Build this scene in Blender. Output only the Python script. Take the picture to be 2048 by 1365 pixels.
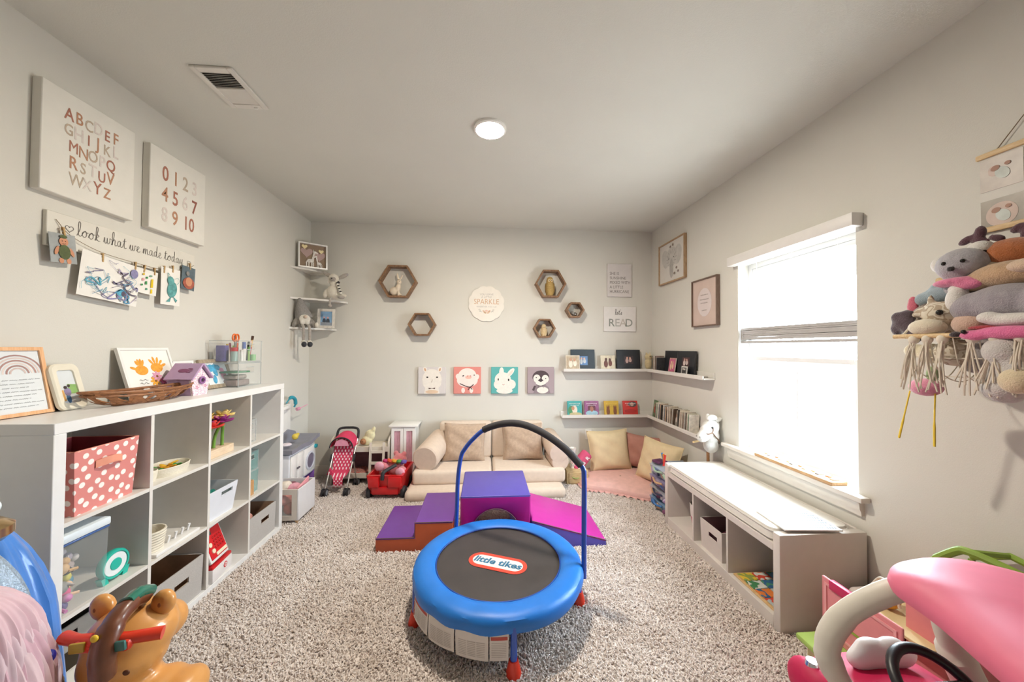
import bpy, bmesh, math, random
from mathutils import Vector as V, Matrix as M
rnd = random.Random(7)
for o in list(bpy.data.objects): bpy.data.objects.remove(o)
scene = bpy.context.scene
COL = scene.collection
PI = math.pi

# ---------------------------------------------------------------- camera
cam_data = bpy.data.cameras.new('camera'); cam = bpy.data.objects.new('camera', cam_data); COL.objects.link(cam)
cam_data.sensor_fit = 'HORIZONTAL'; cam_data.sensor_width = 36.0
cam_data.lens = 711.67 / 2048 * 36.0; cam_data.clip_start = 0.02
def _cam():
    yaw, pitch, roll = 0.0747, 0.0185, 0.0055
    f = V((math.sin(yaw) * math.cos(pitch), math.cos(yaw) * math.cos(pitch), math.sin(pitch)))
    r = V((math.cos(yaw), -math.sin(yaw), 0)); u = r.cross(f)
    c, s = math.cos(roll), math.sin(roll)
    r2 = c * r + s * u; u2 = -s * r + c * u
    m = M((r2, u2, -f)).transposed().to_4x4(); m.translation = (0, 0, 1.404)
    return m
cam.matrix_world = _cam(); scene.camera = cam

# ---------------------------------------------------------------- light
world = bpy.data.worlds.new('daylight'); scene.world = world; world.use_nodes = True
wn = world.node_tree; bg = wn.nodes['Background']; bg.inputs[1].default_value = 21.5
_tc = wn.nodes.new('ShaderNodeTexCoord'); _sx = wn.nodes.new('ShaderNodeSeparateXYZ'); _cr = wn.nodes.new('ShaderNodeValToRGB')   # overcast sky above, paler ground below the horizon
_mr = wn.nodes.new('ShaderNodeMapRange'); _mr.inputs['From Min'].default_value = -1; wn.links.new(_tc.outputs['Generated'], _sx.inputs[0]); wn.links.new(_sx.outputs['Z'], _mr.inputs['Value']); wn.links.new(_mr.outputs[0], _cr.inputs['Fac'])
_cr.color_ramp.elements[0].position = .485; _cr.color_ramp.elements[0].color = (.36, .38, .37, 1); _cr.color_ramp.elements[1].position = .515; _cr.color_ramp.elements[1].color = (.76, .90, 1, 1)
wn.links.new(_cr.outputs['Color'], bg.inputs[0])
def portal(name, loc, rot, sx, sy):
    d = bpy.data.lights.new(name, 'AREA'); d.shape = 'RECTANGLE'; d.size = sx; d.size_y = sy
    d.cycles.is_portal = True
    o = bpy.data.objects.new(name, d); COL.objects.link(o); o.location = loc; o.rotation_euler = rot
# sampling guide for the daylight that enters by the window; gives off no light itself
portal('window_portal', (2.06, 2.15, 1.35), (0, PI / 2, 0), 1.4, 0.9)
vs = scene.view_settings
scene.display_settings.display_device = 'sRGB'
vs.view_transform = 'Standard'; vs.look = 'None'; vs.gamma = 1.0; vs.use_curve_mapping = False
vs.exposure = 1.3
cy = scene.cycles
cy.max_bounces = 6; cy.diffuse_bounces = 4; cy.glossy_bounces = 3; cy.transmission_bounces = 4; cy.transparent_max_bounces = 10
cy.use_adaptive_sampling = True; cy.adaptive_threshold = .08; cy.adaptive_min_samples = 20; cy.caustics_reflective = False; cy.caustics_refractive = False
cy.sample_clamp_indirect = 8.0

# ---------------------------------------------------------------- materials
def lin(h):
    if not isinstance(h, str): return tuple(h[:3])
    h = h.lstrip('#'); r = []
    for i in (0, 2, 4):
        c = int(h[i:i + 2], 16) / 255; r.append(c / 12.92 if c <= .04045 else ((c + .055) / 1.055) ** 2.4)
    return tuple(r)
_mats = {}
def P(col, rough=.55, metal=0, var=.06, vs=18, bump=0, bs=120, sheen=0, trans=0, alpha=1, emit=0, coat=0, sss=0):
    """one procedural surface: base colour broken up by noise, optional fine relief"""
    key = (col, rough, metal, var, vs, bump, bs, sheen, trans, alpha, emit, coat, sss)
    if key in _mats: return _mats[key]
    m = bpy.data.materials.new('surface_%s' % (col.lstrip('#') if isinstance(col, str) else len(_mats)))
    m.use_nodes = True; nt = m.node_tree; N = nt.nodes; L = nt.links
    b = N['Principled BSDF']; c = lin(col)
    b.inputs['Roughness'].default_value = rough; b.inputs['Metallic'].default_value = metal
    b.inputs['Coat Weight'].default_value = coat
    b.inputs['Sheen Weight'].default_value = sheen; b.inputs['Sheen Roughness'].default_value = .5
    b.inputs['Transmission Weight'].default_value = trans; b.inputs['Alpha'].default_value = alpha
    if sss:
        b.inputs['Subsurface Weight'].default_value = sss; b.inputs['Subsurface Scale'].default_value = .01
    b.inputs['Base Color'].default_value = (*c, 1)
    if emit:
        b.inputs['Emission Color'].default_value = (*c, 1); b.inputs['Emission Strength'].default_value = emit
    if var or bump:
        tc = N.new('ShaderNodeTexCoord')
    if var:
        n = N.new('ShaderNodeTexNoise'); n.inputs['Scale'].default_value = vs; n.inputs['Detail'].default_value = 4
        L.new(tc.outputs['Object'], n.inputs['Vector'])
        r = N.new('ShaderNodeValToRGB')
        r.color_ramp.elements[0].position = .3; r.color_ramp.elements[1].position = .7
        r.color_ramp.elements[0].color = tuple(max(0, x * (1 - var)) for x in c) + (1,)
        r.color_ramp.elements[1].color = tuple(min(1, x * (1 + var)) for x in c) + (1,)
        L.new(n.outputs['Fac'], r.inputs['Fac']); L.new(r.outputs['Color'], b.inputs['Base Color'])
    if bump:
        n2 = N.new('ShaderNodeTexNoise'); n2.inputs['Scale'].default_value = bs; n2.inputs['Detail'].default_value = 3
        L.new(tc.outputs['Object'], n2.inputs['Vector'])
        bp = N.new('ShaderNodeBump'); bp.inputs['Strength'].default_value = bump; bp.inputs['Distance'].default_value = .004
        L.new(n2.outputs['Fac'], bp.inputs['Height']); L.new(bp.outputs['Normal'], b.inputs['Normal'])
    _mats[key] = m
    return m
def wood(c1, c2, scale=(3, 30, 30), rough=.5):
    """wood grain: stretched noise between two tones"""
    key = ('wood', c1, c2, scale, rough)
    if key in _mats: return _mats[key]
    m = bpy.data.materials.new('wood_%s' % c1.lstrip('#')); m.use_nodes = True; nt = m.node_tree; N = nt.nodes; L = nt.links
    b = N['Principled BSDF']; b.inputs['Roughness'].default_value = rough
    tc = N.new('ShaderNodeTexCoord'); mp = N.new('ShaderNodeMapping'); mp.inputs['Scale'].default_value = scale
    n = N.new('ShaderNodeTexNoise'); n.inputs['Scale'].default_value = 4; n.inputs['Detail'].default_value = 6; n.inputs['Distortion'].default_value = .6
    r = N.new('ShaderNodeValToRGB'); r.color_ramp.elements[0].color = (*lin(c1), 1); r.color_ramp.elements[1].color = (*lin(c2), 1)
    r.color_ramp.elements[0].position = .35; r.color_ramp.elements[1].position = .65
    L.new(tc.outputs['Object'], mp.inputs[0]); L.new(mp.outputs[0], n.inputs['Vector']); L.new(n.outputs['Fac'], r.inputs['Fac']); L.new(r.outputs['Color'], b.inputs['Base Color'])
    _mats[key] = m
    return m
def dots(base, dot, freq, size=.3, ya=1, yb=0, jit=.25, rough=.7):
    """polka dots printed on cloth; pattern runs along x (+ya*y) and z (+yb*y) of the object"""
    key = ('dots', base, dot, freq, size, ya, yb)
    if key in _mats: return _mats[key]
    m = bpy.data.materials.new('polka_dot_cloth'); m.use_nodes = True; nt = m.node_tree; N = nt.nodes; L = nt.links
    b = N['Principled BSDF']; b.inputs['Roughness'].default_value = rough
    tc = N.new('ShaderNodeTexCoord'); vo = N.new('ShaderNodeTexVoronoi'); vo.voronoi_dimensions = '2D'; vo.inputs['Scale'].default_value = freq; vo.inputs['Randomness'].default_value = jit
    d1 = N.new('ShaderNodeVectorMath'); d1.operation = 'DOT_PRODUCT'; d1.inputs[1].default_value = (.707, .707 * ya + .707 * yb, .707)
    d2 = N.new('ShaderNodeVectorMath'); d2.operation = 'DOT_PRODUCT'; d2.inputs[1].default_value = (.707, .707 * ya - .707 * yb, -.707)
    cb = N.new('ShaderNodeCombineXYZ')
    L.new(tc.outputs['Object'], d1.inputs[0]); L.new(tc.outputs['Object'], d2.inputs[0]); L.new(d1.outputs['Value'], cb.inputs[0]); L.new(d2.outputs['Value'], cb.inputs[1])
    r = N.new('ShaderNodeValToRGB'); e = r.color_ramp.elements
    e[0].position = size; e[1].position = size + .05; e[0].color = (*lin(dot), 1); e[1].color = (*lin(base), 1)
    L.new(cb.outputs[0], vo.inputs['Vector']); L.new(vo.outputs['Distance'], r.inputs['Fac']); L.new(r.outputs['Color'], b.inputs['Base Color'])
    _mats[key] = m
    return m
def ramp_noise(name, cols, scale=20, detail=3, rough=.7, vor=False):
    """blotchy print: several colours picked by noise"""
    key = ('rn', name, tuple(cols), scale)
    if key in _mats: return _mats[key]
    m = bpy.data.materials.new(name); m.use_nodes = True; nt = m.node_tree; N = nt.nodes; L = nt.links
    b = N['Principled BSDF']; b.inputs['Roughness'].default_value = rough
    tc = N.new('ShaderNodeTexCoord')
    if vor:
        n = N.new('ShaderNodeTexVoronoi'); n.inputs['Scale'].default_value = scale; out = n.outputs['Color']
    else:
        n = N.new('ShaderNodeTexNoise'); n.inputs['Scale'].default_value = scale; n.inputs['Detail'].default_value = detail; out = n.outputs['Fac']
    L.new(tc.outputs['Object'], n.inputs['Vector'])
    r = N.new('ShaderNodeValToRGB'); r.color_ramp.interpolation = 'CONSTANT'; e = r.color_ramp.elements
    k = len(cols); lo, hi = (.0, 1.0) if vor else (.3, .7)
    e[0].position = 0; e[0].color = (*lin(cols[0]), 1); e[1].position = lo + (hi - lo) / k; e[1].color = (*lin(cols[1]), 1)
    for i in range(2, k):
        x = e.new(lo + (hi - lo) * i / k); x.color = (*lin(cols[i]), 1)
    L.new(out, r.inputs['Fac']); L.new(r.outputs['Color'], b.inputs['Base Color'])
    _mats[key] = m
    return m

# ---------------------------------------------------------------- mesh builder
def cr(pts, n=6, closed=False):
    """Catmull-Rom through points"""
    pts = [V(p) for p in pts]; out = []; k = len(pts)
    rng = range(k if closed else k - 1)
    for i in rng:
        p1, p2 = pts[i], pts[(i + 1) % k]
        p0 = pts[i - 1] if (i or closed) else p1 * 2 - p2
        p3 = pts[(i + 2) % k] if (i + 2 < k or closed) else p2 * 2 - p1
        for j in range(n):
            t = j / n
            out.append(.5 * ((2 * p1) + (p2 - p0) * t + (2 * p0 - 5 * p1 + 4 * p2 - p3) * t * t + (3 * p1 - p0 - 3 * p2 + p3) * t ** 3))
    if not closed: out.append(pts[-1])
    return out
class B:
    def __init__(s, m=None):
        s.v = []; s.f = []; s.mi = []; s.mats = []; s.cur = 0; s.X = None; s.lay = 0
        if m is not None: s.mat(m)
    def mat(s, m):
        if m not in s.mats: s.mats.append(m)
        s.cur = s.mats.index(m); return s
    def raw(s, vs, fs):
        k = len(s.v)
        if s.X is not None: vs = [s.X @ V(p) for p in vs]
        s.v += [tuple(p) for p in vs]
        for f in fs: s.f.append([i + k for i in f]); s.mi.append(s.cur)
        return s
    def box(s, a, b, bev=0, seg=2):
        lo = [min(a[i], b[i]) for i in range(3)]; hi = [max(a[i], b[i]) for i in range(3)]
        if bev <= 0:
            vs = [(x, y, z) for x in (lo[0], hi[0]) for y in (lo[1], hi[1]) for z in (lo[2], hi[2])]
            return s.raw(vs, [(0, 1, 3, 2), (4, 6, 7, 5), (0, 4, 5, 1), (2, 3, 7, 6), (0, 2, 6, 4), (1, 5, 7, 3)])
        bev = min(bev, min(hi[i] - lo[i] for i in range(3)) * .49)
        bm = bmesh.new(); bmesh.ops.create_cube(bm, size=1)
        for v in bm.verts: v.co = V([(lo[i] + hi[i]) / 2 + v.co[i] * (hi[i] - lo[i]) for i in range(3)])
        bmesh.ops.bevel(bm, geom=bm.edges[:], offset=bev, segments=seg, profile=.5, affect='EDGES')
        return s.take(bm)
    def take(s, bm):
        bm.verts.index_update()
        s.raw([v.co.copy() for v in bm.verts], [[v.index for v in f.verts] for f in bm.faces]); bm.free(); return s
    def rbox(s, c, d, m3, bev=0, seg=2):
        old = s.X; T = M.Translation(c) @ m3.to_4x4(); s.X = T if old is None else old @ T
        s.box([-x / 2 for x in d], [x / 2 for x in d], bev, seg); s.X = old; return s
    def cyl(s, p0, p1, r0, r1=None, n=16, cap=True):
        r1 = r0 if r1 is None else r1; p0 = V(p0); p1 = V(p1); d = (p1 - p0).normalized()
        a = d.orthogonal().normalized(); b = d.cross(a); vs = []
        for p, r in ((p0, r0), (p1, r1)):
            for i in range(n):
                t = 2 * PI * i / n; vs.append(p + a * (r * math.cos(t)) + b * (r * math.sin(t)))
        fs = [(i, (i + 1) % n, n + (i + 1) % n, n + i) for i in range(n)]
        if cap: fs += [tuple(range(n))[::-1], tuple(range(n, 2 * n))]
        return s.raw(vs, fs)
    def tube(s, pts, r, n=8, closed=False, flat=1):
        pts = [V(p) for p in pts]; k = len(pts); R = r if isinstance(r, (list, tuple)) else [r] * k
        vs = []; t0 = None; a = None
        for i, p in enumerate(pts):
            q = pts[(i + 1) % k] if (closed or i + 1 < k) else p; w = pts[i - 1] if (closed or i) else p
            d = (q - w).normalized()
            a = d.orthogonal().normalized() if a is None else (a - d * a.dot(d)).normalized()
            b = d.cross(a)
            for j in range(n):
                t = 2 * PI * j / n; vs.append(p + a * (R[i] * math.cos(t)) + b * (R[i] * flat * math.sin(t)))
        fs = []
        for i in range(k if closed else k - 1):
            for j in range(n):
                i2 = (i + 1) % k; fs.append((i * n + j, i * n + (j + 1) % n, i2 * n + (j + 1) % n, i2 * n + j))
        if not closed: fs += [tuple(range(n))[::-1], tuple(range((k - 1) * n, k * n))]
        return s.raw(vs, fs)
    def ell(s, c, r, m3=None, u=16, v=10):
        c = V(c); r = (r, r, r) if not isinstance(r, (tuple, list)) else r; vs = [V((0, 0, -r[2]))]
        for j in range(1, v):
            ph = -PI / 2 + PI * j / v
            for i in range(u):
                th = 2 * PI * i / u; vs.append(V((r[0] * math.cos(ph) * math.cos(th), r[1] * math.cos(ph) * math.sin(th), r[2] * math.sin(ph))))
        vs.append(V((0, 0, r[2])))
        if m3 is not None: vs = [m3 @ p for p in vs]
        vs = [p + c for p in vs]; fs = []; last = len(vs) - 1
        for i in range(u):
            fs.append((0, 1 + (i + 1) % u, 1 + i)); fs.append((last, last - u + i, last - u + (i + 1) % u))
            for j in range(v - 2):
                a = 1 + j * u; fs.append((a + i, a + (i + 1) % u, a + u + (i + 1) % u, a + u + i))
        return s.raw(vs, fs)
    def lathe(s, prof, c=(0, 0, 0), n=24, m3=None, caps=True):
        c = V(c); vs = []
        for r, z in prof:
            for i in range(n):
                t = 2 * PI * i / n; p = V((r * math.cos(t), r * math.sin(t), z)); vs.append((m3 @ p if m3 is not None else p) + c)
        k = len(prof); fs = [(j * n + i, j * n + (i + 1) % n, (j + 1) * n + (i + 1) % n, (j + 1) * n + i) for j in range(k - 1) for i in range(n)]
        if caps: fs += [tuple(range(n))[::-1], tuple(range((k - 1) * n, k * n))]
        return s.raw(vs, fs)
    def prism(s, poly, d0, d1, ax='z'):
        """polygon extruded along an axis: ax z -> (x,y), y -> (x,z), x -> (y,z)"""
        def pt(a, b, d): return {'z': (a, b, d), 'y': (a, d, b), 'x': (d, a, b)}[ax]
        n = len(poly); vs = [pt(a, b, d) for d in (d0, d1) for a, b in poly]
        return s.raw(vs, [tuple(range(n))[::-1], tuple(range(n, 2 * n))] + [(i, (i + 1) % n, n + (i + 1) % n, n + i) for i in range(n)])
    def surf(s, fn, nu, nv, cu=False, cv=False):
        vs = [fn(i / (nu if cu else nu - 1), j / (nv if cv else nv - 1)) for i in range(nu) for j in range(nv)]; fs = []
        for i in range(nu if cu else nu - 1):
            for j in range(nv if cv else nv - 1):
                fs.append((i * nv + j, ((i + 1) % nu) * nv + j, ((i + 1) % nu) * nv + (j + 1) % nv, i * nv + (j + 1) % nv))
        return s.raw(vs, fs)
    def frame(s, w, h, t, d, z0=0, cx=0, cy=0):
        """rectangular picture-frame ring in local x/y, depth along z"""
        for a, b in (((-w / 2, -h / 2), (w / 2, -h / 2 + t)), ((-w / 2, h / 2 - t), (w / 2, h / 2)), ((-w / 2, -h / 2 + t), (-w / 2 + t, h / 2 - t)), ((w / 2 - t, -h / 2 + t), (w / 2, h / 2 - t))):
            s.box((cx + a[0], cy + a[1], z0), (cx + b[0], cy + b[1], z0 + d))
        return s
    def disc(s, x, y, rx, ry=None, z=0, rot=0, n=24, h=.0006):
        """thin printed ellipse in local x/y"""
        ry = rx if ry is None else ry; c, q = math.cos(rot), math.sin(rot)
        poly = [(x + rx * math.cos(t) * c - ry * math.sin(t) * q, y + rx * math.cos(t) * q + ry * math.sin(t) * c) for t in [2 * PI * i / n for i in range(n)]]
        s.lay += 1; z += s.lay * 2.5e-5; return s.prism(poly, z, z + h)
    def poly(s, pts, z=0, h=.0006):
        s.lay += 1; z += s.lay * 2.5e-5; return s.prism(pts, z, z + h)
    def stroke(s, pts, w, z=0, h=.0006, smooth=True):
        """printed pen stroke along 2-D points"""
        q = cr([(a, b, 0) for a, b in pts], 5) if smooth and len(pts) > 2 else [V((a, b, 0)) for a, b in pts]
        l = []; r = []; s.lay += 1; z += s.lay * 2.5e-5
        for i, p in enumerate(q):
            d = (q[min(i + 1, len(q) - 1)] - q[max(i - 1, 0)]); d = d.normalized() if d.length > 1e-9 else V((1, 0, 0))
            nrm = V((-d.y, d.x, 0)) * w / 2; l.append(p + nrm); r.append(p - nrm)
        k = len(q); vs = [(p.x, p.y, z + h) for p in l] + [(p.x, p.y, z + h) for p in r]
        return s.raw(vs, [(i + 1, i, k + i, k + i + 1) for i in range(k - 1)])
    def text(s, body, size, x=0, y=0, z=0, align='CENTER', bold=0, shear=0, sx=1, space=1.0):
        cu = bpy.data.curves.new('t', 'FONT'); cu.body = body; cu.size = size; cu.align_x = align; cu.extrude = .0003; cu.offset = bold; cu.shear = shear; cu.space_character = space; cu.resolution_u = 3
        o = bpy.data.objects.new('t', cu); COL.objects.link(o)
        me = bpy.data.meshes.new_from_object(o.evaluated_get(bpy.context.evaluated_depsgraph_get()))
        s.raw([(v.co.x * sx + x, v.co.y + y, v.co.z + z + .0003) for v in me.vertices], [list(p.vertices) for p in me.polygons])
        bpy.data.objects.remove(o); bpy.data.curves.remove(cu); bpy.data.meshes.remove(me); return s
    def obj(s, name, m=None, parent=None, smooth=40, loc=None, mw=None, tris=None):
        me = bpy.data.meshes.new(name); me.from_pydata(s.v, [], s.f); 
        mats = s.mats if s.mats else [m]
        for x in mats: me.materials.append(x)
        if len(mats) > 1: me.polygons.foreach_set('material_index', s.mi)
        bm = bmesh.new(); bm.from_mesh(me); bmesh.ops.recalc_face_normals(bm, faces=bm.faces[:]); bm.to_mesh(me); bm.free()
        if smooth:
            me.polygons.foreach_set('use_smooth', [True] * len(me.polygons)); me.set_sharp_from_angle(angle=math.radians(smooth))
        me.update()
        o = bpy.data.objects.new(name, me); COL.objects.link(o)
        if parent is not None: o.parent = parent
        if mw is not None: o.matrix_world = mw
        elif loc is not None: o.location = loc
        return o
def tag(o, label, cat, group=None):
    o['label'] = label; o['category'] = cat
    if group: o['group'] = group
    return o
def T(name, label, cat, loc=(0, 0, 0), rz=0, mw=None, group=None):
    o = bpy.data.objects.new(name, None); COL.objects.link(o); o.empty_display_size = .05
    if mw is not None: o.matrix_world = mw
    else: o.location = loc; o.rotation_euler = (0, 0, rz)
    return tag(o, label, cat, group)
def struct(name, b, m=None, smooth=30):
    o = b.obj(name, m, smooth=smooth); o['kind'] = 'structure'; return o
def copy_tree(o, parent=None):
    c = o.copy(); COL.objects.link(c)
    if parent is not None: c.parent = parent
    for ch in list(o.children): copy_tree(ch, c)
    return c
def on(side, loc, tilt=0, yaw=0):
    """pose of a thing facing out of a wall: local x right, y up, z out of the wall; tilt leans its top back"""
    c = {'L': ((0, 1, 0), (0, 0, 1), (1, 0, 0)), 'B': ((1, 0, 0), (0, 0, 1), (0, -1, 0)), 'R': ((0, -1, 0), (0, 0, 1), (-1, 0, 0))}[side]
    m = M((V(c[0]), V(c[1]), V(c[2]))).transposed().to_4x4()
    m = M.Translation(loc) @ M.Rotation(yaw, 4, 'Z') @ m @ M.Rotation(-tilt, 4, 'X')
    return m
def rot(x=0, y=0, z=0): return (M.Rotation(z, 3, 'Z') @ M.Rotation(y, 3, 'Y') @ M.Rotation(x, 3, 'X'))
def blob(name, parts, m, parent=None, vox=.008, smooth=4, loc=None):
    """soft continuous body grown from overlapping ellipsoids (remeshed and relaxed)"""
    b = B()
    for p in parts:
        if p[0] == 't': b.tube(p[1], p[2], 10)
        else: b.ell(p[0], p[1], p[2] if len(p) > 2 else None, 16, 10)
    o = b.obj(name, m, parent, loc=loc)
    r = o.modifiers.new('skin', 'REMESH'); r.mode = 'VOXEL'; r.voxel_size = vox; r.use_smooth_shade = True
    if smooth:
        k = o.modifiers.new('relax', 'SMOOTH'); k.iterations = smooth; k.factor = .5
    return o
def pillow_fn(w, h, t, pinch=.06, wob=.0, seed=0):
    r = random.Random(seed); ph = [r.uniform(0, 6) for _ in range(4)]
    def fn(u, v, side):
        x = 2 * u - 1; y = 2 * v - 1
        k = (1 - abs(x) ** 3.2) * (1 - abs(y) ** 3.2); k = max(k, 0) ** .5
        px = x * w / 2 * (1 - pinch * (1 - y * y)); py = y * h / 2 * (1 - pinch * (1 - x * x))
        z = side * t / 2 * k + wob * k * (math.sin(5 * x + ph[0]) * math.cos(4 * y + ph[1]) + .6 * math.sin(9 * y + 6 * x + ph[2]))
        return (px, py, z)
    return fn
def pillow(b, w, h, t, pinch=.06, wob=0, seed=0, n=22):
    f = pillow_fn(w, h, t, pinch, wob, seed)
    b.surf(lambda u, v: f(u, v, 1), n, n); b.surf(lambda u, v: f(u, v, -1), n, n); return b

XL, XR, D, H = -1.898, 1.929, 3.995, 2.758
white = P('#e9e6e1', .45, var=.02); gloss_white = P('#efedea', .25, var=.02); offwhite = P('#e4ded3', .5, var=.03)
paper = P('#ece9e3', .85, var=.02); black = P('#17171a', .5, var=.1); dark_line = P('#4a4646', .8, var=.1)

# ================================================================ the room
YB = -1.6
wallm = P('#d8d5cd', .85, var=.015, vs=3, bump=.12, bs=260)
ceilm = P('#d6d5cd', .9, var=.015, vs=3, bump=.2, bs=180)
def carpet_mat():
    m = bpy.data.materials.new('carpet_yarn'); m.use_nodes = True; nt = m.node_tree; N = nt.nodes; L = nt.links
    b = N['Principled BSDF']; b.inputs['Roughness'].default_value = .95; b.inputs['Sheen Weight'].default_value = .25
    g = N.new('ShaderNodeNewGeometry'); n = N.new('ShaderNodeTexNoise'); n.inputs['Scale'].default_value = 90; n.inputs['Detail'].default_value = 2
    n2 = N.new('ShaderNodeTexNoise'); n2.inputs['Scale'].default_value = 5
    r = N.new('ShaderNodeValToRGB'); e = r.color_ramp.elements
    e[0].position = .32; e[0].color = (*lin('#c8b9ae'), 1); e[1].position = .66; e[1].color = (*lin('#eee6e1'), 1)
    ma = N.new('ShaderNodeMath'); ma.operation = 'MULTIPLY_ADD'; ma.inputs[1].default_value = .35; 
    L.new(g.outputs['Position'], n.inputs['Vector']); L.new(g.outputs['Position'], n2.inputs['Vector'])
    L.new(n2.outputs['Fac'], ma.inputs[0]); mb = N.new('ShaderNodeMath'); mb.operation = 'MULTIPLY'; mb.inputs[1].default_value = .68
    L.new(n.outputs['Fac'], mb.inputs[0]); L.new(mb.outputs[0], ma.inputs[2]); L.new(ma.outputs[0], r.inputs['Fac']); L.new(r.outputs['Color'], b.inputs['Base Color'])
    bp = N.new('ShaderNodeBump'); bp.inputs['Strength'].default_value = .25; bp.inputs['Distance'].default_value = .005
    L.new(n.outputs['Fac'], bp.inputs['Height']); L.new(bp.outputs['Normal'], b.inputs['Normal'])
    return m
carpet = carpet_mat()
struct('floor', B(carpet).box((XL - .1, YB - .1, -.1), (XR + .12, D + .1, 0)))
struct('ceiling', B(ceilm).box((XL - .1, YB - .1, H), (XR + .12, D + .1, H + .1)))
struct('wall_left', B(wallm).box((XL - .1, YB - .1, -.1), (XL, D + .1, H)))
struct('wall_back', B(wallm).box((XL, D, -.1), (XR, D + .1, H)))
WY0, WY1, WZ0, WZ1 = 1.712, 2.583, .655, 2.045
b = B(wallm); b.box((XR, YB - .1, -.1), (XR + .12, WY0, H)); b.box((XR, WY1, -.1), (XR + .12, D + .1, H))
b.box((XR, WY0, -.1), (XR + .12, WY1, WZ0)); b.box((XR, WY0, WZ1), (XR + .12, WY1, H)); struct('wall_right', b)
struct('wall_front', B(wallm).box((XL, YB - .1, -.1), (XR, YB, H)))
trimm = P('#ddd6cd', .45, var=.02)
def basebd(name, a, c):
    struct(name, B(trimm).box(a, c, .006))
basebd('baseboard_left', (XL, YB, 0), (XL + .014, D, .13)); basebd('baseboard_back', (XL, D - .014, 0), (XR, D, .13)); basebd('baseboard_right', (XR - .014, YB, 0), (XR, D, .13))

# carpet pile: one patch of tufts repeated over the floor
pl = B(carpet).raw([(XL, .5, .001), (XR, .5, .001), (XR, D, .001), (XL, D, .001)], [(0, 1, 2, 3)]).obj('carpet_pile', smooth=0)
pl['kind'] = 'stuff'; pl['label'] = 'thick beige cut-pile carpet covering the whole floor'; pl['category'] = 'carpet'
def pile_nodes():
    ng = bpy.data.node_groups.new('carpet_tufts', 'GeometryNodeTree')
    ng.interface.new_socket('Geometry', in_out='INPUT', socket_type='NodeSocketGeometry'); ng.interface.new_socket('Geometry', in_out='OUTPUT', socket_type='NodeSocketGeometry')
    N = ng.nodes; L = ng.links
    go = N.new('NodeGroupOutput')
    S = .45
    gr = N.new('GeometryNodeMeshGrid'); gr.inputs['Size X'].default_value = S; gr.inputs['Size Y'].default_value = S; gr.inputs['Vertices X'].default_value = 2; gr.inputs['Vertices Y'].default_value = 2
    di = N.new('GeometryNodeDistributePointsOnFaces'); di.inputs['Density'].default_value = 16000
    L.new(gr.outputs['Mesh'], di.inputs['Mesh'])
    co = N.new('GeometryNodeMeshCone'); co.inputs['Vertices'].default_value = 5; co.inputs['Radius Top'].default_value = .0026; co.inputs['Radius Bottom'].default_value = .0042; co.inputs['Depth'].default_value = .015; co.fill_type = 'NGON'
    sm = N.new('GeometryNodeSetMaterial'); sm.inputs['Material'].default_value = carpet; L.new(co.outputs['Mesh'], sm.inputs['Geometry'])
    ip = N.new('GeometryNodeInstanceOnPoints'); L.new(di.outputs['Points'], ip.inputs['Points']); L.new(sm.outputs['Geometry'], ip.inputs['Instance'])
    rv = N.new('FunctionNodeRandomValue'); rv.data_type = 'FLOAT_VECTOR'; rv.inputs['Min'].default_value = (-1.1, -1.1, 0); rv.inputs['Max'].default_value = (1.1, 1.1, 6.28)
    L.new(rv.outputs[0], ip.inputs['Rotation'])
    rs = N.new('FunctionNodeRandomValue'); rs.data_type = 'FLOAT'; rs.inputs[2].default_value = .65; rs.inputs[3].default_value = 1.2; rs.inputs['Seed'].default_value = 4
    L.new(rs.outputs[1], ip.inputs['Scale'])
    re = N.new('GeometryNodeRealizeInstances'); L.new(ip.outputs['Instances'], re.inputs['Geometry'])
    W = XR - XL; Dp = D - .45; nx = math.ceil(W / S); ny = math.ceil(Dp / S)
    g2 = N.new('GeometryNodeMeshGrid'); g2.inputs['Size X'].default_value = (nx - 1) * S; g2.inputs['Size Y'].default_value = (ny - 1) * S; g2.inputs['Vertices X'].default_value = nx; g2.inputs['Vertices Y'].default_value = ny
    tr = N.new('GeometryNodeTransform'); tr.inputs['Translation'].default_value = ((XL + XR) / 2, D - Dp / 2 - .02, .004); L.new(g2.outputs['Mesh'], tr.inputs['Geometry'])
    i2 = N.new('GeometryNodeInstanceOnPoints'); L.new(tr.outputs['Geometry'], i2.inputs['Points']); L.new(re.outputs['Geometry'], i2.inputs['Instance'])
    ri = N.new('FunctionNodeRandomValue'); ri.data_type = 'INT'; ri.inputs[4].default_value = 0; ri.inputs[5].default_value = 3
    mu = N.new('ShaderNodeMath'); mu.operation = 'MULTIPLY'; mu.inputs[1].default_value = PI / 2; L.new(ri.outputs[2], mu.inputs[0])
    cb = N.new('ShaderNodeCombineXYZ'); L.new(mu.outputs[0], cb.inputs[2]); L.new(cb.outputs[0], i2.inputs['Rotation'])
    L.new(i2.outputs['Instances'], go.inputs[0])
    return ng
md = pl.modifiers.new('tufts', 'NODES'); md.node_group = pile_nodes()

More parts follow.
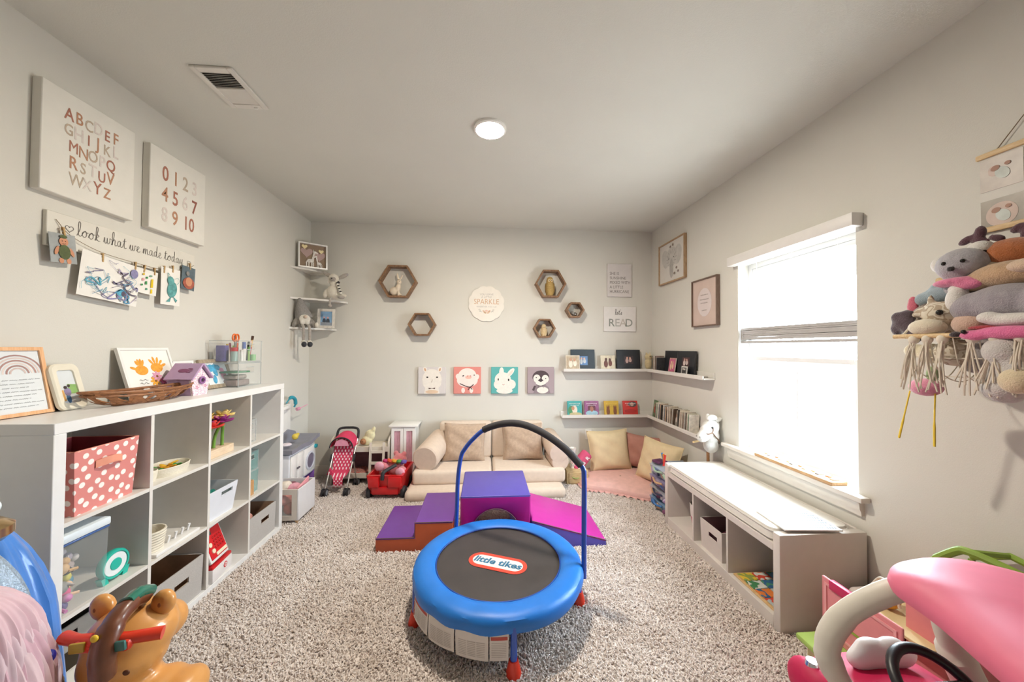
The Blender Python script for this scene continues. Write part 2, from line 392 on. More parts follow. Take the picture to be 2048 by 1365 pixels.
# window: vinyl frame, two sashes, panes, sill and apron
vinyl = P('#f0f1f2', .35, var=.01); FX = XR + .085
glass = P('#ffffff', .0, var=0, trans=1.0, alpha=.25)
w = B(vinyl)
for a, c in (((WY0, WZ0 + .005), (WY0 + .035, WZ1)), ((WY1 - .035, WZ0 + .005), (WY1, WZ1)), ((WY0 + .035, WZ0 + .005), (WY1 - .035, WZ0 + .03)), ((WY0 + .035, WZ1 - .035), (WY1 - .035, WZ1))):
    w.box((FX, a[0], a[1]), (FX + .035, c[0], c[1]))
win = struct('window_1', w)
def sash(z0, z1, x, mid):
    s = B(vinyl); y0, y1 = WY0 + .035, WY1 - .035; t = .032
    for a, c in (((y0, z0), (y0 + t, z1)), ((y1 - t, z0), (y1, z1)), ((y0 + t, z0), (y1 - t, z0 + t)), ((y0 + t, z1 - t), (y1 - t, z1))): s.box((x, a[0], a[1]), (x + .025, c[0], c[1]), .003, 1)
    o = s.obj('sash', parent=win)
    if mid: B(vinyl).box((x + .011, (y0 + y1) / 2 - .005, z0 + t), (x + .016, (y0 + y1) / 2 + .005, z1 - t)).obj('muntin', parent=o)
    B(glass).box((x + .0125, y0 + t, z0 + t), (x + .0145, y1 - t, z1 - t)).obj('pane', parent=o, smooth=0)
sash(.685, 1.35, FX - .026, True); sash(1.33, 2.01, FX + .004, False)
sl = B(trimm); sl.box((XR - .055, 1.653, .632), (XR - .0005, 2.716, .66), .006); sl.box((XR - .02, WY0 + .001, .6325), (FX, WY1 - .001, .6595))
sill = sl.obj('sill', parent=win)
ap = B(trimm); ap.prism([(XR, .555), (XR - .018, .555), (XR - .02, .575), (XR - .028, .59), (XR - .03, .62), (XR - .042, .632), (XR, .632)], 1.685, 2.68, 'y'); ap.obj('apron', parent=win)
# raised blind
bl = T('window_blind', 'white horizontal window blind gathered halfway down the bright window', 'blind', (XR - .02, (WY0 + WY1) / 2, 2.04))
B(P('#e6e3e0', .4, var=.02)).box((-.045, -.475, 0), (.019, .472, .068), .004).obj('valance', parent=bl)
slatm = P('#b9b6b5', .5, var=.06)
for i in range(9):
    B(slatm).rbox((.062, .0, -.485 - i * .0098), (.05, .855, .0088), rot(y=.03 * math.sin(i * 1.7), x=.0015 * math.sin(i * 2.3))).obj('slat', parent=bl)
B(slatm).box((.035, -.43, -.595), (.09, .43, -.578), .003).obj('bottom_rail', parent=bl)
for y in (-.3, .0, .3): B(P('#f2f2f2', .7, var=0)).cyl((.062, y, .0), (.062, y, -.58), .0012, n=6).obj('lift_cord', parent=bl)
B(P('#dddddd', .4, var=0)).cyl((.005, .40, .0), (.003, .395, -.83), .0035, n=8).obj('tilt_wand', parent=bl)

# ceiling vent and light
vt = T('ceiling_vent', 'white metal ceiling air vent with dark louvres', 'vent', (-1.335, 1.946, H))
vm = P('#dedad2', .5, var=.02); v = B(vm)
for a, c in (((-.1, -.15), (-.072, .15)), ((.072, -.15), (.1, .15)), ((-.072, -.15), (.072, -.115)), ((-.072, .115), (.072, .15)), ((-.072, -.006), (.072, .006))): v.box((a[0], a[1], -.012), (c[0], c[1], 0), .003, 1)
v.obj('frame', parent=vt)
B(P('#1d1b19', .9, var=0)).box((-.074, -.118, -.004), (.074, .118, -.001)).obj('duct', parent=vt)
for i in range(9):
    B(vm).rbox((0, -.108 + i * .0118, -.006), (.144, .0085, .0012), rot(x=.75)).obj('louvre', parent=vt)
    B(vm).rbox((0, .013 + i * .0118, -.006), (.144, .013, .0012), rot(x=-.25)).obj('louvre', parent=vt)
B(P('#f0efec', .4, var=0)).box((.03, .13, -.02), (.05, .135, -.01)).obj('lever', parent=vt)
lt = T('ceiling_light', 'round white ceiling light glowing in the middle of the ceiling', 'light', (.02, 2.175, H))
B(P('#f3f1ec', .4, var=0)).lathe([(.1, 0), (.1, -.012), (.092, -.018), (.086, -.018)], n=40, caps=False).obj('trim_ring', parent=lt)
em = bpy.data.materials.new('lamp_lens'); em.use_nodes = True; e_ = em.node_tree.nodes['Principled BSDF']
e_.inputs['Emission Color'].default_value = (1, .91, .77, 1); e_.inputs['Emission Strength'].default_value = 345; e_.inputs['Base Color'].default_value = (.9, .9, .9, 1)
B(em).lathe([(.087, -.015), (.06, -.0165), (.03, -.0175), (.001, -.018)], n=32, caps=False).obj('lens', parent=lt)
ou = T('wall_outlet', 'white electrical outlet low on the back wall behind the cream pillow', 'outlet', mw=on('B', (1.175, D, .42)))
B(gloss_white).box((-.036, -.058, 0), (.036, .058, .006), .003, 1).obj('cover_plate', parent=ou)
for y in (-.022, .022): B(P('#cfcac4', .4, var=0)).box((-.015, y - .013, .005), (.015, y + .013, .0085), .002, 1).obj('socket', parent=ou)

# ================================================================ left wall decor
def canvas(name, label, cat, side, loc, w, h, d, face, tilt=0, yaw=0, edge=None, group=None):
    t = T(name, label, cat, mw=on(side, loc, tilt, yaw), group=group)
    B(edge or face).box((-w / 2, -h / 2, 0), (w / 2, h / 2, d), .003, 1).obj('stretched_canvas', parent=t)
    return t
cv = P('#e3e0d8', .8, var=.02, bump=.15, bs=700)
tones = [P(c, .8, var=.1, vs=60) for c in ('#a8705e', '#b5876b', '#b9a895', '#d8cdc6', '#93594c', '#c2a58a')]
def letters(t, rows, d, size, dy, y0, dx, pick):
    b = B()
    for r, row in enumerate(rows):
        n = len(row)
        for i, ch in enumerate(row):
            b.mat(tones[(sum(len(q) for q in rows[:r]) + i) % 4])
            b.text(ch, size * (1 + .08 * math.sin(r * 5 + i * 3)), (i - (n - 1) / 2) * dx * (1.1 if n < 5 else 1), y0 - r * dy + .004 * math.sin(i * 2.6 + r), d, bold=0 if ch in 'MNW' else .0008, sx=.72)
    b.obj('lettering', parent=t, smooth=0)
ca = canvas('alphabet_canvas', 'white canvas lettered with the whole alphabet in brown and pink tones', 'canvas', 'L', (XL, 1.812, 2.296), .398, .472, .04, cv)
letters(ca, ['ABCDEF', 'GHIJKL', 'MNOPQ', 'RSTUV', 'WXYZ'], .0405, .076, .0705, .113, .04, [0, 1, 2, 3, 4, 5])
cn = canvas('number_canvas', 'white canvas lettered with the numbers 0 to 10 beside the alphabet canvas', 'canvas', 'L', (XL, 2.292, 2.297), .39, .472, .04, cv)
b = B()
for r, row in enumerate((['0', '1', '2', '3'], ['4', '5', '6', '7'], ['8', '9', '10'])):
    for i, ch in enumerate(row):
        b.mat(tones[[0, 1, 2, 3, 1, 0, 3, 4, 3, 1, 0][r * 4 + i]]); b.text(ch, .118, (-.1 + i * .069) + (.03 if ch == '10' else 0), .066 - r * .119, .0405, bold=.0014, sx=.72)
b.obj('lettering', parent=cn, smooth=0)

# cursive single-stroke letters, unit x-height, pen lifts as separate strokes; (strokes, advance)
CU = {'l': ([[(0, 0), (.35, .9), (.45, 1.9), (.25, 2.1), (.18, 1.4), (.2, .3), (.4, 0), (.6, .15)]], .6),
 'o': ([[(0, .1), (.2, .6), (.5, .95), (.2, .75), (.1, .3), (.35, 0), (.65, .3), (.62, .8), (.45, .95), (.6, .75), (.9, .8)]], .9),
 'k': ([[(0, 0), (.3, .9), (.42, 1.9), (.24, 2.1), (.16, 1.4), (.14, 0)], [(.14, .5), (.4, .95), (.55, .75), (.2, .45), (.45, .05), (.75, .1)]], .75),
 'w': ([[(0, .1), (.15, .9), (.18, .2), (.32, 0), (.5, .3), (.52, .9), (.55, .2), (.7, 0), (.9, .35), (.92, .9), (1.15, .8)]], 1.15),
 'h': ([[(0, 0), (.3, .9), (.42, 1.9), (.24, 2.1), (.16, 1.4), (.14, 0), (.25, .7), (.48, .95), (.58, .7), (.55, .15), (.7, 0), (.85, .15)]], .85),
 'a': ([[(.6, .8), (.35, .95), (.1, .5), (.25, .02), (.5, .3), (.62, .9), (.6, .2), (.75, 0), (.9, .15)]], .9),
 't': ([[(0, .1), (.25, .9), (.32, 1.6), (.28, .3), (.45, 0), (.65, .15)], [(.05, 1.15), (.6, 1.2)]], .65),
 'e': ([[(0, .15), (.35, .5), (.5, .8), (.32, .97), (.15, .6), (.22, .1), (.45, 0), (.7, .2)]], .7),
 'm': ([[(0, .1), (.12, .9), (.14, 0), (.25, .7), (.4, .95), (.46, .6), (.46, 0), (.58, .7), (.74, .95), (.82, .6), (.82, .15), (.95, 0), (1.1, .15)]], 1.1),
 'd': ([[(.55, .8), (.32, .95), (.08, .5), (.22, .02), (.48, .3), (.62, 1.2), (.66, 2.0), (.6, .8), (.6, .15), (.75, 0), (.9, .15)]], .9),
 'y': ([[(0, .1), (.12, .9), (.15, .35), (.32, .1), (.52, .4), (.58, .95), (.55, 0), (.45, -.7), (.22, -.95), (.15, -.6), (.5, -.1), (.85, .15)]], .85),
 's': ([[(0, .1), (.3, .8), (.4, .95), (.42, .5), (.3, .05), (.1, .1), (.35, 0), (.6, .1)]], .6), ' ': ([], .5), "'": ([[(.1, 2), (.05, 1.6)]], .2)}
def cursive(b, s, x, y, sz, w, z):
    for ch in s:
        st, adv = CU[ch]
        for k in st: b.stroke([(x + px * sz, y + py * sz) for px, py in k], w, z)
        x += adv * sz
    return x
def heart(x, y, r, n=20, t0=0, t1=2 * PI):
    return [(x + r * 16 * math.sin(t) ** 3 / 16, y + r * (13 * math.cos(t) - 5 * math.cos(2 * t) - 2 * math.cos(3 * t) - math.cos(4 * t)) / 16) for t in [t0 + (t1 - t0) * i / n for i in range(n + 1)]]
sg = T('hanging_display_board', 'long white wall board reading look what we made today with a string of clipped art', 'sign', mw=on('L', (XL, 2.05, 1.91)))
B(P('#dedad0', .6, var=.02)).box((-.388, -.075, 0), (.39, .078, .018), .002, 1).obj('board', parent=sg)
b = B(P('#6d6762', .8, var=.1)); cursive(b, 'look what we made today', -.275, .0, .0315, .0024, .0185)
b.stroke(heart(-.305, .02, .016), .002, .0185); b.stroke(heart(.345, .02, .013), .002, .0185); b.obj('lettering', parent=sg, smooth=0)
stn = [(-.36, .045, .022), (-.31, -.012, .03), (-.2, -.05, .032), (-.08, -.062, .033), (0, -.065, .034), (.09, -.068, .034), (.17, -.062, .032), (.26, -.045, .03), (.33, -.02, .026), (.38, .012, .022)]
B(P('#8c7a63', .8, var=.1)).tube(cr(stn, 5), .0013, 6).obj('string', parent=sg)
peg = wood('#b08d5c', '#c9a877', (40, 40, 6))
def clothespin(u, v, a=0):
    t = T('clothespin', 'x', 'clothespin', mw=on('L', (XL + .03, u, v)) @ M.Rotation(a, 4, 'Z'))
    B(peg).rbox((0, 0, .006), (.008, .042, .004), rot(x=.06), .001, 1).obj('jaw', parent=t); B(peg).rbox((0, 0, .0005), (.008, .042, .004), rot(x=-.06), .001, 1).obj('jaw', parent=t)
    B(P('#a9a9a9', .3, metal=1, var=0)).cyl((-.005, .003, .003), (.005, .003, .003), .003, n=8).obj('spring', parent=t); return t
def sheet(name, label, cat, u, v, w, h, a=0, base=paper, off=.034, curl=.004):
    t = T(name, label, cat, mw=on('L', (XL + off, u, v)) @ M.Rotation(a, 4, 'Z'))
    b = B(base); f = lambda q, r: (w * (q - .5), -h * r, curl * math.sin(q * PI) * r)
    b.surf(f, 8, 6); b.surf(lambda q, r: V(f(q, r)) - V((0, 0, .0012)), 8, 6); b.obj('sheet', parent=t); return t
skin = P('#c98d6c', .7, var=.06); olive = P('#56603c', .8, var=.2, vs=60)
ph = sheet('clipped_photo', 'clipped photo of a baby in an olive romper on grey blanket', 'photo', 1.703, 1.895, .1, .128, .1, P('#9fa3a3', .4, var=.12, vs=30))
b = B(skin); z = .0045
b.disc(.0, -.035, .017, .019, z); b.disc(-.028, -.075, .007, .02, z, -.35); b.disc(.028, -.078, .007, .02, z, .35); b.disc(-.014, -.118, .009, .012, z); b.disc(.014, -.118, .009, .012, z)
b.mat(olive).disc(0, -.08, .022, .032, z + .0006); b.disc(0, -.013, .014, .008, z + .0006); b.mat(P('#332720', .8)).disc(-.006, -.032, .0018, z=z + .0007); b.disc(.006, -.032, .0018, z=z + .0007); b.stroke([(-.007, -.042), (0, -.045), (.007, -.042)], .0015, z + .0007); b.obj('printed_picture', parent=ph, smooth=0)
dr = sheet('clipped_drawing', 'large scribbled watercolour drawing in blue and purple hanging from clothespins', 'drawing', 1.925, 1.838, .282, .215, -.1)
b = B(); rr = random.Random(3)
cl = [P(c, .85, var=.2, vs=80) for c in ('#5aa7bf', '#8a86ad', '#77738c', '#4f8fb3', '#b3a9c2', '#5c5566')]
for i in range(26):
    x, y = rr.uniform(-.1, .115), -rr.uniform(.04, .19); b.mat(cl[i % 6]); pts = [(x, y)]
    for k in range(5): pts.append((max(-.13, min(.13, pts[-1][0] + rr.uniform(-.045, .045))), max(-.205, min(-.015, pts[-1][1] + rr.uniform(-.04, .04)))))
    b.stroke(pts, rr.choice((.0015, .002, .003, .006)), .0052 + i * .00002)
b.mat(cl[1]).disc(.105, -.045, .02, .024, .0052); b.mat(cl[0]).disc(.045, -.17, .016, .025, .0052); b.mat(cl[5]).disc(.06, -.165, .01, .013, .0060); b.obj('crayon_marks', parent=dr, smooth=0)
cg = sheet('clipped_collage', 'small paper collage of yellow, green and pink squares clipped up', 'drawing', 2.11, 1.822, .115, .135, -.08)
b = B(); rr = random.Random(5)
for x, y, w_, h_, c in ((-.03, -.03, .012, .012, '#d8b52c'), (-.01, -.045, .012, .013, '#2f8f4e'), (.012, -.03, .016, .01, '#6f9c86'), (-.03, -.06, .014, .016, '#e0a3a8'), (-.012, -.075, .012, .02, '#4f9c62'), (.022, -.07, .014, .05, '#e2c227'), (-.035, -.09, .011, .012, '#3f9156'), (-.008, -.108, .012, .014, '#5c9c80'), (.022, -.115, .012, .026, '#e2c227')):
    b.mat(P(c, .8, var=.05)).poly([(x - w_ / 2, y - h_ / 2), (x + w_ / 2, y - h_ / 2 + .003), (x + w_ / 2 - .002, y + h_ / 2), (x - w_ / 2 + .001, y + h_ / 2 - .002)], .0052)
b.obj('glued_paper', parent=cg, smooth=0)
fs = sheet('clipped_painting', 'narrow white paper with a teal painted sea creature', 'drawing', 2.25, 1.862, .128, .218)
b = B(P('#5f9d9c', .85, var=.35, vs=50)); b.disc(.005, -.125, .032, .048, .005, -.2); b.disc(-.005, -.075, .022, .028, .0055, .3); b.poly([(-.035, -.2), (.0, -.165), (-.01, -.2)], .0051); b.poly([(.03, -.2), (.012, -.165), (.04, -.185)], .0051)
b.stroke([(.02, -.06), (.045, -.05), (.05, -.075), (.035, -.09)], .002, .0052); b.stroke([(-.02, -.055), (-.025, -.03), (-.012, -.045)], .003, .0052); b.obj('paint', parent=fs, smooth=0)
p2 = sheet('clipped_photo', 'small clipped photo of a smiling child in auburn tones at the string end', 'photo', 2.378, 1.9, .1, .145, -.06, P('#5d6d76', .4, var=.2, vs=30))
b = B(P('#a85b48', .6, var=.25, vs=60)); b.disc(0, -.105, .042, .036, .0048); b.mat(skin).disc(.0, -.095, .024, .028, .0054); b.mat(P('#8d8a86', .7, var=.2)).disc(-.012, -.045, .012, .014, .0054); b.obj('printed_picture', parent=p2, smooth=0)
for (u, v, a), lb in zip(((1.71, 1.905, .2), (1.872, 1.832, .05), (2.035, 1.83, 0), (2.085, 1.825, -.1), (2.145, 1.822, .05), (2.205, 1.848, 0), (2.262, 1.862, 0), (2.385, 1.905, .1)),
    ('holding the baby photo', 'on the left half of the scribbled drawing', 'on the right corner of the scribbled drawing', 'left one on the square collage', 'right one on the square collage', 'left one on the teal painting', 'right one on the teal painting', 'holding the auburn photo')):
    clothespin(u, v, a)['label'] = 'small wooden clothespin ' + lb

# ================================================================ cube shelf and everything on it
for o in bpy.data.objects:
    if o.name.startswith('clothespin'): o['group'] = 'clothespins on the display string'
KX, KY, KR = -1.5445, 1.405, -1.886
lam = P('#dfdbd5', .4, var=.02); lam_edge = P('#e8e7e6', .35, var=.015)
ks = T('cube_shelf', 'white cube shelving unit, four by three cells, along the left wall', 'shelf', (KX, KY, 0))
B(lam_edge).box((KR - KX, 0, 1.0785), (0, 1.47, 1.12), .002, 1).obj('top_panel', parent=ks)
B(lam_edge).box((KR - KX, 0, 0), (0, 1.47, .0415), .002, 1).obj('bottom_panel', parent=ks)
for y in (0, 1.429): B(lam_edge).box((KR - KX, y, .0415), (0, y + .041, 1.0785), .002, 1).obj('side_panel', parent=ks)
for c in range(3): B(lam).box((KR - KX, .041 + .335 * (c + 1) + .016 * c, .0415), (-.001, .041 + .351 * (c + 1), 1.0785)).obj('divider', parent=ks)
for c in range(4):
    for r in range(2):
        y = .041 + .351 * c; z = .0415 + .335 * (r + 1) + .016 * r
        B(lam).box((KR - KX, y, z), (-.002, y + .335, z + .016)).obj('shelf', parent=ks)
def cell(c, r): return KY + .041 + .351 * c, (.7435, .3925, .0415)[r]
def openbin(t, w, d, h, flare, mo, mi, th=.006, slot=None, lip=None, dflare=None, liner=True):
    """open-topped bin, local front at y=0, depth +y; slot=(cx,cz,sw,sh) is a real hole in the front wall"""
    dfl = flare if dflare is None else dflare
    def wallgrid(b, f, holes):
        us, vs_, hole = holes
        for i in range(len(us) - 1):
            for j in range(len(vs_) - 1):
                if hole and i == 1 and j == 1: continue
                b.raw([f(us[i], vs_[j]), f(us[i + 1], vs_[j]), f(us[i + 1], vs_[j + 1]), f(us[i], vs_[j + 1])], [(0, 1, 2, 3)])
    W = lambda v, o: w / 2 + flare * v - o; F = lambda v, o: -dfl * v + o; K = lambda v, o: d + dfl * v - o
    for nm, mt, o in (('shell', mo, 0), ('liner', mi, th))[:2 if liner else 1]:
        b = B(mt); z = lambda v: o * (1 - v) + (h * v)
        if slot:
            cx, cz, sw, sh = slot; us = [0, .5 + (cx - sw / 2) / w, .5 + (cx + sw / 2) / w, 1]; vv = [0, (cz - sh / 2) / h, (cz + sh / 2) / h, 1]; hg = (us, vv, True)
        else: hg = ([0, 1], [0, 1], False)
        wallgrid(b, lambda u, v: ((2 * u - 1) * W(v, o), F(v, o), z(v)), hg)
        g = ([0, 1], [0, 1], False)
        wallgrid(b, lambda u, v: ((2 * u - 1) * W(v, o), K(v, o), z(v)), g)
        wallgrid(b, lambda u, v: (-W(v, o), F(v, o) + u * (K(v, o) - F(v, o)), z(v)), g); wallgrid(b, lambda u, v: (W(v, o), F(v, o) + u * (K(v, o) - F(v, o)), z(v)), g)
        b.raw([(-W(0, o), F(0, o), o), (W(0, o), F(0, o), o), (W(0, o), K(0, o), o), (-W(0, o), K(0, o), o)], [(0, 1, 2, 3)])
        b.obj(nm, parent=t, smooth=0)
    b = B(lip or mo)
    for s in (-1, 1): b.box((s * W(1, th), F(1, 0), h - .001), (s * W(1, 0), K(1, 0), h + .002))
    b.box((-W(1, 0), F(1, 0), h - .001), (W(1, 0), F(1, th), h + .002)); b.box((-W(1, 0), K(1, th), h - .001), (W(1, 0), K(1, 0), h + .002))
    if slot:
        cx, cz, sw, sh = slot; y = F(cz / h, 0)
        b.box((cx - sw / 2 - .003, y - .001, cz + sh / 2), (cx + sw / 2 + .003, y + th + .001, cz + sh / 2 + .004)); b.box((cx - sw / 2 - .003, y - .001, cz - sh / 2 - .004), (cx + sw / 2 + .003, y + th + .001, cz - sh / 2))
    b.obj('rim', parent=t, smooth=0)
R90 = PI / 2
# -- row of things in the cells
y0, z0 = cell(0, 0)
pb = T('polka_dot_bin', 'pink polka-dot fabric bin in the top cell nearest the camera', 'bin', (-1.575, 1.618, z0), R90 + .04)
openbin(pb, .235, .25, .25, .016, dots('#d98781', '#f6efea', 25, .25, 1, 0, .4), P('#a9444a', .8, var=.1), .005, lip=P('#e59a86', .7), dflare=.01)
b = B(P('#e79a80', .7, var=.08)); b.surf(lambda u, v: (-.055 + .11 * u, -.012 - .022 * math.sin(u * PI), .165 + .03 * v + .012 * math.sin(u * PI) - .006 * u), 12, 2); b.surf(lambda u, v: (-.055 + .11 * u, -.009 - .022 * math.sin(u * PI), .165 + .03 * v + .012 * math.sin(u * PI) - .006 * u), 12, 2); b.obj('strap_handle', parent=pb)
rope = P('#e2dac8', .85, var=.08, bump=.5, bs=90)
def oval_tray(name, label, loc, rx, ry, h):
    t = T(name, label, 'tray', loc)
    b = B(rope); prof = [(.0, .004), (.86, .004), (.93, h * .5), (.97, h), (1.0, h + .003), (1.03, h), (.98, h * .45), (.9, 0), (0, 0)]
    n = 28; vs = [(r * rx * math.cos(2 * PI * i / n), r * ry * math.sin(2 * PI * i / n), z) for r, z in prof for i in range(n)]
    b.raw(vs, [(j * n + i, j * n + (i + 1) % n, (j + 1) * n + (i + 1) % n, (j + 1) * n + i) for j in range(len(prof) - 1) for i in range(n)])
    b.obj('woven_wall', parent=t); return t
y1, z1 = cell(1, 0)
oval_tray('rope_tray', 'cream oval tray holding green and yellow toy leaves', (-1.645, 1.99, z1), .075, .105, .042)
oval_tray('rope_tray', 'cream oval tray half hidden behind the cell divider', (-1.655, 1.862, z1), .06, .05, .05)
rr = random.Random(11)
for i, (dx, dy, c, nm, lb) in enumerate(((-.01, -.05, '#3f9a3f', 'toy_leaf', 'green toy leaf at the near end of the oval tray'), (.02, -.01, '#e8a321', 'toy_flower', 'orange toy flower in the middle of the oval tray'), (-.02, .03, '#e7b32a', 'toy_flower', 'yellow toy flower toward the far side of the oval tray'), (.01, .06, '#4c9d48', 'toy_leaf', 'green toy leaf at the far end of the oval tray'))):
    b = B(P(c, .7, var=.15)); L_ = .04
    for k in range(5 if 'flower' in nm else 3):
        a = 2 * PI * k / 5 + i
        b.ell((math.cos(a) * .02, math.sin(a) * .02, .012 + .004 * k), (.022, .011, .005), rot(z=a, y=-.35), 10, 6)
    tag(b.obj(nm, loc=(-1.645 + dx, 1.99 + dy, z1 + .012)), lb, 'toy')
# felt flowers on a wooden stand
y2, z2 = cell(2, 0)
fb = T('flower_stand', 'long pale wooden block with holes holding felt flowers', 'stand', (-1.615, 2.262, z2))
B(wood('#d9bfa0', '#e6d0b5', (40, 6, 40))).box((-.035, -.105, 0), (.035, .125, .05), .003, 1).obj('block', parent=fb)
for yy in (-.07, 0, .07): B(P('#8a6f55', .8, var=0)).cyl((0, yy, .049), (0, yy, .0515), .011, n=14).obj('hole', parent=fb)
stem = P('#6f9a3c', .75, var=.12)
def flower(lb, y, lean, zt, col, mid, x=0):
    t = T('felt_flower', lb, 'toy flower', (-1.615 + x, y, z2 + .045), group='felt flowers on the wooden stand')
    hd = V((lean[0], lean[1], zt))
    B(stem).tube(cr([(0, 0, 0), (lean[0] * .2, lean[1] * .3, zt * .5), hd], 5), .0085, 8).obj('stem', parent=t)
    b = B(P(col, .7, var=.15, vs=50))
    for ring, (n, l, up) in enumerate(((6, .036, .25), (5, .03, .8))):
        for k in range(n):
            a = 2 * PI * k / n + ring * .5; d = V((math.cos(a) * math.cos(up), math.sin(a) * math.cos(up), math.sin(up)))
            b.ell(hd + d * l, (l * .95, l * .62, .006), rot(z=a, y=-up), 10, 6)
    b.obj('petals', parent=t); B(P(mid, .7)).ell(hd + V((0, 0, .02)), (.012, .012, .014), u=10, v=6).obj('centre', parent=t)
flower('red felt flower at the near end of the wooden stand', 2.192, (.03, .01), .135, '#dc4438', '#f0a050')
flower('purple felt flower in the middle of the wooden stand', 2.262, (.035, .012), .155, '#8e2c79', '#e08a55')
flower('yellow felt flower rising behind the purple one', 2.262, (-.02, -.01), .175, '#e6c164', '#f0dc90', x=-.02)
flower('cream yellow felt flower at the far end of the stand', 2.332, (-.005, .012), .175, '#e9cf83', '#f3e3a8')
clear = P('#e4ecec', .06, var=0, alpha=.16); tealclear = P('#8fc4c0', .08, var=0, alpha=.4); edgeclear = P('#c9cfcf', .15, var=0, alpha=.55)
def clearbin(t, w, d, h, m, slot=True):
    openbin(t, w, d, h, .004, m, m, .003, slot=(0, h * .72, w * .32, h * .22) if slot else None, lip=edgeclear, liner=False)
    b = B(edgeclear)
    for sx in (-1, 1): b.box((sx * w / 2 - .002, -.003, .003), (sx * w / 2 + .002, .001, h))
    b.box((-w / 2, -.003, .001), (w / 2, .001, .005)); b.obj('edge', parent=t, smooth=0)
y3, z3 = cell(3, 0)
t = T('clear_bin', 'clear acrylic bin with pink odds and ends in the top far cell', 'bin', (-1.60, 2.575, z3), R90); clearbin(t, .11, .2, .15, clear)
for i, (dy, dz, c, lb) in enumerate(((-.02, .0, '#e7a9b4', 'pink soft ball low in the acrylic bin'), (.02, .004, '#e9d0c8', 'cream soft ball low in the acrylic bin'))):
    tag(B(P(c, .7, var=.15)).ell((0, 0, .026), (.026, .022, .026)).obj('soft_ball', loc=(-1.64, 2.565 + dy * 1.2, z3 + .004)), lb, 'ball')
tag(B(P('#e9a4bd', .6)).box((-.02, -.03, 0), (0, .02, .06), .004).obj('pink_card_box', loc=(-1.72, 2.57, z3 + .151)), 'small pink box standing on the acrylic bin', 'box')
# middle row
y0, z0 = cell(0, 1)
sb = T('storage_box', 'clear lidded storage box of small figures in the near middle cell', 'box', (-1.565, 1.532, z0), R90)
openbin(sb, .165, .27, .265, .004, clear, clear, .003, lip=edgeclear, liner=False)
B(P('#dfe8ee', .35, var=.02)).box((-.09, -.012, .268), (.09, .285, .3), .006).obj('lid', parent=sb); B(P('#41619a', .4)).box((-.088, -.010, .258), (.088, .28, .267), .003, 1).obj('lid_clip', parent=sb)
figs = [('#5b4a86', '#c98bb4'), ('#e3598f', '#e7c09c'), ('#4a88a0', '#d9a27a'), ('#8e8a86', '#b8b0ac'), ('#d6cc5c', '#3a3836'), ('#b8a6a0', '#c9c2bd'), ('#d9b282', '#caa06c'), ('#a39aa6', '#bcb3ba')]
for i, (ca_, cb_) in enumerate(figs):
    px = -1.585 - (i % 3) * .03; py = 1.478 + (i * .0371) % .11; pz = z0 + .012 + .022 * i
    t = T('toy_figure', ['small toy figure with %s top in the clear storage box' % n for n in ('a purple', 'a pink', 'a teal', 'a grey', 'a lime yellow', 'a dusty rose', 'a tan', 'a pale lilac')][i], 'toy', (px, py, pz), i * 1.3, group='small figures in the storage box')
    B(P(ca_, .6, var=.1)).ell((0, 0, .018), (.018, .016, .022), rot(x=.5)).obj('body', parent=t); B(P(cb_, .6, var=.1)).ell((.012, .008, .042), .015).obj('head', parent=t)
    b = B(P(cb_, .6, var=.1)); b.tube([(-.01, 0, .03), (-.03, .01, .02)], .005, 6); b.tube([(.01, -.01, .01), (.035, -.015, .006)], .006, 6); b.obj('limbs', parent=t)
ck = T('toy_clock', 'teal round toy clock with white ring face', 'toy clock', (-1.60, 1.682, z0), .0)
tm = P('#27b7a4', .4, var=.03); X90 = rot(y=R90)
B(tm).lathe([(.0, -.014), (.056, -.014), (.06, -.008), (.06, .008), (.056, .014), (.05, .014), (.048, .008), (0, .008)], (0, 0, .066), 36, X90).obj('case', parent=ck)
B(P('#e9eef0', .5, var=.02)).lathe([(.0, .008), (.047, .008), (.047, .011), (0, .011)], (0, 0, .066), 36, X90).obj('dial', parent=ck); B(tm).lathe([(0, .011), (.024, .011), (.023, .014), (0, .015)], (0, 0, .066), 28, X90).obj('centre_cap', parent=ck)
for s in (-1, 1): B(tm).prism([(s * .05, 0), (s * .06, .03), (s * .035, .03), (s * .028, 0)], -.012, .012, 'x').obj('foot', parent=ck)
y1, z1 = cell(1, 1)
def basket(name, label, loc, r0, r1, h, m=rope):
    t = T(name, label, 'basket', loc); b = B(m); prof = []
    k = 9
    for i in range(k * 2 + 1):
        f = i / (k * 2); prof.append((r0 + (r1 - r0) * f + (.0025 if i % 2 else 0), h * f))
    b.lathe([(0, 0)] + prof + [(r1 - .006, h), (r0 - .006, .006), (0, .006)], n=28, caps=False); b.obj('coiled_wall', parent=t); return t
basket('rope_basket', 'cream coiled rope basket beside the white peg rail', (-1.625, 1.872, z1), .05, .064, .115)
pr_ = T('peg_rail', 'white rail with a row of pegs slanting across the middle cell', 'peg rail', (-1.585, 1.965, z1), R90 + .03)
B(gloss_white).box((-.135, -.03, 0), (.135, .03, .016), .004).obj('rail', parent=pr_)
for i in range(6): B(P('#f1f1f1', .3, var=0)).cyl((-.105 + i * .042, .012, .015), (-.105 + i * .042, .004, .05), .0045, .006, 10).obj('peg', parent=pr_)
y2, z2 = cell(2, 1)
wb = T('plastic_bin', 'white plastic bin with handle hole and green toys inside', 'bin', (-1.57, 2.268, z2), R90)
openbin(wb, .20, .26, .165, .028, P('#dfe2ea', .4, var=.02), P('#d8dbe4', .4, var=.02), .004, slot=(.03, .13, .075, .022), dflare=.012)
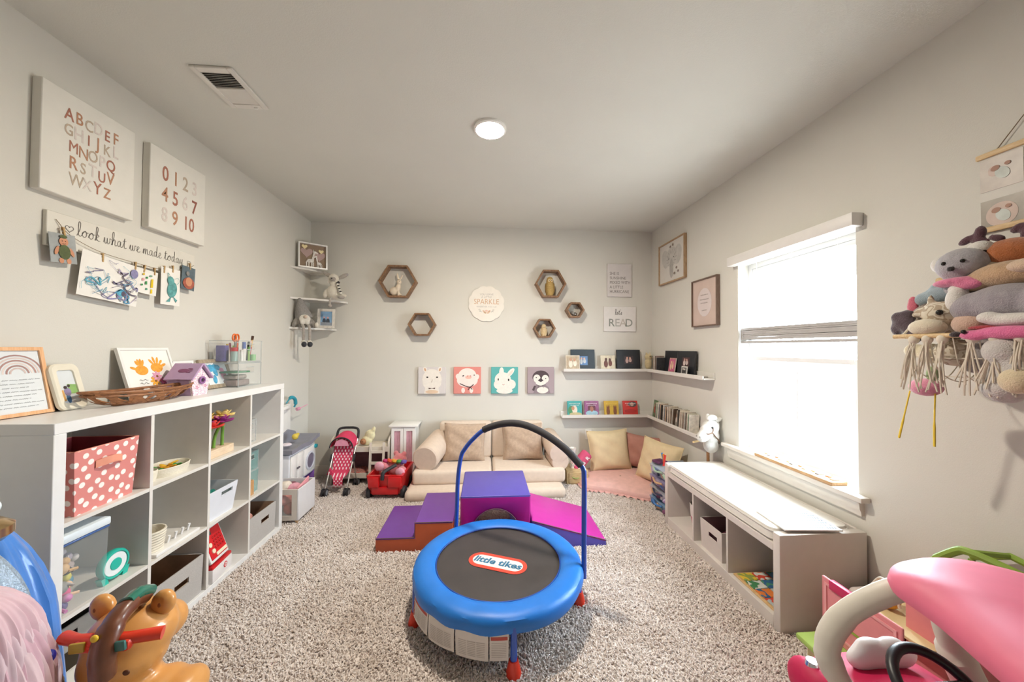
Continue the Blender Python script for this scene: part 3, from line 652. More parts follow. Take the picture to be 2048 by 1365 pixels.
for dx, dy, c, lb in ((-.06, -.05, '#2f9a55', 'green toy block near the front of the white bin'), (-.12, .0, '#8db84c', 'lime toy block in the middle of the white bin'), (-.08, .04, '#2a8f83', 'teal toy block on the far side of the white bin'), (-.17, -.03, '#d7d2c0', 'cream toy block at the back of the white bin')):
    tag(B(P(c, .5, var=.05)).rbox((0, 0, .05), (.07, .06, .1), rot(x=.2, y=.25, z=dx * 9), .01).obj('toy_block', loc=(-1.57 + dx, 2.262 + dy, z2 + .03)), lb, 'toy')
y3, z3 = cell(3, 1)
t = T('teal_clear_bin', 'teal tinted clear bin with toys in the far middle cell', 'bin', (-1.595, 2.585, z3), R90); clearbin(t, .13, .22, .15, tealclear, False)
t = T('teal_clear_bin', 'second teal tinted bin stacked on top in the far middle cell', 'bin', (-1.595, 2.585, z3 + .154), R90); clearbin(t, .13, .22, .13, tealclear)
for dy, dz, c, lb, r in ((.02, .0, '#e6cf4e', 'yellow toy ball in the lower teal bin', .03), (-.02, .035, '#3fb3ae', 'teal toy ball in the lower teal bin', .034)):
    tag(B(P(c, .5, var=.05)).ell((0, 0, r), r).obj('toy_ball', loc=(-1.64, 2.585 + dy, z3 + .004 + dz)), lb, 'ball')
tag(B(wood('#b98a58', '#cfa473', (30, 30, 5))).box((0, -.03, 0), (.02, .03, .1), .002, 1).obj('wooden_block', loc=(-1.59, 2.545, z3)), 'upright wooden block before the lower teal bin', 'block')
# bottom row
greyf = P('#b7b2ae', .9, var=.08, vs=220, bump=.25, bs=700); brown = P('#a5866d', .6, var=.2, vs=12)
y1, z1 = cell(1, 2)
t = T('fabric_bin', 'large grey fabric bin with brown lining in the second bottom cell', 'bin', (-1.56, 1.965, z1), R90)
openbin(t, .305, .28, .205, .006, greyf, brown, .005, slot=(.02, .125, .085, .03), dflare=.004)
tag(B(wood('#c79a6a', '#dab487', (6, 30, 30))).box((0, -.05, 0), (.1, .05, .03), .006).obj('wooden_toy', loc=(-1.70, 1.90, z1 + .008)), 'flat wooden toy lying in the large grey bin', 'toy')
y3, z3 = cell(3, 2)
t = T('fabric_bin', 'grey fabric bin with brown lining in the farthest bottom cell', 'bin', (-1.56, 2.664, z3), R90)
openbin(t, .285, .28, .205, .006, greyf, brown, .005, slot=(.02, .13, .085, .03), dflare=.004)
blob('stuffed_toy', [((0, 0, .09), (.04, .04, .04)), ((-.02, .03, .13), .028)], P('#e5a99f', .9, var=.15, bump=.3), loc=(-1.62, 2.60, z3 + .04)); tag(bpy.data.objects['stuffed_toy'], 'pink soft toy peeking from the farthest grey bin', 'toy')
y2, z2 = cell(2, 2)
red = P('#cf1f26', .35, var=.03)
cr_ = T('toy_cash_register', 'red and white toy cash register keypad propped up in the third bottom cell', 'toy', (-1.60, 2.255, z2 + .115), mw=None)
cr_.rotation_euler = (0, 0, .1)
b = B(P('#e9e6e4', .4, var=.02)).rbox((0, 0, .085), (.02, .165, .2), rot(y=-.35), .008); b.obj('housing', parent=cr_)
mm = rot(y=-.35); nrm = mm @ V((1, 0, 0)); upv = mm @ V((0, 0, 1))
def onreg(y, z, d): return V((0, 0, .085)) + V((0, 1, 0)) * y + upv * z + nrm * d
B(red).rbox(onreg(0, .0, .011), (.004, .142, .165), mm, .001, 1).obj('face_plate', parent=cr_)
B(P('#4a4a44', .3)).rbox(onreg(-.035, .062, .0135), (.003, .045, .022), mm).obj('display', parent=cr_)
for i in range(4):
    for j in range(4): B(P('#b3161d', .4)).rbox(onreg(-.01 + i * .021, .03 - j * .02, .0145), (.006, .013, .012), mm, .002, 1).obj('key', parent=cr_)
for y, z in ((-.05, .0), (-.04, -.04)): B(P('#efe3c8', .5)).cyl(onreg(y, z, .012), onreg(y, z, .018), .013, n=16).obj('button', parent=cr_)
B(P('#efe3c8', .5)).rbox(onreg(.02, -.066, .014), (.004, .09, .018), mm).obj('price_strip', parent=cr_)
rb = T('toy_box', 'red and white toy box under the toy cash register', 'box', (-1.625, 2.27, z2), .12)
B(P('#e7e3e2', .4, var=.02)).box((-.09, -.1, 0), (.07, .09, .075), .004).obj('body', parent=rb); B(red).box((-.088, -.098, .075), (.068, .088, .092), .004).obj('lid', parent=rb)
b = B(red); b.cyl((.0695, .02, .045), (.0715, .02, .045), .017, n=20); b.mat(P('#efe9e6', .5, var=0)).cyl((.0715, .02, .045), (.0722, .02, .045), .011, n=20); b.mat(red).cyl((.0722, .02, .045), (.0728, .02, .045), .005, n=14); b.obj('round_badge', parent=rb)
tag(B(P('#efeded', .4)).box((-.06, -.008, 0), (.05, .008, .1), .004).obj('board_book', loc=(-1.64, 2.345, z2)), 'thin white board book leaning by the toy cash register', 'book')
y0, z0 = cell(0, 2)
t = T('card_box', 'white card box with oval handle hole in the nearest bottom cell', 'box', (-1.56, 1.55, z0), R90)
openbin(t, .18, .26, .13, .0, P('#dcd7cd', .6, var=.03), P('#b9b2a6', .7), .004, slot=(.03, .075, .022, .05))
t = T('card_box', 'grey card box with a dark slot behind the white card box', 'box', (-1.66, 1.585, z0 + .134), R90)
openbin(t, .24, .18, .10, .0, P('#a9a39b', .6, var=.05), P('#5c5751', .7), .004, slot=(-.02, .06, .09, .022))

# -- things standing on the shelf
TZ = 1.12
def picture(name, label, side, loc, w, h, ft, fd, fm, tilt=0, yaw=0, mount=paper, cat='picture frame', group=None, back=True):
    t = T(name, label, cat, mw=on(side, loc, tilt, yaw), group=group)
    b = B(fm).frame(w, h, ft, fd, 0, 0, h / 2); b.obj('frame', parent=t, smooth=0)
    B(mount).box((-w / 2 + ft, ft, fd * .25), (w / 2 - ft, h - ft, fd * .6)).obj('picture', parent=t, smooth=0)
    t['z'] = fd * .6
    return t
def art(t, b, name='artwork'):
    return b.obj(name, parent=t, smooth=0)
peach = wood('#e0a878', '#edbd90', (30, 4, 30)); 
rf = picture('framed_picture', 'light wooden frame with a rainbow print and verse at the near shelf end', 'L', (-1.832, 1.527, TZ), .25, .277, .014, .018, peach, .2, mount=P('#dfe3e6', .7, var=.01)); z = rf['z']
b = B()
for k, c in enumerate(('#a98580', '#d6c5c0', '#b18c86', '#e0d2cd', '#a98580', '#cdb9b4')):
    r = .078 - k * .011; b.mat(P(c, .8, var=.1)); b.stroke([(.035 + r * math.cos(a), .17 + r * math.sin(a) * .95) for a in [PI * i / 16 for i in range(17)]], .006, z, smooth=False)
b.mat(P('#6a6d75', .8))
def scribble(b, x0, x1, y, h, z, w=.0013, seed=0):
    r = random.Random(seed); x = x0
    while x < x1 - .004:
        e = min(x1, x + r.uniform(.012, .03)); n = max(3, int((e - x) / .003))
        b.stroke([(x + (e - x) * i / n, y + h * (.5 if i % 2 else -.5) * r.uniform(.4, 1)) for i in range(n + 1)], w, z, smooth=False); x = e + .005
for k in range(8): scribble(b, -.075, .1 - .02 * ((k * 7) % 3), .145 - k * .0155, .004, z, seed=k)
art(rf, b, 'print')
# dark frame between
df = T('framed_picture', 'small dark wooden frame standing between the rainbow print and rounded frame', 'picture frame', mw=on('L', (-1.874, 1.70, TZ), .04, 0))
B(wood('#c1a483', '#d1b493')).box((-.05, .125, 0), (.05, .16, .02), .002, 1).obj('top_rail', parent=df); B(wood('#57463f', '#6d5a50')).box((-.05, 0, 0), (.05, .125, .018), .002, 1).obj('panel', parent=df)
# rounded frame
wf = T('framed_picture', 'rounded cream photo frame beside the woven tray', 'picture frame', mw=on('L', (-1.812, 1.712, TZ), .26, .12))
def rrect(w, h, r, cx, cy, n=6):
    out = []
    for qx, qy, a0 in ((1, 1, 0), (-1, 1, PI / 2), (-1, -1, PI), (1, -1, 3 * PI / 2)):
        for i in range(n + 1):
            a = a0 + PI / 2 * i / n; out.append((cx + qx * (w / 2 - r) + r * math.cos(a), cy + qy * (h / 2 - r) + r * math.sin(a)))
    return out
def ring_frame(b, wo, ho, ro, wi, hi, ri, d, cx, cy):
    A = rrect(wo, ho, ro, cx, cy); A2 = rrect(wo - .012, ho - .012, ro - .004, cx, cy); C = rrect(wi, hi, ri, cx, cy); k = len(A)
    vs = [(x, y, 0) for x, y in A] + [(x, y, d * .7) for x, y in A] + [(x, y, d) for x, y in A2] + [(x, y, d * .8) for x, y in C] + [(x, y, 0) for x, y in C]
    b.raw(vs, [(j * k + i, j * k + (i + 1) % k, (j + 1) * k + (i + 1) % k, (j + 1) * k + i) for j in range(4) for i in range(k)]); return b
ring_frame(B(P('#e6dfcd', .45, var=.03)), .125, .205, .03, .073, .148, .012, .018, 0, .1025).obj('frame', parent=wf)
B(P('#d9dee2', .4, var=.02)).box((-.04, .025, .004), (.04, .18, .008)).obj('photo', parent=wf, smooth=0)
b = B(P('#8fb66a', .6, var=.2)); b.poly([(.0, .07), (.036, .07), (.036, .11), (.0, .115)], .008); b.mat(P('#d9a764', .6)).poly([(-.03, .04), (-.02, .04), (-.022, .09), (-.032, .088)], .008)
b.mat(P('#47719c', .7, var=.2)).disc(-.008, .05, .009, .02, .0086); b.mat(P('#8f83a6', .7, var=.2)).disc(-.006, .08, .014, .018, .0086); b.mat(P('#3f3432', .7)).disc(-.012, .1, .007, z=.009); b.disc(.003, .106, .006, z=.009); art(wf, b, 'printed_picture')
# handprint frame
hf = picture('framed_picture', 'white frame with orange handprints and painted flowers', 'L', (-1.803, 2.103, TZ), .295, .28, .013, .016, gloss_white, .3, mount=P('#f2efea', .7, var=.01)); z = hf['z']
orange = P('#eda13a', .8, var=.15, vs=80)
def handprint(b, x, y, s, mir, sp):
    b.disc(x, y, .034 * s, .026 * s, z)
    for k in range(4):
        a = PI / 2 + mir * (-.35 + k * .26) * sp; L_ = (.03, .036, .034, .026)[k] * s
        b.disc(x + math.cos(a) * (.042 * s), y + math.sin(a) * (.042 * s), .0065 * s, L_ * .55, z, a - PI / 2)
    a = PI / 2 + mir * 1.15; b.disc(x + math.cos(a) * .045 * s, y + math.sin(a) * .03 * s, .007 * s, .017 * s, z, a - PI / 2)
b = B(orange); handprint(b, -.045, .155, 1.05, 1, 1); handprint(b, .045, .165, 1.05, -1, 1.8)
for x, y, c, r in ((.015, .09, '#eca93a', .03), (.03, .115, '#e4a2bd', .03), (.06, .085, '#d16f9c', .022)):
    b.mat(P(c, .8, var=.15))
    for k in range(8): a = k * PI / 4; b.disc(x + math.cos(a) * r * .6, y + math.sin(a) * r * .6, r * .42, r * .2, z + .0006, a)
    b.mat(P('#8a5a2c', .8)).disc(x, y, r * .22, z=z + .0012)
b.mat(dark_line)
for k in range(2): b.stroke([(-.075 + i * .008, .1 - k * .018 + .004 * math.sin(i * 2)) for i in range(7)], .002, z)
b.mat(P('#7c9a6a', .8)).stroke([(.06, .1), (.08, .12), (.1, .125)], .002, z); art(hf, b, 'handprints')
picture('framed_picture', 'white frame half hidden behind the birdhouse', 'L', (-1.862, 2.352, TZ), .15, .19, .014, .014, gloss_white, .08)
gf = picture('framed_picture', 'weathered grey wood frame with blue and pink painting', 'L', (-1.795, 2.565, TZ), .25, .2, .024, .016, wood('#94846f', '#b0a089', (30, 5, 30)), .34, mount=P('#e2e6e8', .7, var=.02)); z = gf['z']
b = B(P('#4f9fc4', .8, var=.3, vs=50)); 
for x, y, rx, ry, a in ((-.04, .14, .03, .025, .5), (-.01, .12, .02, .04, .2), (-.03, .06, .018, .03, -.2), (.0, .15, .03, .015, 0), (.025, .14, .02, .02, .3)): b.disc(x, y, rx, ry, z, a)
b.mat(P('#6f8ea3', .8, var=.3)).disc(-.07, .14, .022, .028, z + .0007); b.mat(P('#d994ab', .8, var=.25)).disc(.055, .09, .024, .035, z + .0007); b.disc(.05, .125, .02, .012, z + .0007); b.disc(.06, .055, .018, .006, z + .0007); art(gf, b, 'painting')
# birdhouse
bh = T('birdhouse', 'lilac painted birdhouse with speckled white front', 'birdhouse', (-1.652, 2.205, TZ), R90 - .0)
lil = P('#b99cc0', .7, var=.06); spk = ramp_noise('speckled_paint', ['#efe9ec', '#efe9ec', '#efe9ec', '#d596b0', '#efe9ec', '#b98ac0'], 110, 2)
poly = [(-.05, 0), (.05, 0), (.068, .088), (0, .165), (-.068, .088)]
B(spk).prism(poly, 0, .012, 'y').obj('front_wall', parent=bh, smooth=0)
b = B(lil); b.prism([(-.05, 0), (.05, 0), (.066, .086), (0, .16), (-.066, .086)], .012, .13, 'y'); b.obj('body', parent=bh, smooth=0)
for s in (-1, 1):
    a = math.atan2(.077, .068); c_ = V((s * .04, .06, .128)); B(lil).rbox(c_ + V((s * .0, 0, .008)), (.118, .155, .01), rot(y=s * a), .002, 1).obj('roof_panel', parent=bh)
b = B(P('#96679f', .6, var=.05)).lathe([(.022, 0), (.022, .006), (.013, .006), (.013, 0)], (.004, -.005, .085), 20, rot(x=R90), caps=False); b.obj('entrance_ring', parent=bh); B(P('#3c2c45', .8)).cyl((.004, -.001, .085), (.004, -.0015, .085), .013, n=20).obj('entrance', parent=bh)
hp = P('#8d5578', .8, var=.2); b = B(hp); nl = V((-math.sin(math.atan2(.077, .068)), 0, math.cos(math.atan2(.077, .068)))); m3 = rot(y=-math.atan2(.077, .068))
cc = V((-.042, .06, .1425))
b.ell(cc, (.014, .03, .0012), m3)
for k in range(4): b.ell(cc + m3 @ V((-.012 + .009 * k, -.036 if k in (1, 2) else -.03, 0)), (.0035, .014, .0012), m3, 8, 6)
b.obj('painted_handprint', parent=bh)
b = B(P('#cf86a6', .8))
for x, zz in ((-.025, .045), (.035, .05)):
    for k in range(5): a = k * 2 * PI / 5; b.ell((x + .007 * math.cos(a), -.0006, zz + .007 * math.sin(a)), (.005, .0006, .003), rot(y=-a), 8, 4)
b.obj('painted_flower', parent=bh)
# woven boat tray
wt = T('woven_tray', 'oval brown woven bamboo tray at the front of the shelf top', 'tray', (-1.715, 1.925, TZ), math.atan2(.475, .085))
bam = wood('#7c4f30', '#a56f47', (8, 30, 30)); RX, RY, HZ = .24, .088, .062
def rimz(a): return HZ + .012 * math.cos(a) ** 2
b = B(bam); b.tube([(RX * math.cos(a), RY * math.sin(a), rimz(a)) for a in [2 * PI * i / 48 for i in range(48)]], .007, 8, True, .7); b.obj('rim', parent=wt)
b = B(bam); b.tube([((RX - .006) * math.cos(a), (RY - .006) * math.sin(a), rimz(a) - .016) for a in [2 * PI * i / 48 for i in range(48)]], .006, 6, True, .7); b.obj('inner_rim', parent=wt)
for i in range(26):
    a = 2 * PI * (i + .5) / 26; w_ = .045
    def strip(u, v, o):
        aa = a + (u - .5) * w_ * 4 * (.55 + .45 * v) + (.35 if i % 2 else -.35) * (1 - v); k = .45 + .55 * v ** .6
        return (RX * k * math.cos(aa), RY * k * math.sin(aa), .004 + o + (rimz(aa) - .006) * v ** 1.6)
    b = B(bam); b.surf(lambda u, v: strip(u, v, 0), 3, 7); b.surf(lambda u, v: strip(u, v, .002), 3, 7); b.obj('woven_strip', parent=wt)
b = B(bam); b.raw([(RX * .52 * math.cos(2 * PI * i / 32), RY * .52 * math.sin(2 * PI * i / 32), z) for z in (.001, .006) for i in range(32)], [tuple(range(32))[::-1], tuple(range(32, 64))] + [(i, (i + 1) % 32, 32 + (i + 1) % 32, 32 + i) for i in range(32)]); b.obj('base', parent=wt)
# clear craft bins
lb_ = T('clear_bin', 'lower clear craft bin with green folder, far end of shelf top', 'bin', (-1.682, 2.688, TZ), R90); clearbin(lb_, .245, .185, .162, clear)
B(edgeclear).box((-.124, -.004, .163), (.124, .186, .172), .002, 1).obj('lid', parent=lb_)
ub = T('clear_bin', 'upper clear craft bin full of markers and scissors', 'bin', (-1.682, 2.688, TZ + .173), R90); clearbin(ub, .245, .185, .148, clear)
BZ = TZ + .178
tag(B(P('#5f8f72', .6, var=.1)).box((-.07, -.09, 0), (.07, .05, .012), .003).obj('green_folder', loc=(-1.775, 2.68, TZ + .095)), 'green folder lying in the lower craft bin', 'folder')
tag(B(P('#8f7d78', .7, var=.2, vs=40)).box((-.07, -.08, 0), (.06, .06, .04), .006).obj('craft_supplies_pouch', loc=(-1.775, 2.68, TZ + .006)), 'brownish pouch at the bottom of the lower craft bin', 'pouch')
tag(B(P('#9d938b', .7, var=.2, vs=40)).box((-.05, -.07, 0), (.05, .05, .03), .01).obj('craft_pouch', loc=(-1.775, 2.68, TZ + .05)), 'grey pouch under the green folder in the lower craft bin', 'pouch')
t = T('scissors', 'orange handled scissors standing in the upper craft bin', 'scissors', (-1.76, 2.655, BZ), R90)
for s in (-1, 1):
    B(P('#e36a1f', .35, var=.03)).tube([(s * .022 + .017 * math.cos(a), .005 * s, .165 + .024 * math.sin(a)) for a in [2 * PI * i / 18 for i in range(18)]], .0055, 8, True).obj('handle_loop', parent=t)
    B(P('#b9bcc0', .25, metal=1, var=0)).prism([(s * .01, .145), (s * .018, .14), (-s * .006, .005), (-s * .012, .01)], s * .002, s * .004, 'y').obj('blade', parent=t)
def stick(name, lb, x, y, h, r, c1, c2, capf=.3, lean=(0, 0), cat='marker'):
    t = T(name, lb, cat, (x, y, BZ)); d = V((lean[0], lean[1], 1)).normalized()
    B(P(c1, .4, var=.03)).cyl((0, 0, 0), d * h * (1 - capf), r, n=14).obj('barrel', parent=t); B(P(c2, .4, var=.03)).cyl(d * h * (1 - capf), d * h, r * 1.06, n=14).obj('cap', parent=t)
stick('glue_stick', 'white glue stick with blue cap in the upper craft bin', -1.715, 2.672, .135, .011, '#e8e6e2', '#2f55a8', .35)
stick('glue_stick', 'short white glue stick beside the blue capped one', -1.712, 2.644, .08, .011, '#e8e6e2', '#d8d4cf', .2)
stick('marker_pen', 'orange marker pen behind the glue sticks', -1.78, 2.70, .13, .008, '#e0622c', '#e0622c', .3)
stick('marker_pen', 'green marker pen near the bin corner', -1.70, 2.70, .1, .007, '#8fb85a', '#5f9a4a', .3)
stick('marker_pen', 'tall dark pencil between the markers', -1.79, 2.69, .18, .0045, '#6d6a6a', '#5a5555', .2, cat='pencil')
stick('marker_pen', 'black marker leaning toward the far corner', -1.74, 2.745, .14, .007, '#3a4440', '#23302c', .3, (.0, .12))
stick('marker_pen', 'yellow marker pen at the back of the upper craft bin', -1.82, 2.66, .12, .007, '#e0c23c', '#d8b52c', .3)
stick('marker_pen', 'lime green felt pen beside the scissors', -1.80, 2.675, .11, .006, '#a9c95a', '#8ab545', .3, (.05, .1))
stick('marker_pen', 'pink felt pen leaning at the back of the craft bin', -1.83, 2.72, .13, .006, '#d9789a', '#c95a82', .3, (0, -.15))
stick('pencil', 'thin silver pencil leaning on the far bin wall', -1.72, 2.73, .15, .0035, '#b9bcc0', '#e8b5a0', .1, (0, .2), 'pencil')
t = T('paintbrush', 'red handled paintbrush sticking out of the upper craft bin', 'paintbrush', (-1.73, 2.75, BZ)); d = V((0, .22, 1)).normalized()
B(P('#b8282e', .3, var=.03)).cyl((0, 0, 0), d * .1, .005, .006, 10).obj('handle', parent=t); B(P('#d8b26c', .4, var=.03)).cyl(d * .1, d * .155, .006, .007, 10).obj('ferrule', parent=t); B(P('#4a3024', .9, var=.2)).cyl(d * .155, d * .185, .008, .009, 10).obj('bristles', parent=t)
t = T('paint_jar', 'clear jar with red lid at the near side of the craft bin', 'jar', (-1.735, 2.605, BZ)); B(P('#9fb8b3', .3, var=.1)).lathe([(.0, 0), (.021, 0), (.022, .06), (.02, .07)], n=20).obj('glass', parent=t); B(P('#c4262c', .4)).lathe([(0, .07), (.023, .07), (.023, .095), (.0, .097)], n=20).obj('lid', parent=t)
tag(B(P('#6a63a0', .5, var=.2, vs=40)).box((-.03, -.02, 0), (.03, .02, .11), .004).obj('crayon_box', loc=(-1.81, 2.60, BZ)), 'purple crayon box in the upper craft bin corner', 'box')
tag(B(P('#8fc487', .4, var=.05)).lathe([(0, 0), (.018, 0), (.018, .045), (0, .046)], n=16).obj('glitter_tub', loc=(-1.705, 2.755, BZ)), 'small green tub under the paintbrush', 'tub')

# ================================================================ back-left corner shelves
whiteshelf = P('#dedad4', .4, var=.02)
def corner_shelf(lb, z, a, c, prof):
    """wavy corner shelf: a = reach along left wall, c = reach along back wall"""
    t = T('corner_shelf', lb, 'shelf', (XL, D, z))
    pts = [(0, 0), (c, 0)] + prof + [(0, -a)]
    B(whiteshelf).prism(pts, 0, .018).obj('board', parent=t, smooth=30); return t
wave = lambda c, a, k: [(c * (1 - f) + .0 + .03 * math.sin(f * 2 * PI) * k, -a * f - .06 * math.sin(f * PI)) for f in [.08 + .84 * i / 12 for i in range(13)]]
corner_shelf('upper white wavy corner shelf holding the giraffe picture', 2.178, .40, .205, wave(.205, .40, 1))
corner_shelf('middle white wavy corner shelf holding the plush rabbit', 1.872, .385, .40, wave(.40, .385, 1))
corner_shelf('lower white corner shelf holding the gnome and photo frame', 1.576, .40, .285, wave(.285, .40, .4))
# giraffe shadow box
gz = 2.196
gb = T('giraffe_picture', 'white shadow-box picture of two giraffes and hearts', 'picture', mw=M.Translation((-1.765, 3.76, gz)) @ M.Rotation(.62, 4, 'Z') @ on('B', (0, 0, 0)) @ M.Rotation(-.06, 4, 'X'))
B(gloss_white).frame(.262, .255, .012, .04, 0, 0, .1275).obj('frame', parent=gb, smooth=0); B(P('#8f7a66', .8, var=.08)).box((-.12, .01, .004), (.12, .245, .014)).obj('backing', parent=gb, smooth=0)
b = B(P('#b49a95', .7, var=.05)); b.poly(heart(-.055, .16, .055)[:-1], .0145, .003); b.poly(heart(.06, .135, .055)[:-1], .0145, .003); b.obj('rose_heart', parent=gb, smooth=0)
b = B(P('#e8d9a8', .6, var=.05)); b.poly(heart(-.075, .215, .026)[:-1], .018, .004); b.poly(heart(.075, .185, .024)[:-1], .018, .004); b.obj('gold_heart', parent=gb, smooth=0)
gw = ramp_noise('giraffe_spots', ['#ece8e2', '#ece8e2', '#b5aba2', '#ece8e2'], 90, 1)
def giraffe(x, y, s, m):
    b = B(gw); Q = lambda pts: b.poly([(x + m * px * s, y + py * s) for px, py in pts], .018, .004)
    Q([(-.5, .5), (.3, .5), (.35, .95), (-.3, .9)]); Q([(.1, .9), (.35, .95), (.5, 1.8), (.3, 1.8)]); Q([(.25, 1.7), (.75, 1.62), (.78, 1.78), (.45, 1.98), (.28, 1.95)])
    for lx in (-.5, -.25, .05, .22): Q([(lx, 0), (lx + .12, 0), (lx + .13, .55), (lx, .55)])
    Q([(.3, 1.93), (.34, 1.93), (.32, 2.12), (.28, 2.12)]); b.obj('giraffe_cutout', parent=gb, smooth=0)
giraffe(-.02, .015, .085, 1); giraffe(.055, .015, .06, -1)
# plush honey bear (generic), rabbit, gnome
fur = lambda c, v=.12: P(c, .95, var=v, vs=60, bump=.8, bs=260, sheen=.4)
def eyes(t, pts, r, c='#15120f'):
    for p in pts: B(P(c, .2, var=0)).ell(p, r, None, 10, 6).obj('eye', parent=t)
mz = 1.89
rb_ = T('plush_rabbit', 'white plush rabbit with striped scarf and floppy grey ears', 'plush toy', (-1.565, 3.80, mz), .15)
cream = fur('#ddd6c8', .06); greyp = fur('#a79f97', .12)
blob('body', [((0, 0, .075), (.075, .06, .078)), ((0, -.01, .165), (.042, .04, .045)), ((0, -.02, .215), (.05, .05, .05)), ((-.075, -.01, .06), (.025, .025, .05), rot(y=.3)), ((.08, -.03, .04), (.05, .03, .022))], cream, rb_, .006)
for s, p, r in ((-1, (-.06, 0, .255), rot(y=-1.0, z=.2)), (1, (.085, -.005, .245), rot(y=1.05))): blob('ear', [(p, (.022, .014, .062), r)], greyp, rb_, .005)
blob('face', [((0, -.055, .205), (.032, .02, .026))], greyp, rb_, .005); B(black).ell((-.005, -.077, .205), (.007, .005, .005)).obj('nose', parent=rb_)
stripe = B()
for i in range(10):
    stripe.mat(P('#e4dfd6', .9) if i % 2 else P('#3d3a3a', .9)); a0 = -.4 + i * .38
    stripe.tube([(.047 * math.cos(a0 + k * .127), -.012 + .047 * math.sin(a0 + k * .127), .178) for k in range(4)], .012, 8)
for i in range(8): stripe.mat(P('#e4dfd6', .9) if i % 2 else P('#3d3a3a', .9)); stripe.tube([(.04 + .006 * i, -.055 - .003 * i, .172 - .015 * i), (.046 + .006 * i, -.058 - .003 * i, .157 - .015 * i)], .012, 8, flat=.6)
stripe.obj('striped_scarf', parent=rb_)
blob('dangling_leg', [((-.01, -.075, .0), (.014, .025, .014)), ((-.012, -.1, -.035), (.012, .012, .04)), ((-.012, -.105, -.075), (.02, .02, .016))], greyp, rb_, .005); blob('paw', [((.085, -.07, .018), (.035, .035, .02))], greyp, rb_, .005)
gz = 1.594
gn = T('plush_gnome', 'grey plush gnome with tall hat dangling its legs off the lower corner shelf', 'plush toy', (-1.80, 3.68, gz), .55)
gk = fur('#8d8780', .25); blob('body', [((0, 0, .06), (.075, .065, .065)), ((-.075, -.01, .05), (.022, .025, .06), rot(y=.4)), ((.075, -.02, .04), (.022, .025, .05), rot(y=-.4))], gk, gn, .006)
b = B(P('#8f8b88', .95, var=.2, vs=120, bump=.6, bs=400)); b.lathe([(.078, 0), (.07, .05), (.052, .11), (.03, .17), (.012, .2), (.0, .205)], (0, .01, .09), 20, rot(x=.05, y=-.22)); b.obj('pointed_hat', parent=gn)
blob('beard', [((0, -.06, .08), (.05, .018, .045)), ((-.02, -.065, .05), (.022, .014, .03)), ((.022, -.065, .05), (.022, .014, .03))], fur('#d9d3c9', .06), gn, .005); B(P('#cdb9aa', .8, var=.05)).ell((.005, -.085, .1), .016).obj('nose', parent=gn)
for dx in (-.02, .03):
    B(greyp).tube(cr([(dx, -.055, .02), (dx + .005, -.1, .0), (dx + .01, -.11, -.06), (dx + .008, -.108, -.14)], 5), .013, 8).obj('leg', parent=gn)
    blob('boot', [((dx + .012, -.12, -.17), (.024, .034, .028))], P('#33343a', .7, var=.1), gn, .005); blob('cuff', [((dx + .008, -.108, -.142), (.022, .022, .014))], cream, gn, .005)
blob('hand', [((.105, -.045, .025), (.018, .018, .028))], cream, gn, .005)
pf = picture('framed_picture', 'whitewashed frame with a blue family photo beside the gnome', 'B', (-1.66, 3.85, 1.594), .165, .205, .028, .016, wood('#c9c2b8', '#dcd7ce', (30, 5, 30)), .12, .25, mount=P('#7fa3c4', .5, var=.2, vs=15)); z = pf['z']
b = B(P('#3d4450', .6, var=.2)); b.disc(-.02, .075, .016, .03, z); b.disc(.015, .07, .018, .035, z); b.mat(P('#8a8f98', .6, var=.2)).poly([(-.05, .03), (.05, .03), (.05, .06), (-.05, .065)], z); b.mat(P('#cc9999', .6)).disc(-.02, .115, .009, z=z); b.disc(.014, .112, .01, z=z); art(pf, b, 'printed_picture')

# ================================================================ hexagon shelves and little figures
hexw = wood('#6f4f36', '#947050', (12, 12, 12))
def hexshelf(lb, x, z, R, Rz, d=.1):
    t = T('hexagon_shelf', lb, 'shelf', (x, D, z), group='hexagon wall shelves'); th = .018
    for k in range(6):
        a0, a1 = k * PI / 3, (k + 1) * PI / 3; i0 = 1 - th / (R * .866)
        q = [(R * math.cos(a0), Rz * math.sin(a0)), (R * math.cos(a1), Rz * math.sin(a1)), (R * i0 * math.cos(a1), Rz * i0 * math.sin(a1)), (R * i0 * math.cos(a0), Rz * i0 * math.sin(a0))]
        B(hexw).prism(q, -d, 0, 'y').obj('board', parent=t, smooth=0)
    return t
hexshelf('large hexagon wood shelf with the white rabbit figurine', -.949, 2.113, .203, .2)
hexshelf('empty hexagon wood shelf below and right of the rabbit shelf', -.688, 1.65, .149, .141)
hexshelf('large hexagon wood shelf with the tall owl figurine', .722, 2.119, .175, .176)
hexshelf('small hexagon wood shelf with the cream owl figurine', .655, 1.62, .124, .12)
hexshelf('smallest hexagon wood shelf with the silver elephant', 1.0, 1.829, .105, .098)
cer = P('#dccdb8', .5, var=.04)
f = T('rabbit_figurine', 'cream seated rabbit figurine in the upper left hexagon shelf', 'figurine', (-.955, D - .055, 1.958))
blob('body', [((-.035, 0, .05), (.05, .032, .05)), ((.005, -.005, .085), (.03, .026, .055), rot(y=.2)), ((.018, -.012, .15), (.027, .024, .03)), ((.015, -.02, .02), (.016, .02, .035)), ((.035, -.018, .012), (.015, .02, .012)), ((.0, 0, .21), (.012, .009, .045), rot(y=-.15)), ((.038, 0, .2), (.011, .008, .04), rot(y=.5))], cer, f, .005); eyes(f, [(.024, -.034, .155)], .004, '#5a4a40')
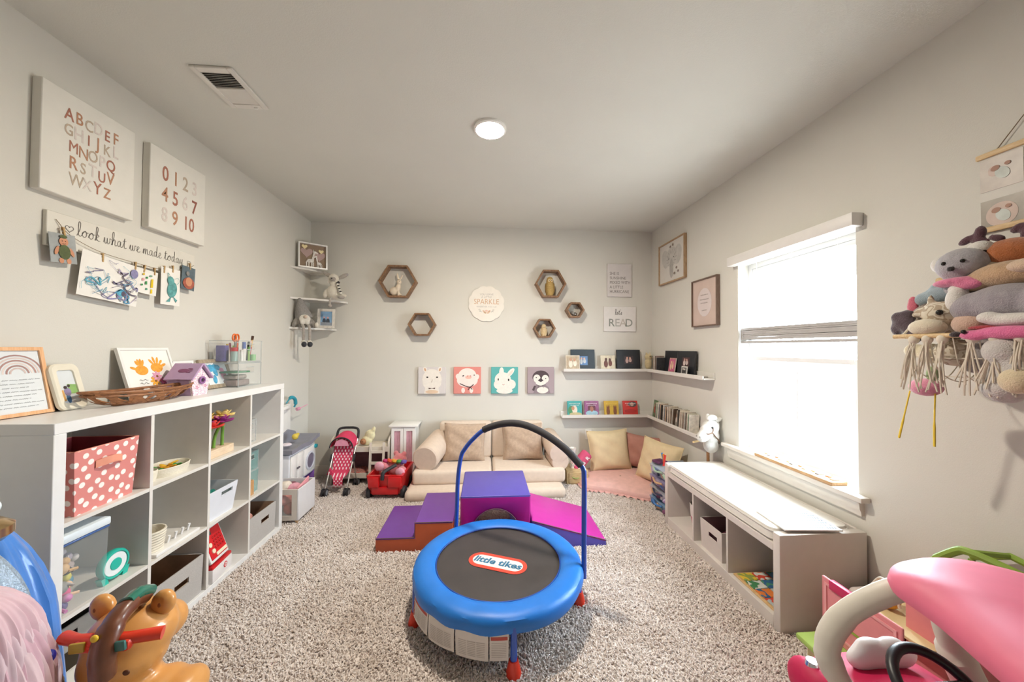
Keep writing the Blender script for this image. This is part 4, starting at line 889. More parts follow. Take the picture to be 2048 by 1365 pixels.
def owl(lb, x, z, s, c1, c2):
    f = T('owl_figurine', lb, 'figurine', (x, D - .055, z))
    b = B(ramp_noise('owl_feathers_' + c1[1:], [c1, c2, c1, c2], 160, 2)); b.lathe([(0, 0), (.034 * s, 0), (.04 * s, .03 * s), (.042 * s, .08 * s), (.036 * s, .12 * s), (.036 * s, .15 * s), (.028 * s, .18 * s), (.01 * s, .193 * s), (0, .194 * s)], n=20); b.obj('body', parent=f)
    for k in (-1, 1):
        B(P('#d9c39b', .6)).ell((k * .013 * s, -.032 * s, .15 * s), (.013 * s, .006 * s, .014 * s)).obj('eye_disc', parent=f); B(black).ell((k * .012 * s, -.038 * s, .15 * s), .0045 * s).obj('eye', parent=f)
        B(P(c1, .6, var=.2, vs=90)).ell((k * .04 * s, .0, .08 * s), (.009 * s, .025 * s, .05 * s)).obj('wing', parent=f)
    B(P('#b98a3c', .5)).ell((0, -.037 * s, .136 * s), (.004 * s, .005 * s, .009 * s)).obj('beak', parent=f)
owl('tall golden brown owl figurine in the upper right hexagon', .717, 1.985, 1.12, '#94763f', '#c2a465')
owl('short cream and gold owl figurine in the lower right hexagon', .65, 1.519, .78, '#d9c6a4', '#b9955c')
f = T('elephant_figurine', 'tiny silver elephant figurine in the smallest hexagon', 'figurine', (.99, D - .055, 1.749))
sv = P('#9a9691', .25, metal=.8, var=.05); blob('body', [((.01, 0, .035), (.03, .018, .022)), ((-.022, -.004, .045), (.018, .016, .018)), ((-.005, 0, .01), .009), ((.03, 0, .01), .009), ('t', [(-.035, 0, .045), (-.045, 0, .03), (-.042, 0, .015)], [.007, .005, .004])], sv, f, .004); B(sv).ell((-.012, -.016, .05), (.013, .004, .015)).obj('ear', parent=f)

# ================================================================ signs and canvases on the back wall
sp = T('scalloped_sign', 'round scalloped white sign lettered SPARKLE in gold', 'sign', mw=on('B', (.01, D, 1.893)))
R0 = .193; pts = []
for i in range(12 * 8):
    a = 2 * PI * i / 96; pts.append((R0 * (1 + .055 * abs(math.sin(6 * a)) - .01) * math.cos(a), R0 * (1 + .055 * abs(math.sin(6 * a)) - .01) * math.sin(a)))
B(P('#e9e3da', .6, var=.02)).prism(pts, 0, .012).obj('plaque', parent=sp, smooth=0)
b = B(P('#c99e78', .5, var=.1)); b.text('SPARKLE', .085, 0, -.005, .012, bold=-.0005, sx=.86); b.mat(P('#b9b4ae', .7)); b.text('YOU LEAVE', .03, 0, .095, .012); b.text('A LITTLE', .03, 0, .063, .012); b.text('WHEREVER YOU GO', .024, 0, -.042, .012)
for x, y, c in ((-.03, -.085, '#d9b9a0'), (.0, -.08, '#e0b7a8'), (.03, -.085, '#cfa98c'), (-.015, -.1, '#c9a98c'), (.018, -.1, '#d9b9a0')): b.mat(P(c, .7)).disc(x, y, .016, .01, .0121, x * 20)
b.mat(P('#9a988f', .7))
for s in (-1, 1): b.stroke([(s * .05, -.095), (s * .075, -.075), (s * .09, -.065)], .003, .0121); b.stroke([(s * .06, -.085), (s * .08, -.09)], .003, .0121); b.stroke([(s * .07, -.075), (s * .075, -.058)], .003, .0121)
art(sp, b, 'lettering')
greyink = P('#77706c', .8, var=.05)
t = canvas('quote_print', 'white canvas reading she is sunshine mixed with a little hurricane', 'sign', 'B', (1.536, D, 2.185), .289, .382, .018, P('#d8d2d0', .8, var=.02))
b = B(greyink)
for i, s in enumerate(('SHE IS', 'SUNSHINE', 'MIXED WITH', 'A LITTLE', 'HURRICANE')): b.text(s, .047, -.118, .062 - i * .052, .018, 'LEFT', sx=.88)
art(t, b, 'lettering')
t = canvas('reading_sign', "white canvas sign with cursive let's above grey capitals READ", 'sign', 'B', (1.54, D, 1.739), .378, .288, .018, P('#e2dedb', .8, var=.02))
b = B(P('#4a4646', .8)); cursive(b, "let's", -.058, .05, .03, .0045, .018); art(t, b, 'script_lettering'); b = B()
for ch, x, c in (('R', -.1, '#8d9089'), ('E', -.032, '#b3b1ac'), ('A', .035, '#bdb5ad'), ('D', .105, '#92958f')): b.mat(P(c, .8, var=.1)).text(ch, .125, x, -.085, .018, bold=.001)
art(t, b, 'lettering')
def animal(lb, x, c): 
    return canvas('animal_canvas', lb, 'canvas', 'B', (x, D, 1.039), .3, .296, .032, P(c, .85, var=.02), group='animal face canvases')
z = .0325; Wt = P('#efe8df', .85, var=.04, vs=40); ink = P('#2a2320', .8, var=0)
t = animal('square canvas of a white llama with a bow tie', -.581, '#d9d3d2'); b = B(Wt)
b.disc(0, .01, .105, .115, z); b.disc(0, -.03, .1, .075, z + .0001); b.poly([(-.085, -.146), (.085, -.146), (.07, -.07), (-.07, -.07)], z); b.disc(-.075, .12, .022, .03, z + .0002, .3); b.disc(.085, .12, .022, .03, z + .0002, -.3)
b.mat(P('#d3a98c', .8)).disc(-.075, .118, .01, .018, z + .0008, .3); b.disc(.085, .118, .01, .018, z + .0008, -.3); b.mat(P('#e3c7ab', .8)).disc(.0, -.125, .07, .02, z + .0006)
b.mat(ink).disc(-.05, .035, .011, .008, z + .0012); b.disc(.055, .035, .011, .008, z + .0012); b.mat(P('#9c7f6c', .8)).stroke([(.005, .01), (0, -.01), (-.008, -.02)], .004, z + .0012); b.mat(P('#5a3f38', .8)).poly([(-.035, -.08), (0, -.086), (.035, -.078), (.035, -.094), (0, -.088), (-.035, -.096)], z + .0013); art(t, b, 'painting')
t = animal('square coral canvas of a white pig with a ribbon', -.196, '#e08f86'); b = B(P('#f3e5de', .85, var=.03))
b.disc(0, .05, .1, .085, z); b.disc(0, .0, .115, .075, z + .0001); b.disc(-.095, .04, .03, .035, z + .0001, .6); b.disc(.1, .035, .028, .035, z + .0001, -.6); b.disc(-.045, -.11, .02, .03, z); b.disc(.045, -.11, .02, .03, z)
b.mat(P('#eebcae', .8)).disc(.012, .035, .035, .02, z + .0008); b.mat(P('#c46a60', .8)).disc(.002, .048, .005, z=z + .0014); b.disc(.035, .05, .005, z=z + .0014); b.mat(ink).disc(-.045, .05, .01, .006, z + .0014, .4); b.disc(.075, .058, .007, .006, z + .0014)
b.mat(P('#4a2c35', .8)).stroke([(-.08, -.035), (-.02, -.062), (.03, -.073), (.07, -.045)], .009, z + .0014); b.stroke([(.03, -.073), (.055, -.1)], .008, z + .0014); b.stroke([(.03, -.073), (.01, -.105)], .008, z + .0014); art(t, b, 'painting')
t = animal('square teal canvas of a white bunny face', .216, '#5fb0ae'); b = B(Wt)
b.disc(-.02, .01, .09, .08, z); b.disc(-.06, -.045, .06, .055, z + .0001); b.disc(.065, -.045, .06, .055, z + .0001); b.disc(0, -.06, .075, .06, z + .0001); b.disc(0, -.115, .09, .034, z + .0001); b.disc(-.035, .09, .026, .055, z + .0002, -.05); b.disc(.065, .085, .026, .062, z + .0002, -.7)
b.mat(P('#f0d9cc', .8)).disc(.068, .082, .012, .04, z + .001, -.7); b.mat(ink).disc(-.07, .01, .006, .014, z + .001); b.disc(.045, .005, .008, .014, z + .001); b.mat(P('#b0675d', .8)).stroke([(-.025, -.04), (-.012, -.052), (0, -.04)], .004, z + .001); art(t, b, 'painting')
t = animal('square mauve canvas of a baby penguin with a bow', .623, '#ac9ba0'); b = B(P('#54464a', .85, var=.1))
b.disc(0, .035, .095, .075, z); b.poly([(-.1, -.11), (-.075, -.12), (-.04, -.06), (-.075, -.06)], z); b.mat(P('#8f8085', .8)).poly([(-.085, -.146), (.11, -.146), (.09, -.08), (.05, -.05), (-.05, -.05)], z)
b.mat(Wt).disc(-.045, .02, .04, .045, z + .0008); b.disc(.05, .015, .04, .045, z + .0008); b.disc(0, -.02, .06, .04, z + .0009); b.disc(.02, -.11, .065, .036, z + .0009)
b.mat(ink).disc(-.052, .03, .006, z=z + .0016); b.disc(.055, .018, .006, z=z + .0016); b.mat(P('#4e4347', .8)).poly([(-.035, -.003), (0, .028), (.03, -.003), (0, -.02)], z + .0016); b.stroke([(-.05, -.05), (0, -.062), (.055, -.045)], .005, z + .0016); b.stroke([(-.02, -.06), (-.035, -.09)], .004, z + .0016); b.stroke([(.02, -.06), (.03, -.085)], .004, z + .0016); art(t, b, 'painting')

# ================================================================ picture ledges and books
def ledge(lb, a, c, side):
    """ledge from point a to c (x,y,z) with back plate and front lip"""
    t = T('picture_ledge', lb, 'shelf', a); (x0, y0, z0), (x1, y1, _) = a, c; X, Y = x1 - x0, y1 - y0
    if side == 'B':
        B(whiteshelf).box((0, -.11, 0), (X, 0, .014), .002, 1).obj('board', parent=t); B(whiteshelf).box((0, -.112, 0), (X, -.1, .034), .002, 1).obj('front_lip', parent=t); B(whiteshelf).box((0, -.012, .014), (X, 0, .06), .002, 1).obj('back_plate', parent=t)
    else:
        B(whiteshelf).box((-.11, 0, 0), (0, Y, .014), .002, 1).obj('board', parent=t); B(whiteshelf).box((-.112, 0, 0), (-.1, Y, .034), .002, 1).obj('front_lip', parent=t); B(whiteshelf).box((-.012, 0, .014), (0, Y, .06), .002, 1).obj('back_plate', parent=t)
L1, L2 = 1.14, .628
ledge('upper white picture ledge on the back wall', (.865, D, L1), (XR - .002, D, L1), 'B'); ledge('upper white picture ledge on the right wall', (XR, 2.86, L1), (XR, D - .113, L1), 'R')
ledge('lower white picture ledge on the back wall', (.85, D, L2), (XR - .002, D, L2), 'B'); ledge('lower white picture ledge on the right wall', (XR, 2.9, L2), (XR, D - .113, L2), 'R')
def facebook(lb, side, loc, w, h, th, cover, fn=None, tilt=.16, name='book', group=None, spine=None):
    t = T(name, lb, 'book' if 'book' in name else 'picture frame', mw=on(side, loc, tilt), group=group)
    B(cover).box((-w / 2, 0, 0), (w / 2, h, th), .002, 1).obj('cover', parent=t)
    if 'book' in name: B(P('#e6dfd2', .9, var=.05)).box((-w / 2 + .003, .002, .002), (w / 2 + .0008, h - .002, th - .002)).obj('pages', parent=t, smooth=0)
    b = B()
    if fn: fn(b, th + .0002); b.obj('cover_print', parent=t, smooth=0)
    return t
blk = P('#1d2026', .45, var=.1)
def photo_print(c1, c2, c3, w=.06, h=.06, cx=0, cy=.1):
    def fn(b, z):
        b.mat(P(c1, .4, var=.2, vs=40)).poly([(cx - w, cy - h), (cx + w, cy - h), (cx + w, cy + h), (cx - w, cy + h)], z)
        b.mat(P(c2, .5, var=.2)).disc(cx - w * .35, cy - h * .2, w * .32, h * .6, z + .0007); b.disc(cx + w * .35, cy - h * .1, w * .3, h * .5, z + .0007)
        b.mat(P(c3, .5, var=.1)).disc(cx - w * .3, cy + h * .5, w * .2, h * .26, z + .0014); b.disc(cx + w * .3, cy + h * .45, w * .2, h * .26, z + .0014)
    return fn
u0 = L1 + .0145; Y_ = D - .052
facebook('large black photo album at the left end of the upper ledge', 'B', (1.1, Y_ + .018, u0), .275, .232, .018, P('#26323c', .45, var=.1), photo_print('#5f86b8', '#c9cfd6', '#d9b7a4', .055, .05, -.0, .105), .1, 'photo_album')
facebook('small book with a baby photo cover leaning on the black album', 'B', (.972, Y_ - .038, u0), .16, .168, .012, P('#cfc4b4', .5, var=.15), photo_print('#b9a68c', '#e3d9c8', '#c79a80', .07, .07, 0, .085), .14)
facebook('picture book with two dark haired children on the cover', 'B', (1.383, Y_ - .012, u0), .168, .168, .012, P('#d5cbb5', .5, var=.1), photo_print('#d9cdb3', '#6d3f35', '#5b352c', .072, .07, 0, .085), .14)
facebook('large black photo album in the middle of the upper ledge', 'B', (1.628, Y_ + .01, u0), .275, .232, .018, blk, photo_print('#3a2c30', '#c7a6a0', '#d9ab98', .055, .045, .0, .115), .1, 'photo_album')
ow = T('plush_owl', 'cream plush owl sitting in the ledge corner', 'plush toy', (1.852, D - .062, u0), .5)
blob('body', [((0, 0, .075), (.042, .036, .078)), ((0, -.002, .15), (.046, .038, .042)), ((-.03, 0, .188), (.012, .01, .018)), ((.03, 0, .188), (.012, .01, .018))], fur('#cdbb92'), ow, .006); eyes(ow, [(-.016, -.038, .16), (.016, -.038, .16)], .006); B(P('#8a6a3c', .5)).ell((0, -.042, .145), (.004, .005, .008)).obj('beak', parent=ow)
def spines(lb0, x, ya, n, z, cols, h0, d=.088, lean=.06, grp='thin books on the right ledge', gap=.0025):
    y = ya
    for i in range(n):
        th = rnd.uniform(.009, .016); h = h0 * rnd.uniform(.92, 1.04)
        t = T('book', lb0(i), 'book', mw=M.Translation((x, y, z)) @ M.Rotation(lean * rnd.uniform(.6, 1.3), 4, 'X') @ M.Rotation(rnd.uniform(-.1, .1), 4, 'Z'), group=grp)
        B(P(cols[i % len(cols)], .5, var=.25, vs=40)).box((-d / 2, -th / 2, 0), (d / 2, th / 2, h), .0015, 1).obj('cover', parent=t)
        B(P('#e4dccd', .9, var=.05)).box((-d / 2 + .001, -th / 2 + .002, h - .004), (d / 2 + .0005, th / 2 - .002, h + .0006)).obj('pages', parent=t, smooth=0)
        y -= th + gap
    return y
ordn = ('first', 'second', 'third', 'fourth', 'fifth', 'sixth', 'seventh', 'eighth', 'ninth', 'tenth')
spines(lambda i: '%s slim book from the corner on the upper right ledge' % ordn[i], XR - .058, 3.76, 6, u0, ['#c9b9a8', '#4a4038', '#d6cfc4', '#5c4a3c', '#8c7b74', '#3a3a3c'], .165)
facebook('black photo album behind the slim books on the right ledge', 'R', (XR - .014, 3.535, u0), .25, .225, .014, blk, None, .05, 'photo_album')
facebook('thin book with pink cover leaning on the upper right ledge', 'R', (XR - .066, 3.44, u0), .12, .155, .01, P('#b98a84', .5, var=.2), photo_print('#c25f86', '#d9b79a', '#e2c39c', .05, .06, 0, .08), .16)
facebook('black photo album with a wedding picture near the right ledge end', 'R', (XR - .036, 3.23, u0), .29, .225, .018, blk, photo_print('#4b3134', '#d6c5bf', '#c79a8c', .06, .045, .0, .12), .1, 'photo_album')
facebook('small black and white photo card in front of the wedding album', 'R', (XR - .088, 3.18, u0), .1, .085, .004, P('#d9d5cf', .5), photo_print('#6d6a68', '#2e2c2c', '#d9d0c9', .04, .032, 0, .042), .1, 'photo_card')
tag(B(P('#9b948c', .4, metal=.5, var=.05)).tube([(.028 * math.cos(a), .028 * math.sin(a), .006) for a in [2 * PI * i / 24 for i in range(24)]], .005, 8, True).obj('metal_ring', loc=(XR - .058, 2.93, u0)), 'small metal ring lying at the end of the upper right ledge', 'ring')
l0 = L2 + .0145
def cov(bg, blobs, strip):
    def fn(b, z):
        for x, y, rx, ry, c in blobs: b.mat(P(c, .6, var=.15)).disc(x, y, rx, ry, z); z += .0003
        b.mat(P(strip, .6)); scribble(b, -.06, .06, .135, .012, z + .0006, .004, seed=len(blobs)); scribble(b, -.045, .045, .115, .01, z + .0006, .003, seed=len(blobs) + 3)
    return fn
facebook('teal board book with two figures, leftmost on the lower ledge', 'B', (1.002, Y_ - .01, l0), .165, .165, .014, P('#3b9f9c', .5, var=.08), cov(0, [(-.04, .06, .035, .05, '#4f8a5c'), (.0, .07, .03, .045, '#e0d3c2'), (.01, .02, .07, .02, '#c9b98c'), (-.02, .085, .018, .022, '#c08c6a')], '#eef2ee'))
facebook('purple and pink board book, second from left on the lower ledge', 'B', (1.196, Y_ - .01, l0), .165, .165, .014, P('#93537f', .5, var=.2, vs=30), cov(0, [(.0, .08, .045, .05, '#6b3a46'), (.0, .03, .07, .03, '#9fc0cf'), (.0, .075, .02, .03, '#a8705e')], '#f0e4ea'))
facebook('mustard yellow board book with two brown hands', 'B', (1.424, Y_ - .01, l0), .168, .165, .014, P('#c9a328', .5, var=.08), cov(0, [(-.04, .05, .02, .045, '#7c4a2c'), (.04, .05, .02, .045, '#7c4a2c'), (-.03, .09, .008, .03, '#7c4a2c'), (.03, .09, .008, .03, '#7c4a2c'), (-.05, .088, .007, .026, '#7c4a2c'), (.05, .088, .007, .026, '#7c4a2c')], '#e6c95a'))
facebook('red board book with dark photo, rightmost on the lower back ledge', 'B', (1.643, Y_ - .01, l0), .172, .165, .014, P('#c8372f', .5, var=.08), cov(0, [(.025, .125, .05, .03, '#4a4648'), (.02, .125, .02, .022, '#c9a08a'), (.0, .05, .07, .02, '#a82c28')], '#f0e6e2'))
c_ = ['#5c4a3c', '#c7bfb0', '#8a9a86', '#d6cfc4', '#6b6f78', '#b59a80', '#3f3a36', '#d9cdbd', '#9c8a7c', '#c2b7a6', '#7c6a5c', '#b8b4aa']
facebook('slim book showing a green cover, nearest the corner on the lower ledge', 'R', (XR - .06, 3.80, l0), .1, .19, .01, P('#5f7358', .5, var=.3, vs=30), photo_print('#6d8263', '#a4493e', '#d3a98c', .04, .07, 0, .1), .12)
y_ = spines(lambda i: '%s thin book in the first stack on the lower right ledge' % ordn[i], XR - .058, 3.73, 7, l0, c_, .185, lean=.12, gap=.009)
y_ = spines(lambda i: '%s thin book in the middle stack on the lower right ledge' % ordn[i], XR - .058, y_ - .03, 10, l0, c_[3:] + c_[:3], .18, lean=.12, gap=.009)
facebook('slim book with a pale cover facing out between the lower ledge stacks', 'R', (XR - .075, y_ - .0, l0), .09, .16, .008, P('#a9a090', .5, var=.2), photo_print('#8b8478', '#d9cfc2', '#b98c7a', .035, .06, 0, .08), .1)
y_ = spines(lambda i: '%s thin book in the stack nearest the window' % ordn[i], XR - .058, y_ - .075, 10, l0, c_[6:] + c_[:6], .18, lean=.12, gap=.009)

# ================================================================ frames on the right wall
oak = wood('#a58767', '#bb9d7b', (30, 5, 30))
ef = picture('framed_picture', 'light wood frame with a pale elephant sketch near the corner', 'R', (XR - .001, 3.525, 2.09), .506, .43, .012, .03, oak, mount=P('#d8d3cc', .7, var=.02)); z = ef['z'] + .001
b = B(P('#c4c0ba', .8, var=.1)); b.disc(0, .26, .11, .1, z); b.disc(-.12, .26, .07, .1, z, .3); b.disc(.12, .26, .07, .1, z, -.3); b.mat(P('#b3aea8', .8, var=.1)).disc(0, .14, .035, .1, z + .0005); b.mat(P('#8d877f', .8))
for i in range(14): a = i * .45; b.stroke([(math.cos(a) * .06, .24 + math.sin(a) * .06), (math.cos(a) * .1, .25 + math.sin(a) * .09)], .003, z + .001)
for x, y in ((.1, .13), (.06, .08), (.13, .09), (-.02, .37), (.03, .38)): b.mat(P('#8f8178', .8, var=.2)).disc(x, y, .016, .013, z + .0012)
b.mat(ink).disc(-.05, .25, .006, z=z + .0012); b.disc(.05, .25, .006, z=z + .0012); art(ef, b)
pkf = picture('framed_picture', 'dark wood frame with blush print and white oval lettering', 'R', (XR - .001, 2.971, 1.6), .36, .42, .01, .032, wood('#6b564a', '#7c675a', (30, 5, 30)), mount=P('#cdb8ae', .7, var=.06, vs=8)); z = pkf['z'] + .001
b = B(P('#d8ccca', .7, var=.02)); b.disc(0, .21, .1, .125, z); b.mat(P('#8c7f7b', .8))
for y, w_ in ((.275, .05), (.235, .06), (.205, .05), (.14, .035)): scribble(b, -w_, w_, y, .012, z + .0008, .003, seed=int(y * 100))
art(pkf, b, 'print')

# ================================================================ sofa
sc = P('#dccab9', .9, var=.04, vs=30, bump=.2, bs=500, sheen=.2); sc2 = P('#d6c2b1', .9, var=.04, vs=30, bump=.2, bs=500)
so = T('toddler_sofa', 'beige low fold-out play sofa with bolster arms against the back wall', 'sofa', (.02, 3.6, 0))
B(sc).box((-.74, -.33, 0), (.74, .36, .105), .045, 4).obj('fold_out_pad', parent=so)
for a, c in ((-.70, .05), (.06, .765)): B(sc).box((a, -.185, .1), (c, .30, .235), .035, 4).obj('seat_cushion', parent=so)
for a, c in ((-.50, .052), (.06, .61)): B(sc).rbox(((a + c) / 2, .305, .415), (c - a, .13, .38), rot(x=-.06), .03, 4).obj('back_cushion', parent=so)
def bolster(name, p0, p1, r, m, parent):
    d = (V(p1) - V(p0)); L_ = d.length; q = V((0, 0, 1)).rotation_difference(d.normalized()).to_matrix()
    B(m).lathe([(0, 0), (r * .9, 0), (r, .012), (r, L_ - .012), (r * .9, L_), (0, L_)], p0, 28, q).obj(name, parent=parent)
bolster('arm_bolster', (-.585, -.15, .337), (-.49, .33, .40), .125, sc2, so)
bolster('arm_bolster', (.705, -.15, .375), (.68, .33, .42), .10, sc2, so); bolster('arm_roll', (.72, -.14, .285), (.70, .2, .29), .088, sc2, so)
plm = P('#b9a08a', .95, var=.1, vs=40, bump=.5, bs=120, sheen=.5)
def cushion(lb, loc, w, h, t_, rx, rz, m, ry=0, seed=0, pinch=.07, name='throw_pillow', piping=None, wob=.008):
    o = T(name, lb, 'pillow', loc); o.rotation_euler = (rx, ry, rz); o.rotation_mode = 'XYZ'
    b = B(m); b.X = M.Translation((0, 0, h / 2)) @ M.Rotation(PI / 2, 4, 'X'); pillow(b, w, h, t_, pinch, wob, seed); b.obj('pillow_cover', parent=o)
    b = B(piping or m); b.X = M.Translation((0, 0, h / 2)) @ M.Rotation(PI / 2, 4, 'X'); f = pillow_fn(w, h, t_, pinch)
    pts = [f(i / 12, 0, 0) for i in range(12)] + [f(1, i / 12, 0) for i in range(12)] + [f(1 - i / 12, 1, 0) for i in range(12)] + [f(0, 1 - i / 12, 0) for i in range(12)]
    b.tube(pts, .004, 6, True); b.obj('seam', parent=o); return o
cushion('taupe velvet throw pillow on the left half of the sofa', (-.215, 3.70, .235), .43, .38, .15, -.22, .04, plm, .04, 1)
cushion('taupe velvet throw pillow on the right half of the sofa', (.40, 3.71, .235), .42, .37, .15, -.22, -.05, plm, -.03, 2)

# ================================================================ reading corner
mt = T('floor_cushion', 'pink ruffled floor cushion in the back right corner', 'floor cushion', (1.40, 3.60, 0))
pk = P('#e6b9b2', .9, var=.06, vs=20, bump=.2, bs=400)
ol = cr([(-.42, -.12, 0), (-.2, -.24, 0), (.08, -.42, 0), (.24, -.36, 0), (.34, -.05, 0), (.36, .3, 0), (0, .34, 0), (-.36, .3, 0)], 8, True)
b = B(pk); n = len(ol); rings = [(1.0, .012), (1.01, .035), (.97, .06), (.85, .075), (.5, .085), (.02, .088)]
b.raw([(p.x * k, p.y * k, z) for k, z in rings for p in ol], [(j * n + i, j * n + (i + 1) % n, (j + 1) * n + (i + 1) % n, (j + 1) * n + i) for j in range(len(rings) - 1) for i in range(n)]); b.obj('cushion_cover', parent=mt)
b = B(P('#dfaca5', .9, var=.08)); m_ = n * 3
def ruf(u, v):
    p = ol[int(u * n) % n].lerp(ol[(int(u * n) + 1) % n], (u * n) % 1); k = 1.0 + v * .07; return (p.x * k + v * .008 * math.sin(u * 260), p.y * k + v * .008 * math.cos(u * 230), .028 - .014 * v + v * .014 * math.sin(u * 300))
b.surf(ruf, m_, 4, True); b.obj('ruffle', parent=mt)
ycl = P('#e3cfa8', .9, var=.04, vs=20, bump=.25, bs=350); dus = P('#c08a7c', .9, var=.05, vs=20, bump=.25, bs=300)
cushion('large cream pillow propped upright on the back wall', (1.375, 3.80, .075), .47, .43, .16, -.25, .06, ycl, -.03, 3, .08)
cushion('dusty rose pillow tucked into the wall corner', (1.71, 3.83, .08), .4, .36, .14, -.22, -.35, dus, .12, 4, .08)
cushion('cream pillow leaning on the right wall under the ledge', (1.665, 3.42, .07), .46, .42, .15, -.28, -1.15, ycl, .05, 5, .08)
bo = T('bolster_pillow', 'small hot pink roll pillow with white lettering', 'pillow', (1.02, 3.72, .21)); bo.rotation_euler = (0, .75, .15)
B(P('#d4567c', .9, var=.08)).lathe([(0, -.11), (.045, -.11), (.06, -.095), (.062, 0), (.06, .095), (.045, .11), (0, .11)], (0, 0, 0), 24).obj('roll', parent=bo)
b = B(P('#f3e9ea', .8)); b.X = M.Rotation(PI / 2, 4, 'X') @ M.Rotation(PI / 2, 4, 'Z') @ M.Translation((0, 0, .0615)); b.text('e', .07, -.07, -.02, 0, bold=.002); b.text('a', .06, .0, -.02, 0, bold=.002); b.text('R', .055, .06, -.02, 0, bold=.002); b.obj('lettering', parent=bo, smooth=0)
sd = T('small_cabinet', 'little pale wooden cabinet with green drawer pull beside the sofa', 'cabinet', (.95, 3.71, 0))
pw = wood('#c4a877', '#d6bd90', (5, 30, 30)); B(pw).box((-.11, -.11, .0), (.11, .11, .15), .004).obj('body', parent=sd); B(pw).box((-.09, -.117, .025), (.04, -.109, .13), .002, 1).obj('drawer', parent=sd); B(P('#9db86a', .6)).tube(cr([(-.055, -.118, .085), (-.02, -.128, .075), (.01, -.118, .08)], 4), .005, 6).obj('drawer_pull', parent=sd)
cp = T('doll_pitcher', 'small white and floral pitcher on the wooden cabinet', 'pitcher', (.925, 3.70, .15))
B(P('#e6e2dc', .35, var=.03)).lathe([(0, 0), (.03, 0), (.034, .05), (.022, .1), (.02, .14), (.034, .2), (.036, .205), (.03, .2), (.017, .14), (0, .13)], n=24, caps=False).obj('body', parent=cp); B(ramp_noise('floral_band', ['#e6e2dc', '#c98a90', '#e6e2dc', '#8a9a78'], 60, 2)).lathe([(.0335, .02), (.0358, .05), (.0285, .085)], n=24, caps=False).obj('floral_band', parent=cp)
# drawer organiser beside the bench
og = T('drawer_organiser', 'clear plastic drawer organiser stuffed with craft bits beside the bench', 'organiser', (1.66, 2.99, 0), -R90)
fr = P('#b8c4d6', .3, var=.05, alpha=.75)
for s in (-1, 1): B(fr).box((s * .15 - .006, -.15, 0), (s * .15 + .006, .15, .38), .003, 1).obj('side', parent=og)
bits = ['#3f77b5', '#2b3350', '#c9a27c', '#9fb8a0', '#7c4a6a', '#d9d3d8', '#b5a4c6']
for k in range(4):
    zz = .01 + k * .095; m_ = [P('#8fb3d9', .2, var=.05, alpha=.6), P('#d9d9e2', .2, var=.05, alpha=.5), P('#b7a8cf', .2, var=.05, alpha=.55), P('#cfd6df', .2, var=.05, alpha=.5)][k]
    dd = B(m_).prism([(-.15, 0), (-.175, .075), (.14, .075), (.14, 0)], -.142, .142, 'x').obj('drawer', parent=og); B(P(bits[k], .4)).tube(cr([(-.08, -.17, zz + .06), (0, -.19, zz + .05), (.08, -.17, zz + .06)], 4), .009, 8).obj('drawer_pull', parent=og); dd.location = (0, 0, zz)
    for j in range(5): B(P(bits[(k * 2 + j) % 7], .6, var=.2)).rbox((-.11 + .055 * j, -.152 + .01 * (j % 2), zz + .035), (.05, .03, .045), rot(x=j, y=k + j * .7, z=j * 1.3), .006).obj('craft_bits', parent=og)
for i, (c, lb) in enumerate((('#c8322e', 'red marker on top of the drawer organiser'), ('#e58a2a', 'orange marker on top of the drawer organiser'), ('#4a8fc4', 'blue marker on top of the drawer organiser'))):
    tag(B(P(c, .4)).cyl((0, 0, 0), (.02 - .02 * i, .01, .09), .009, n=12).cyl((0, 0, .0), (0, 0, .002), .01, n=12).obj('marker_pen', loc=(1.55 + .02 * i, 3.0 + .03 * i, .385)), lb, 'marker')
tag(B(P('#5a2b4f', .5, var=.05)).rbox((0, 0, .012), (.1, .09, .022), rot(z=.3), .006).obj('purple_notebook', loc=(1.56, 3.09, .383)), 'purple notebook lying on the drawer organiser', 'notebook')

# ================================================================ play corner, back left
pot = P('#e7e8ee', .4, var=.02); purple = P('#8a5fb8', .4, var=.04); gry = P('#8b8c98', .45, var=.05)
kt = T('play_kitchen', 'grey, white and purple plastic play kitchen with washer door by the left wall', 'play kitchen', (-1.87, 3.22, 0))
B(purple).box((0, 0, .0), (.19, .03, .2), .01).obj('leg_panel', parent=kt); B(purple).box((0, .44, 0), (.19, .47, .2), .01).obj('leg_panel', parent=kt); B(P('#a078c9', .4)).box((0, .03, .02), (.03, .44, .2)).obj('back_panel', parent=kt)
B(P('#c9b26a', .5)).box((.06, .25, .02), (.14, .33, .17), .008).obj('storage_cup', parent=kt)
B(pot).box((0, 0, .18), (.19, .47, .46), .012).obj('cabinet', parent=kt)
for a, c in ((.012, .118), (.122, .228)):
    dd = B(gloss_white).box((.188, a, .2), (.2, c, .445), .008).obj('cabinet_door', parent=kt); B(gloss_white).box((.198, a + .02, .22), (.204, c - .02, .425), .004).obj('door_panel', parent=dd)
    B(P('#4a4650', .4)).ell((.21, (.108 if a < .1 else .132), .32), (.008, .012, .008)).obj('knob', parent=dd)
wd = B(gloss_white).box((.188, .24, .2), (.202, .46, .445), .012).obj('washer_front', parent=kt)
B(P('#d7dae4', .3)).lathe([(.085, 0), (.088, .008), (.07, .012), (.068, 0)], (.2, .345, .315), 32, rot(y=R90), caps=False).obj('washer_door_ring', parent=wd); B(P('#7d7487', .15)).lathe([(0, .004), (.07, .004)], (.2, .345, .315), 32, rot(y=R90), caps=False).obj('washer_glass', parent=wd); B(P('#25a5b8', .4)).lathe([(0, .02), (.018, .02), (.02, 0)], (.2, .445, .425), 18, rot(y=R90), caps=False).obj('dial', parent=wd)
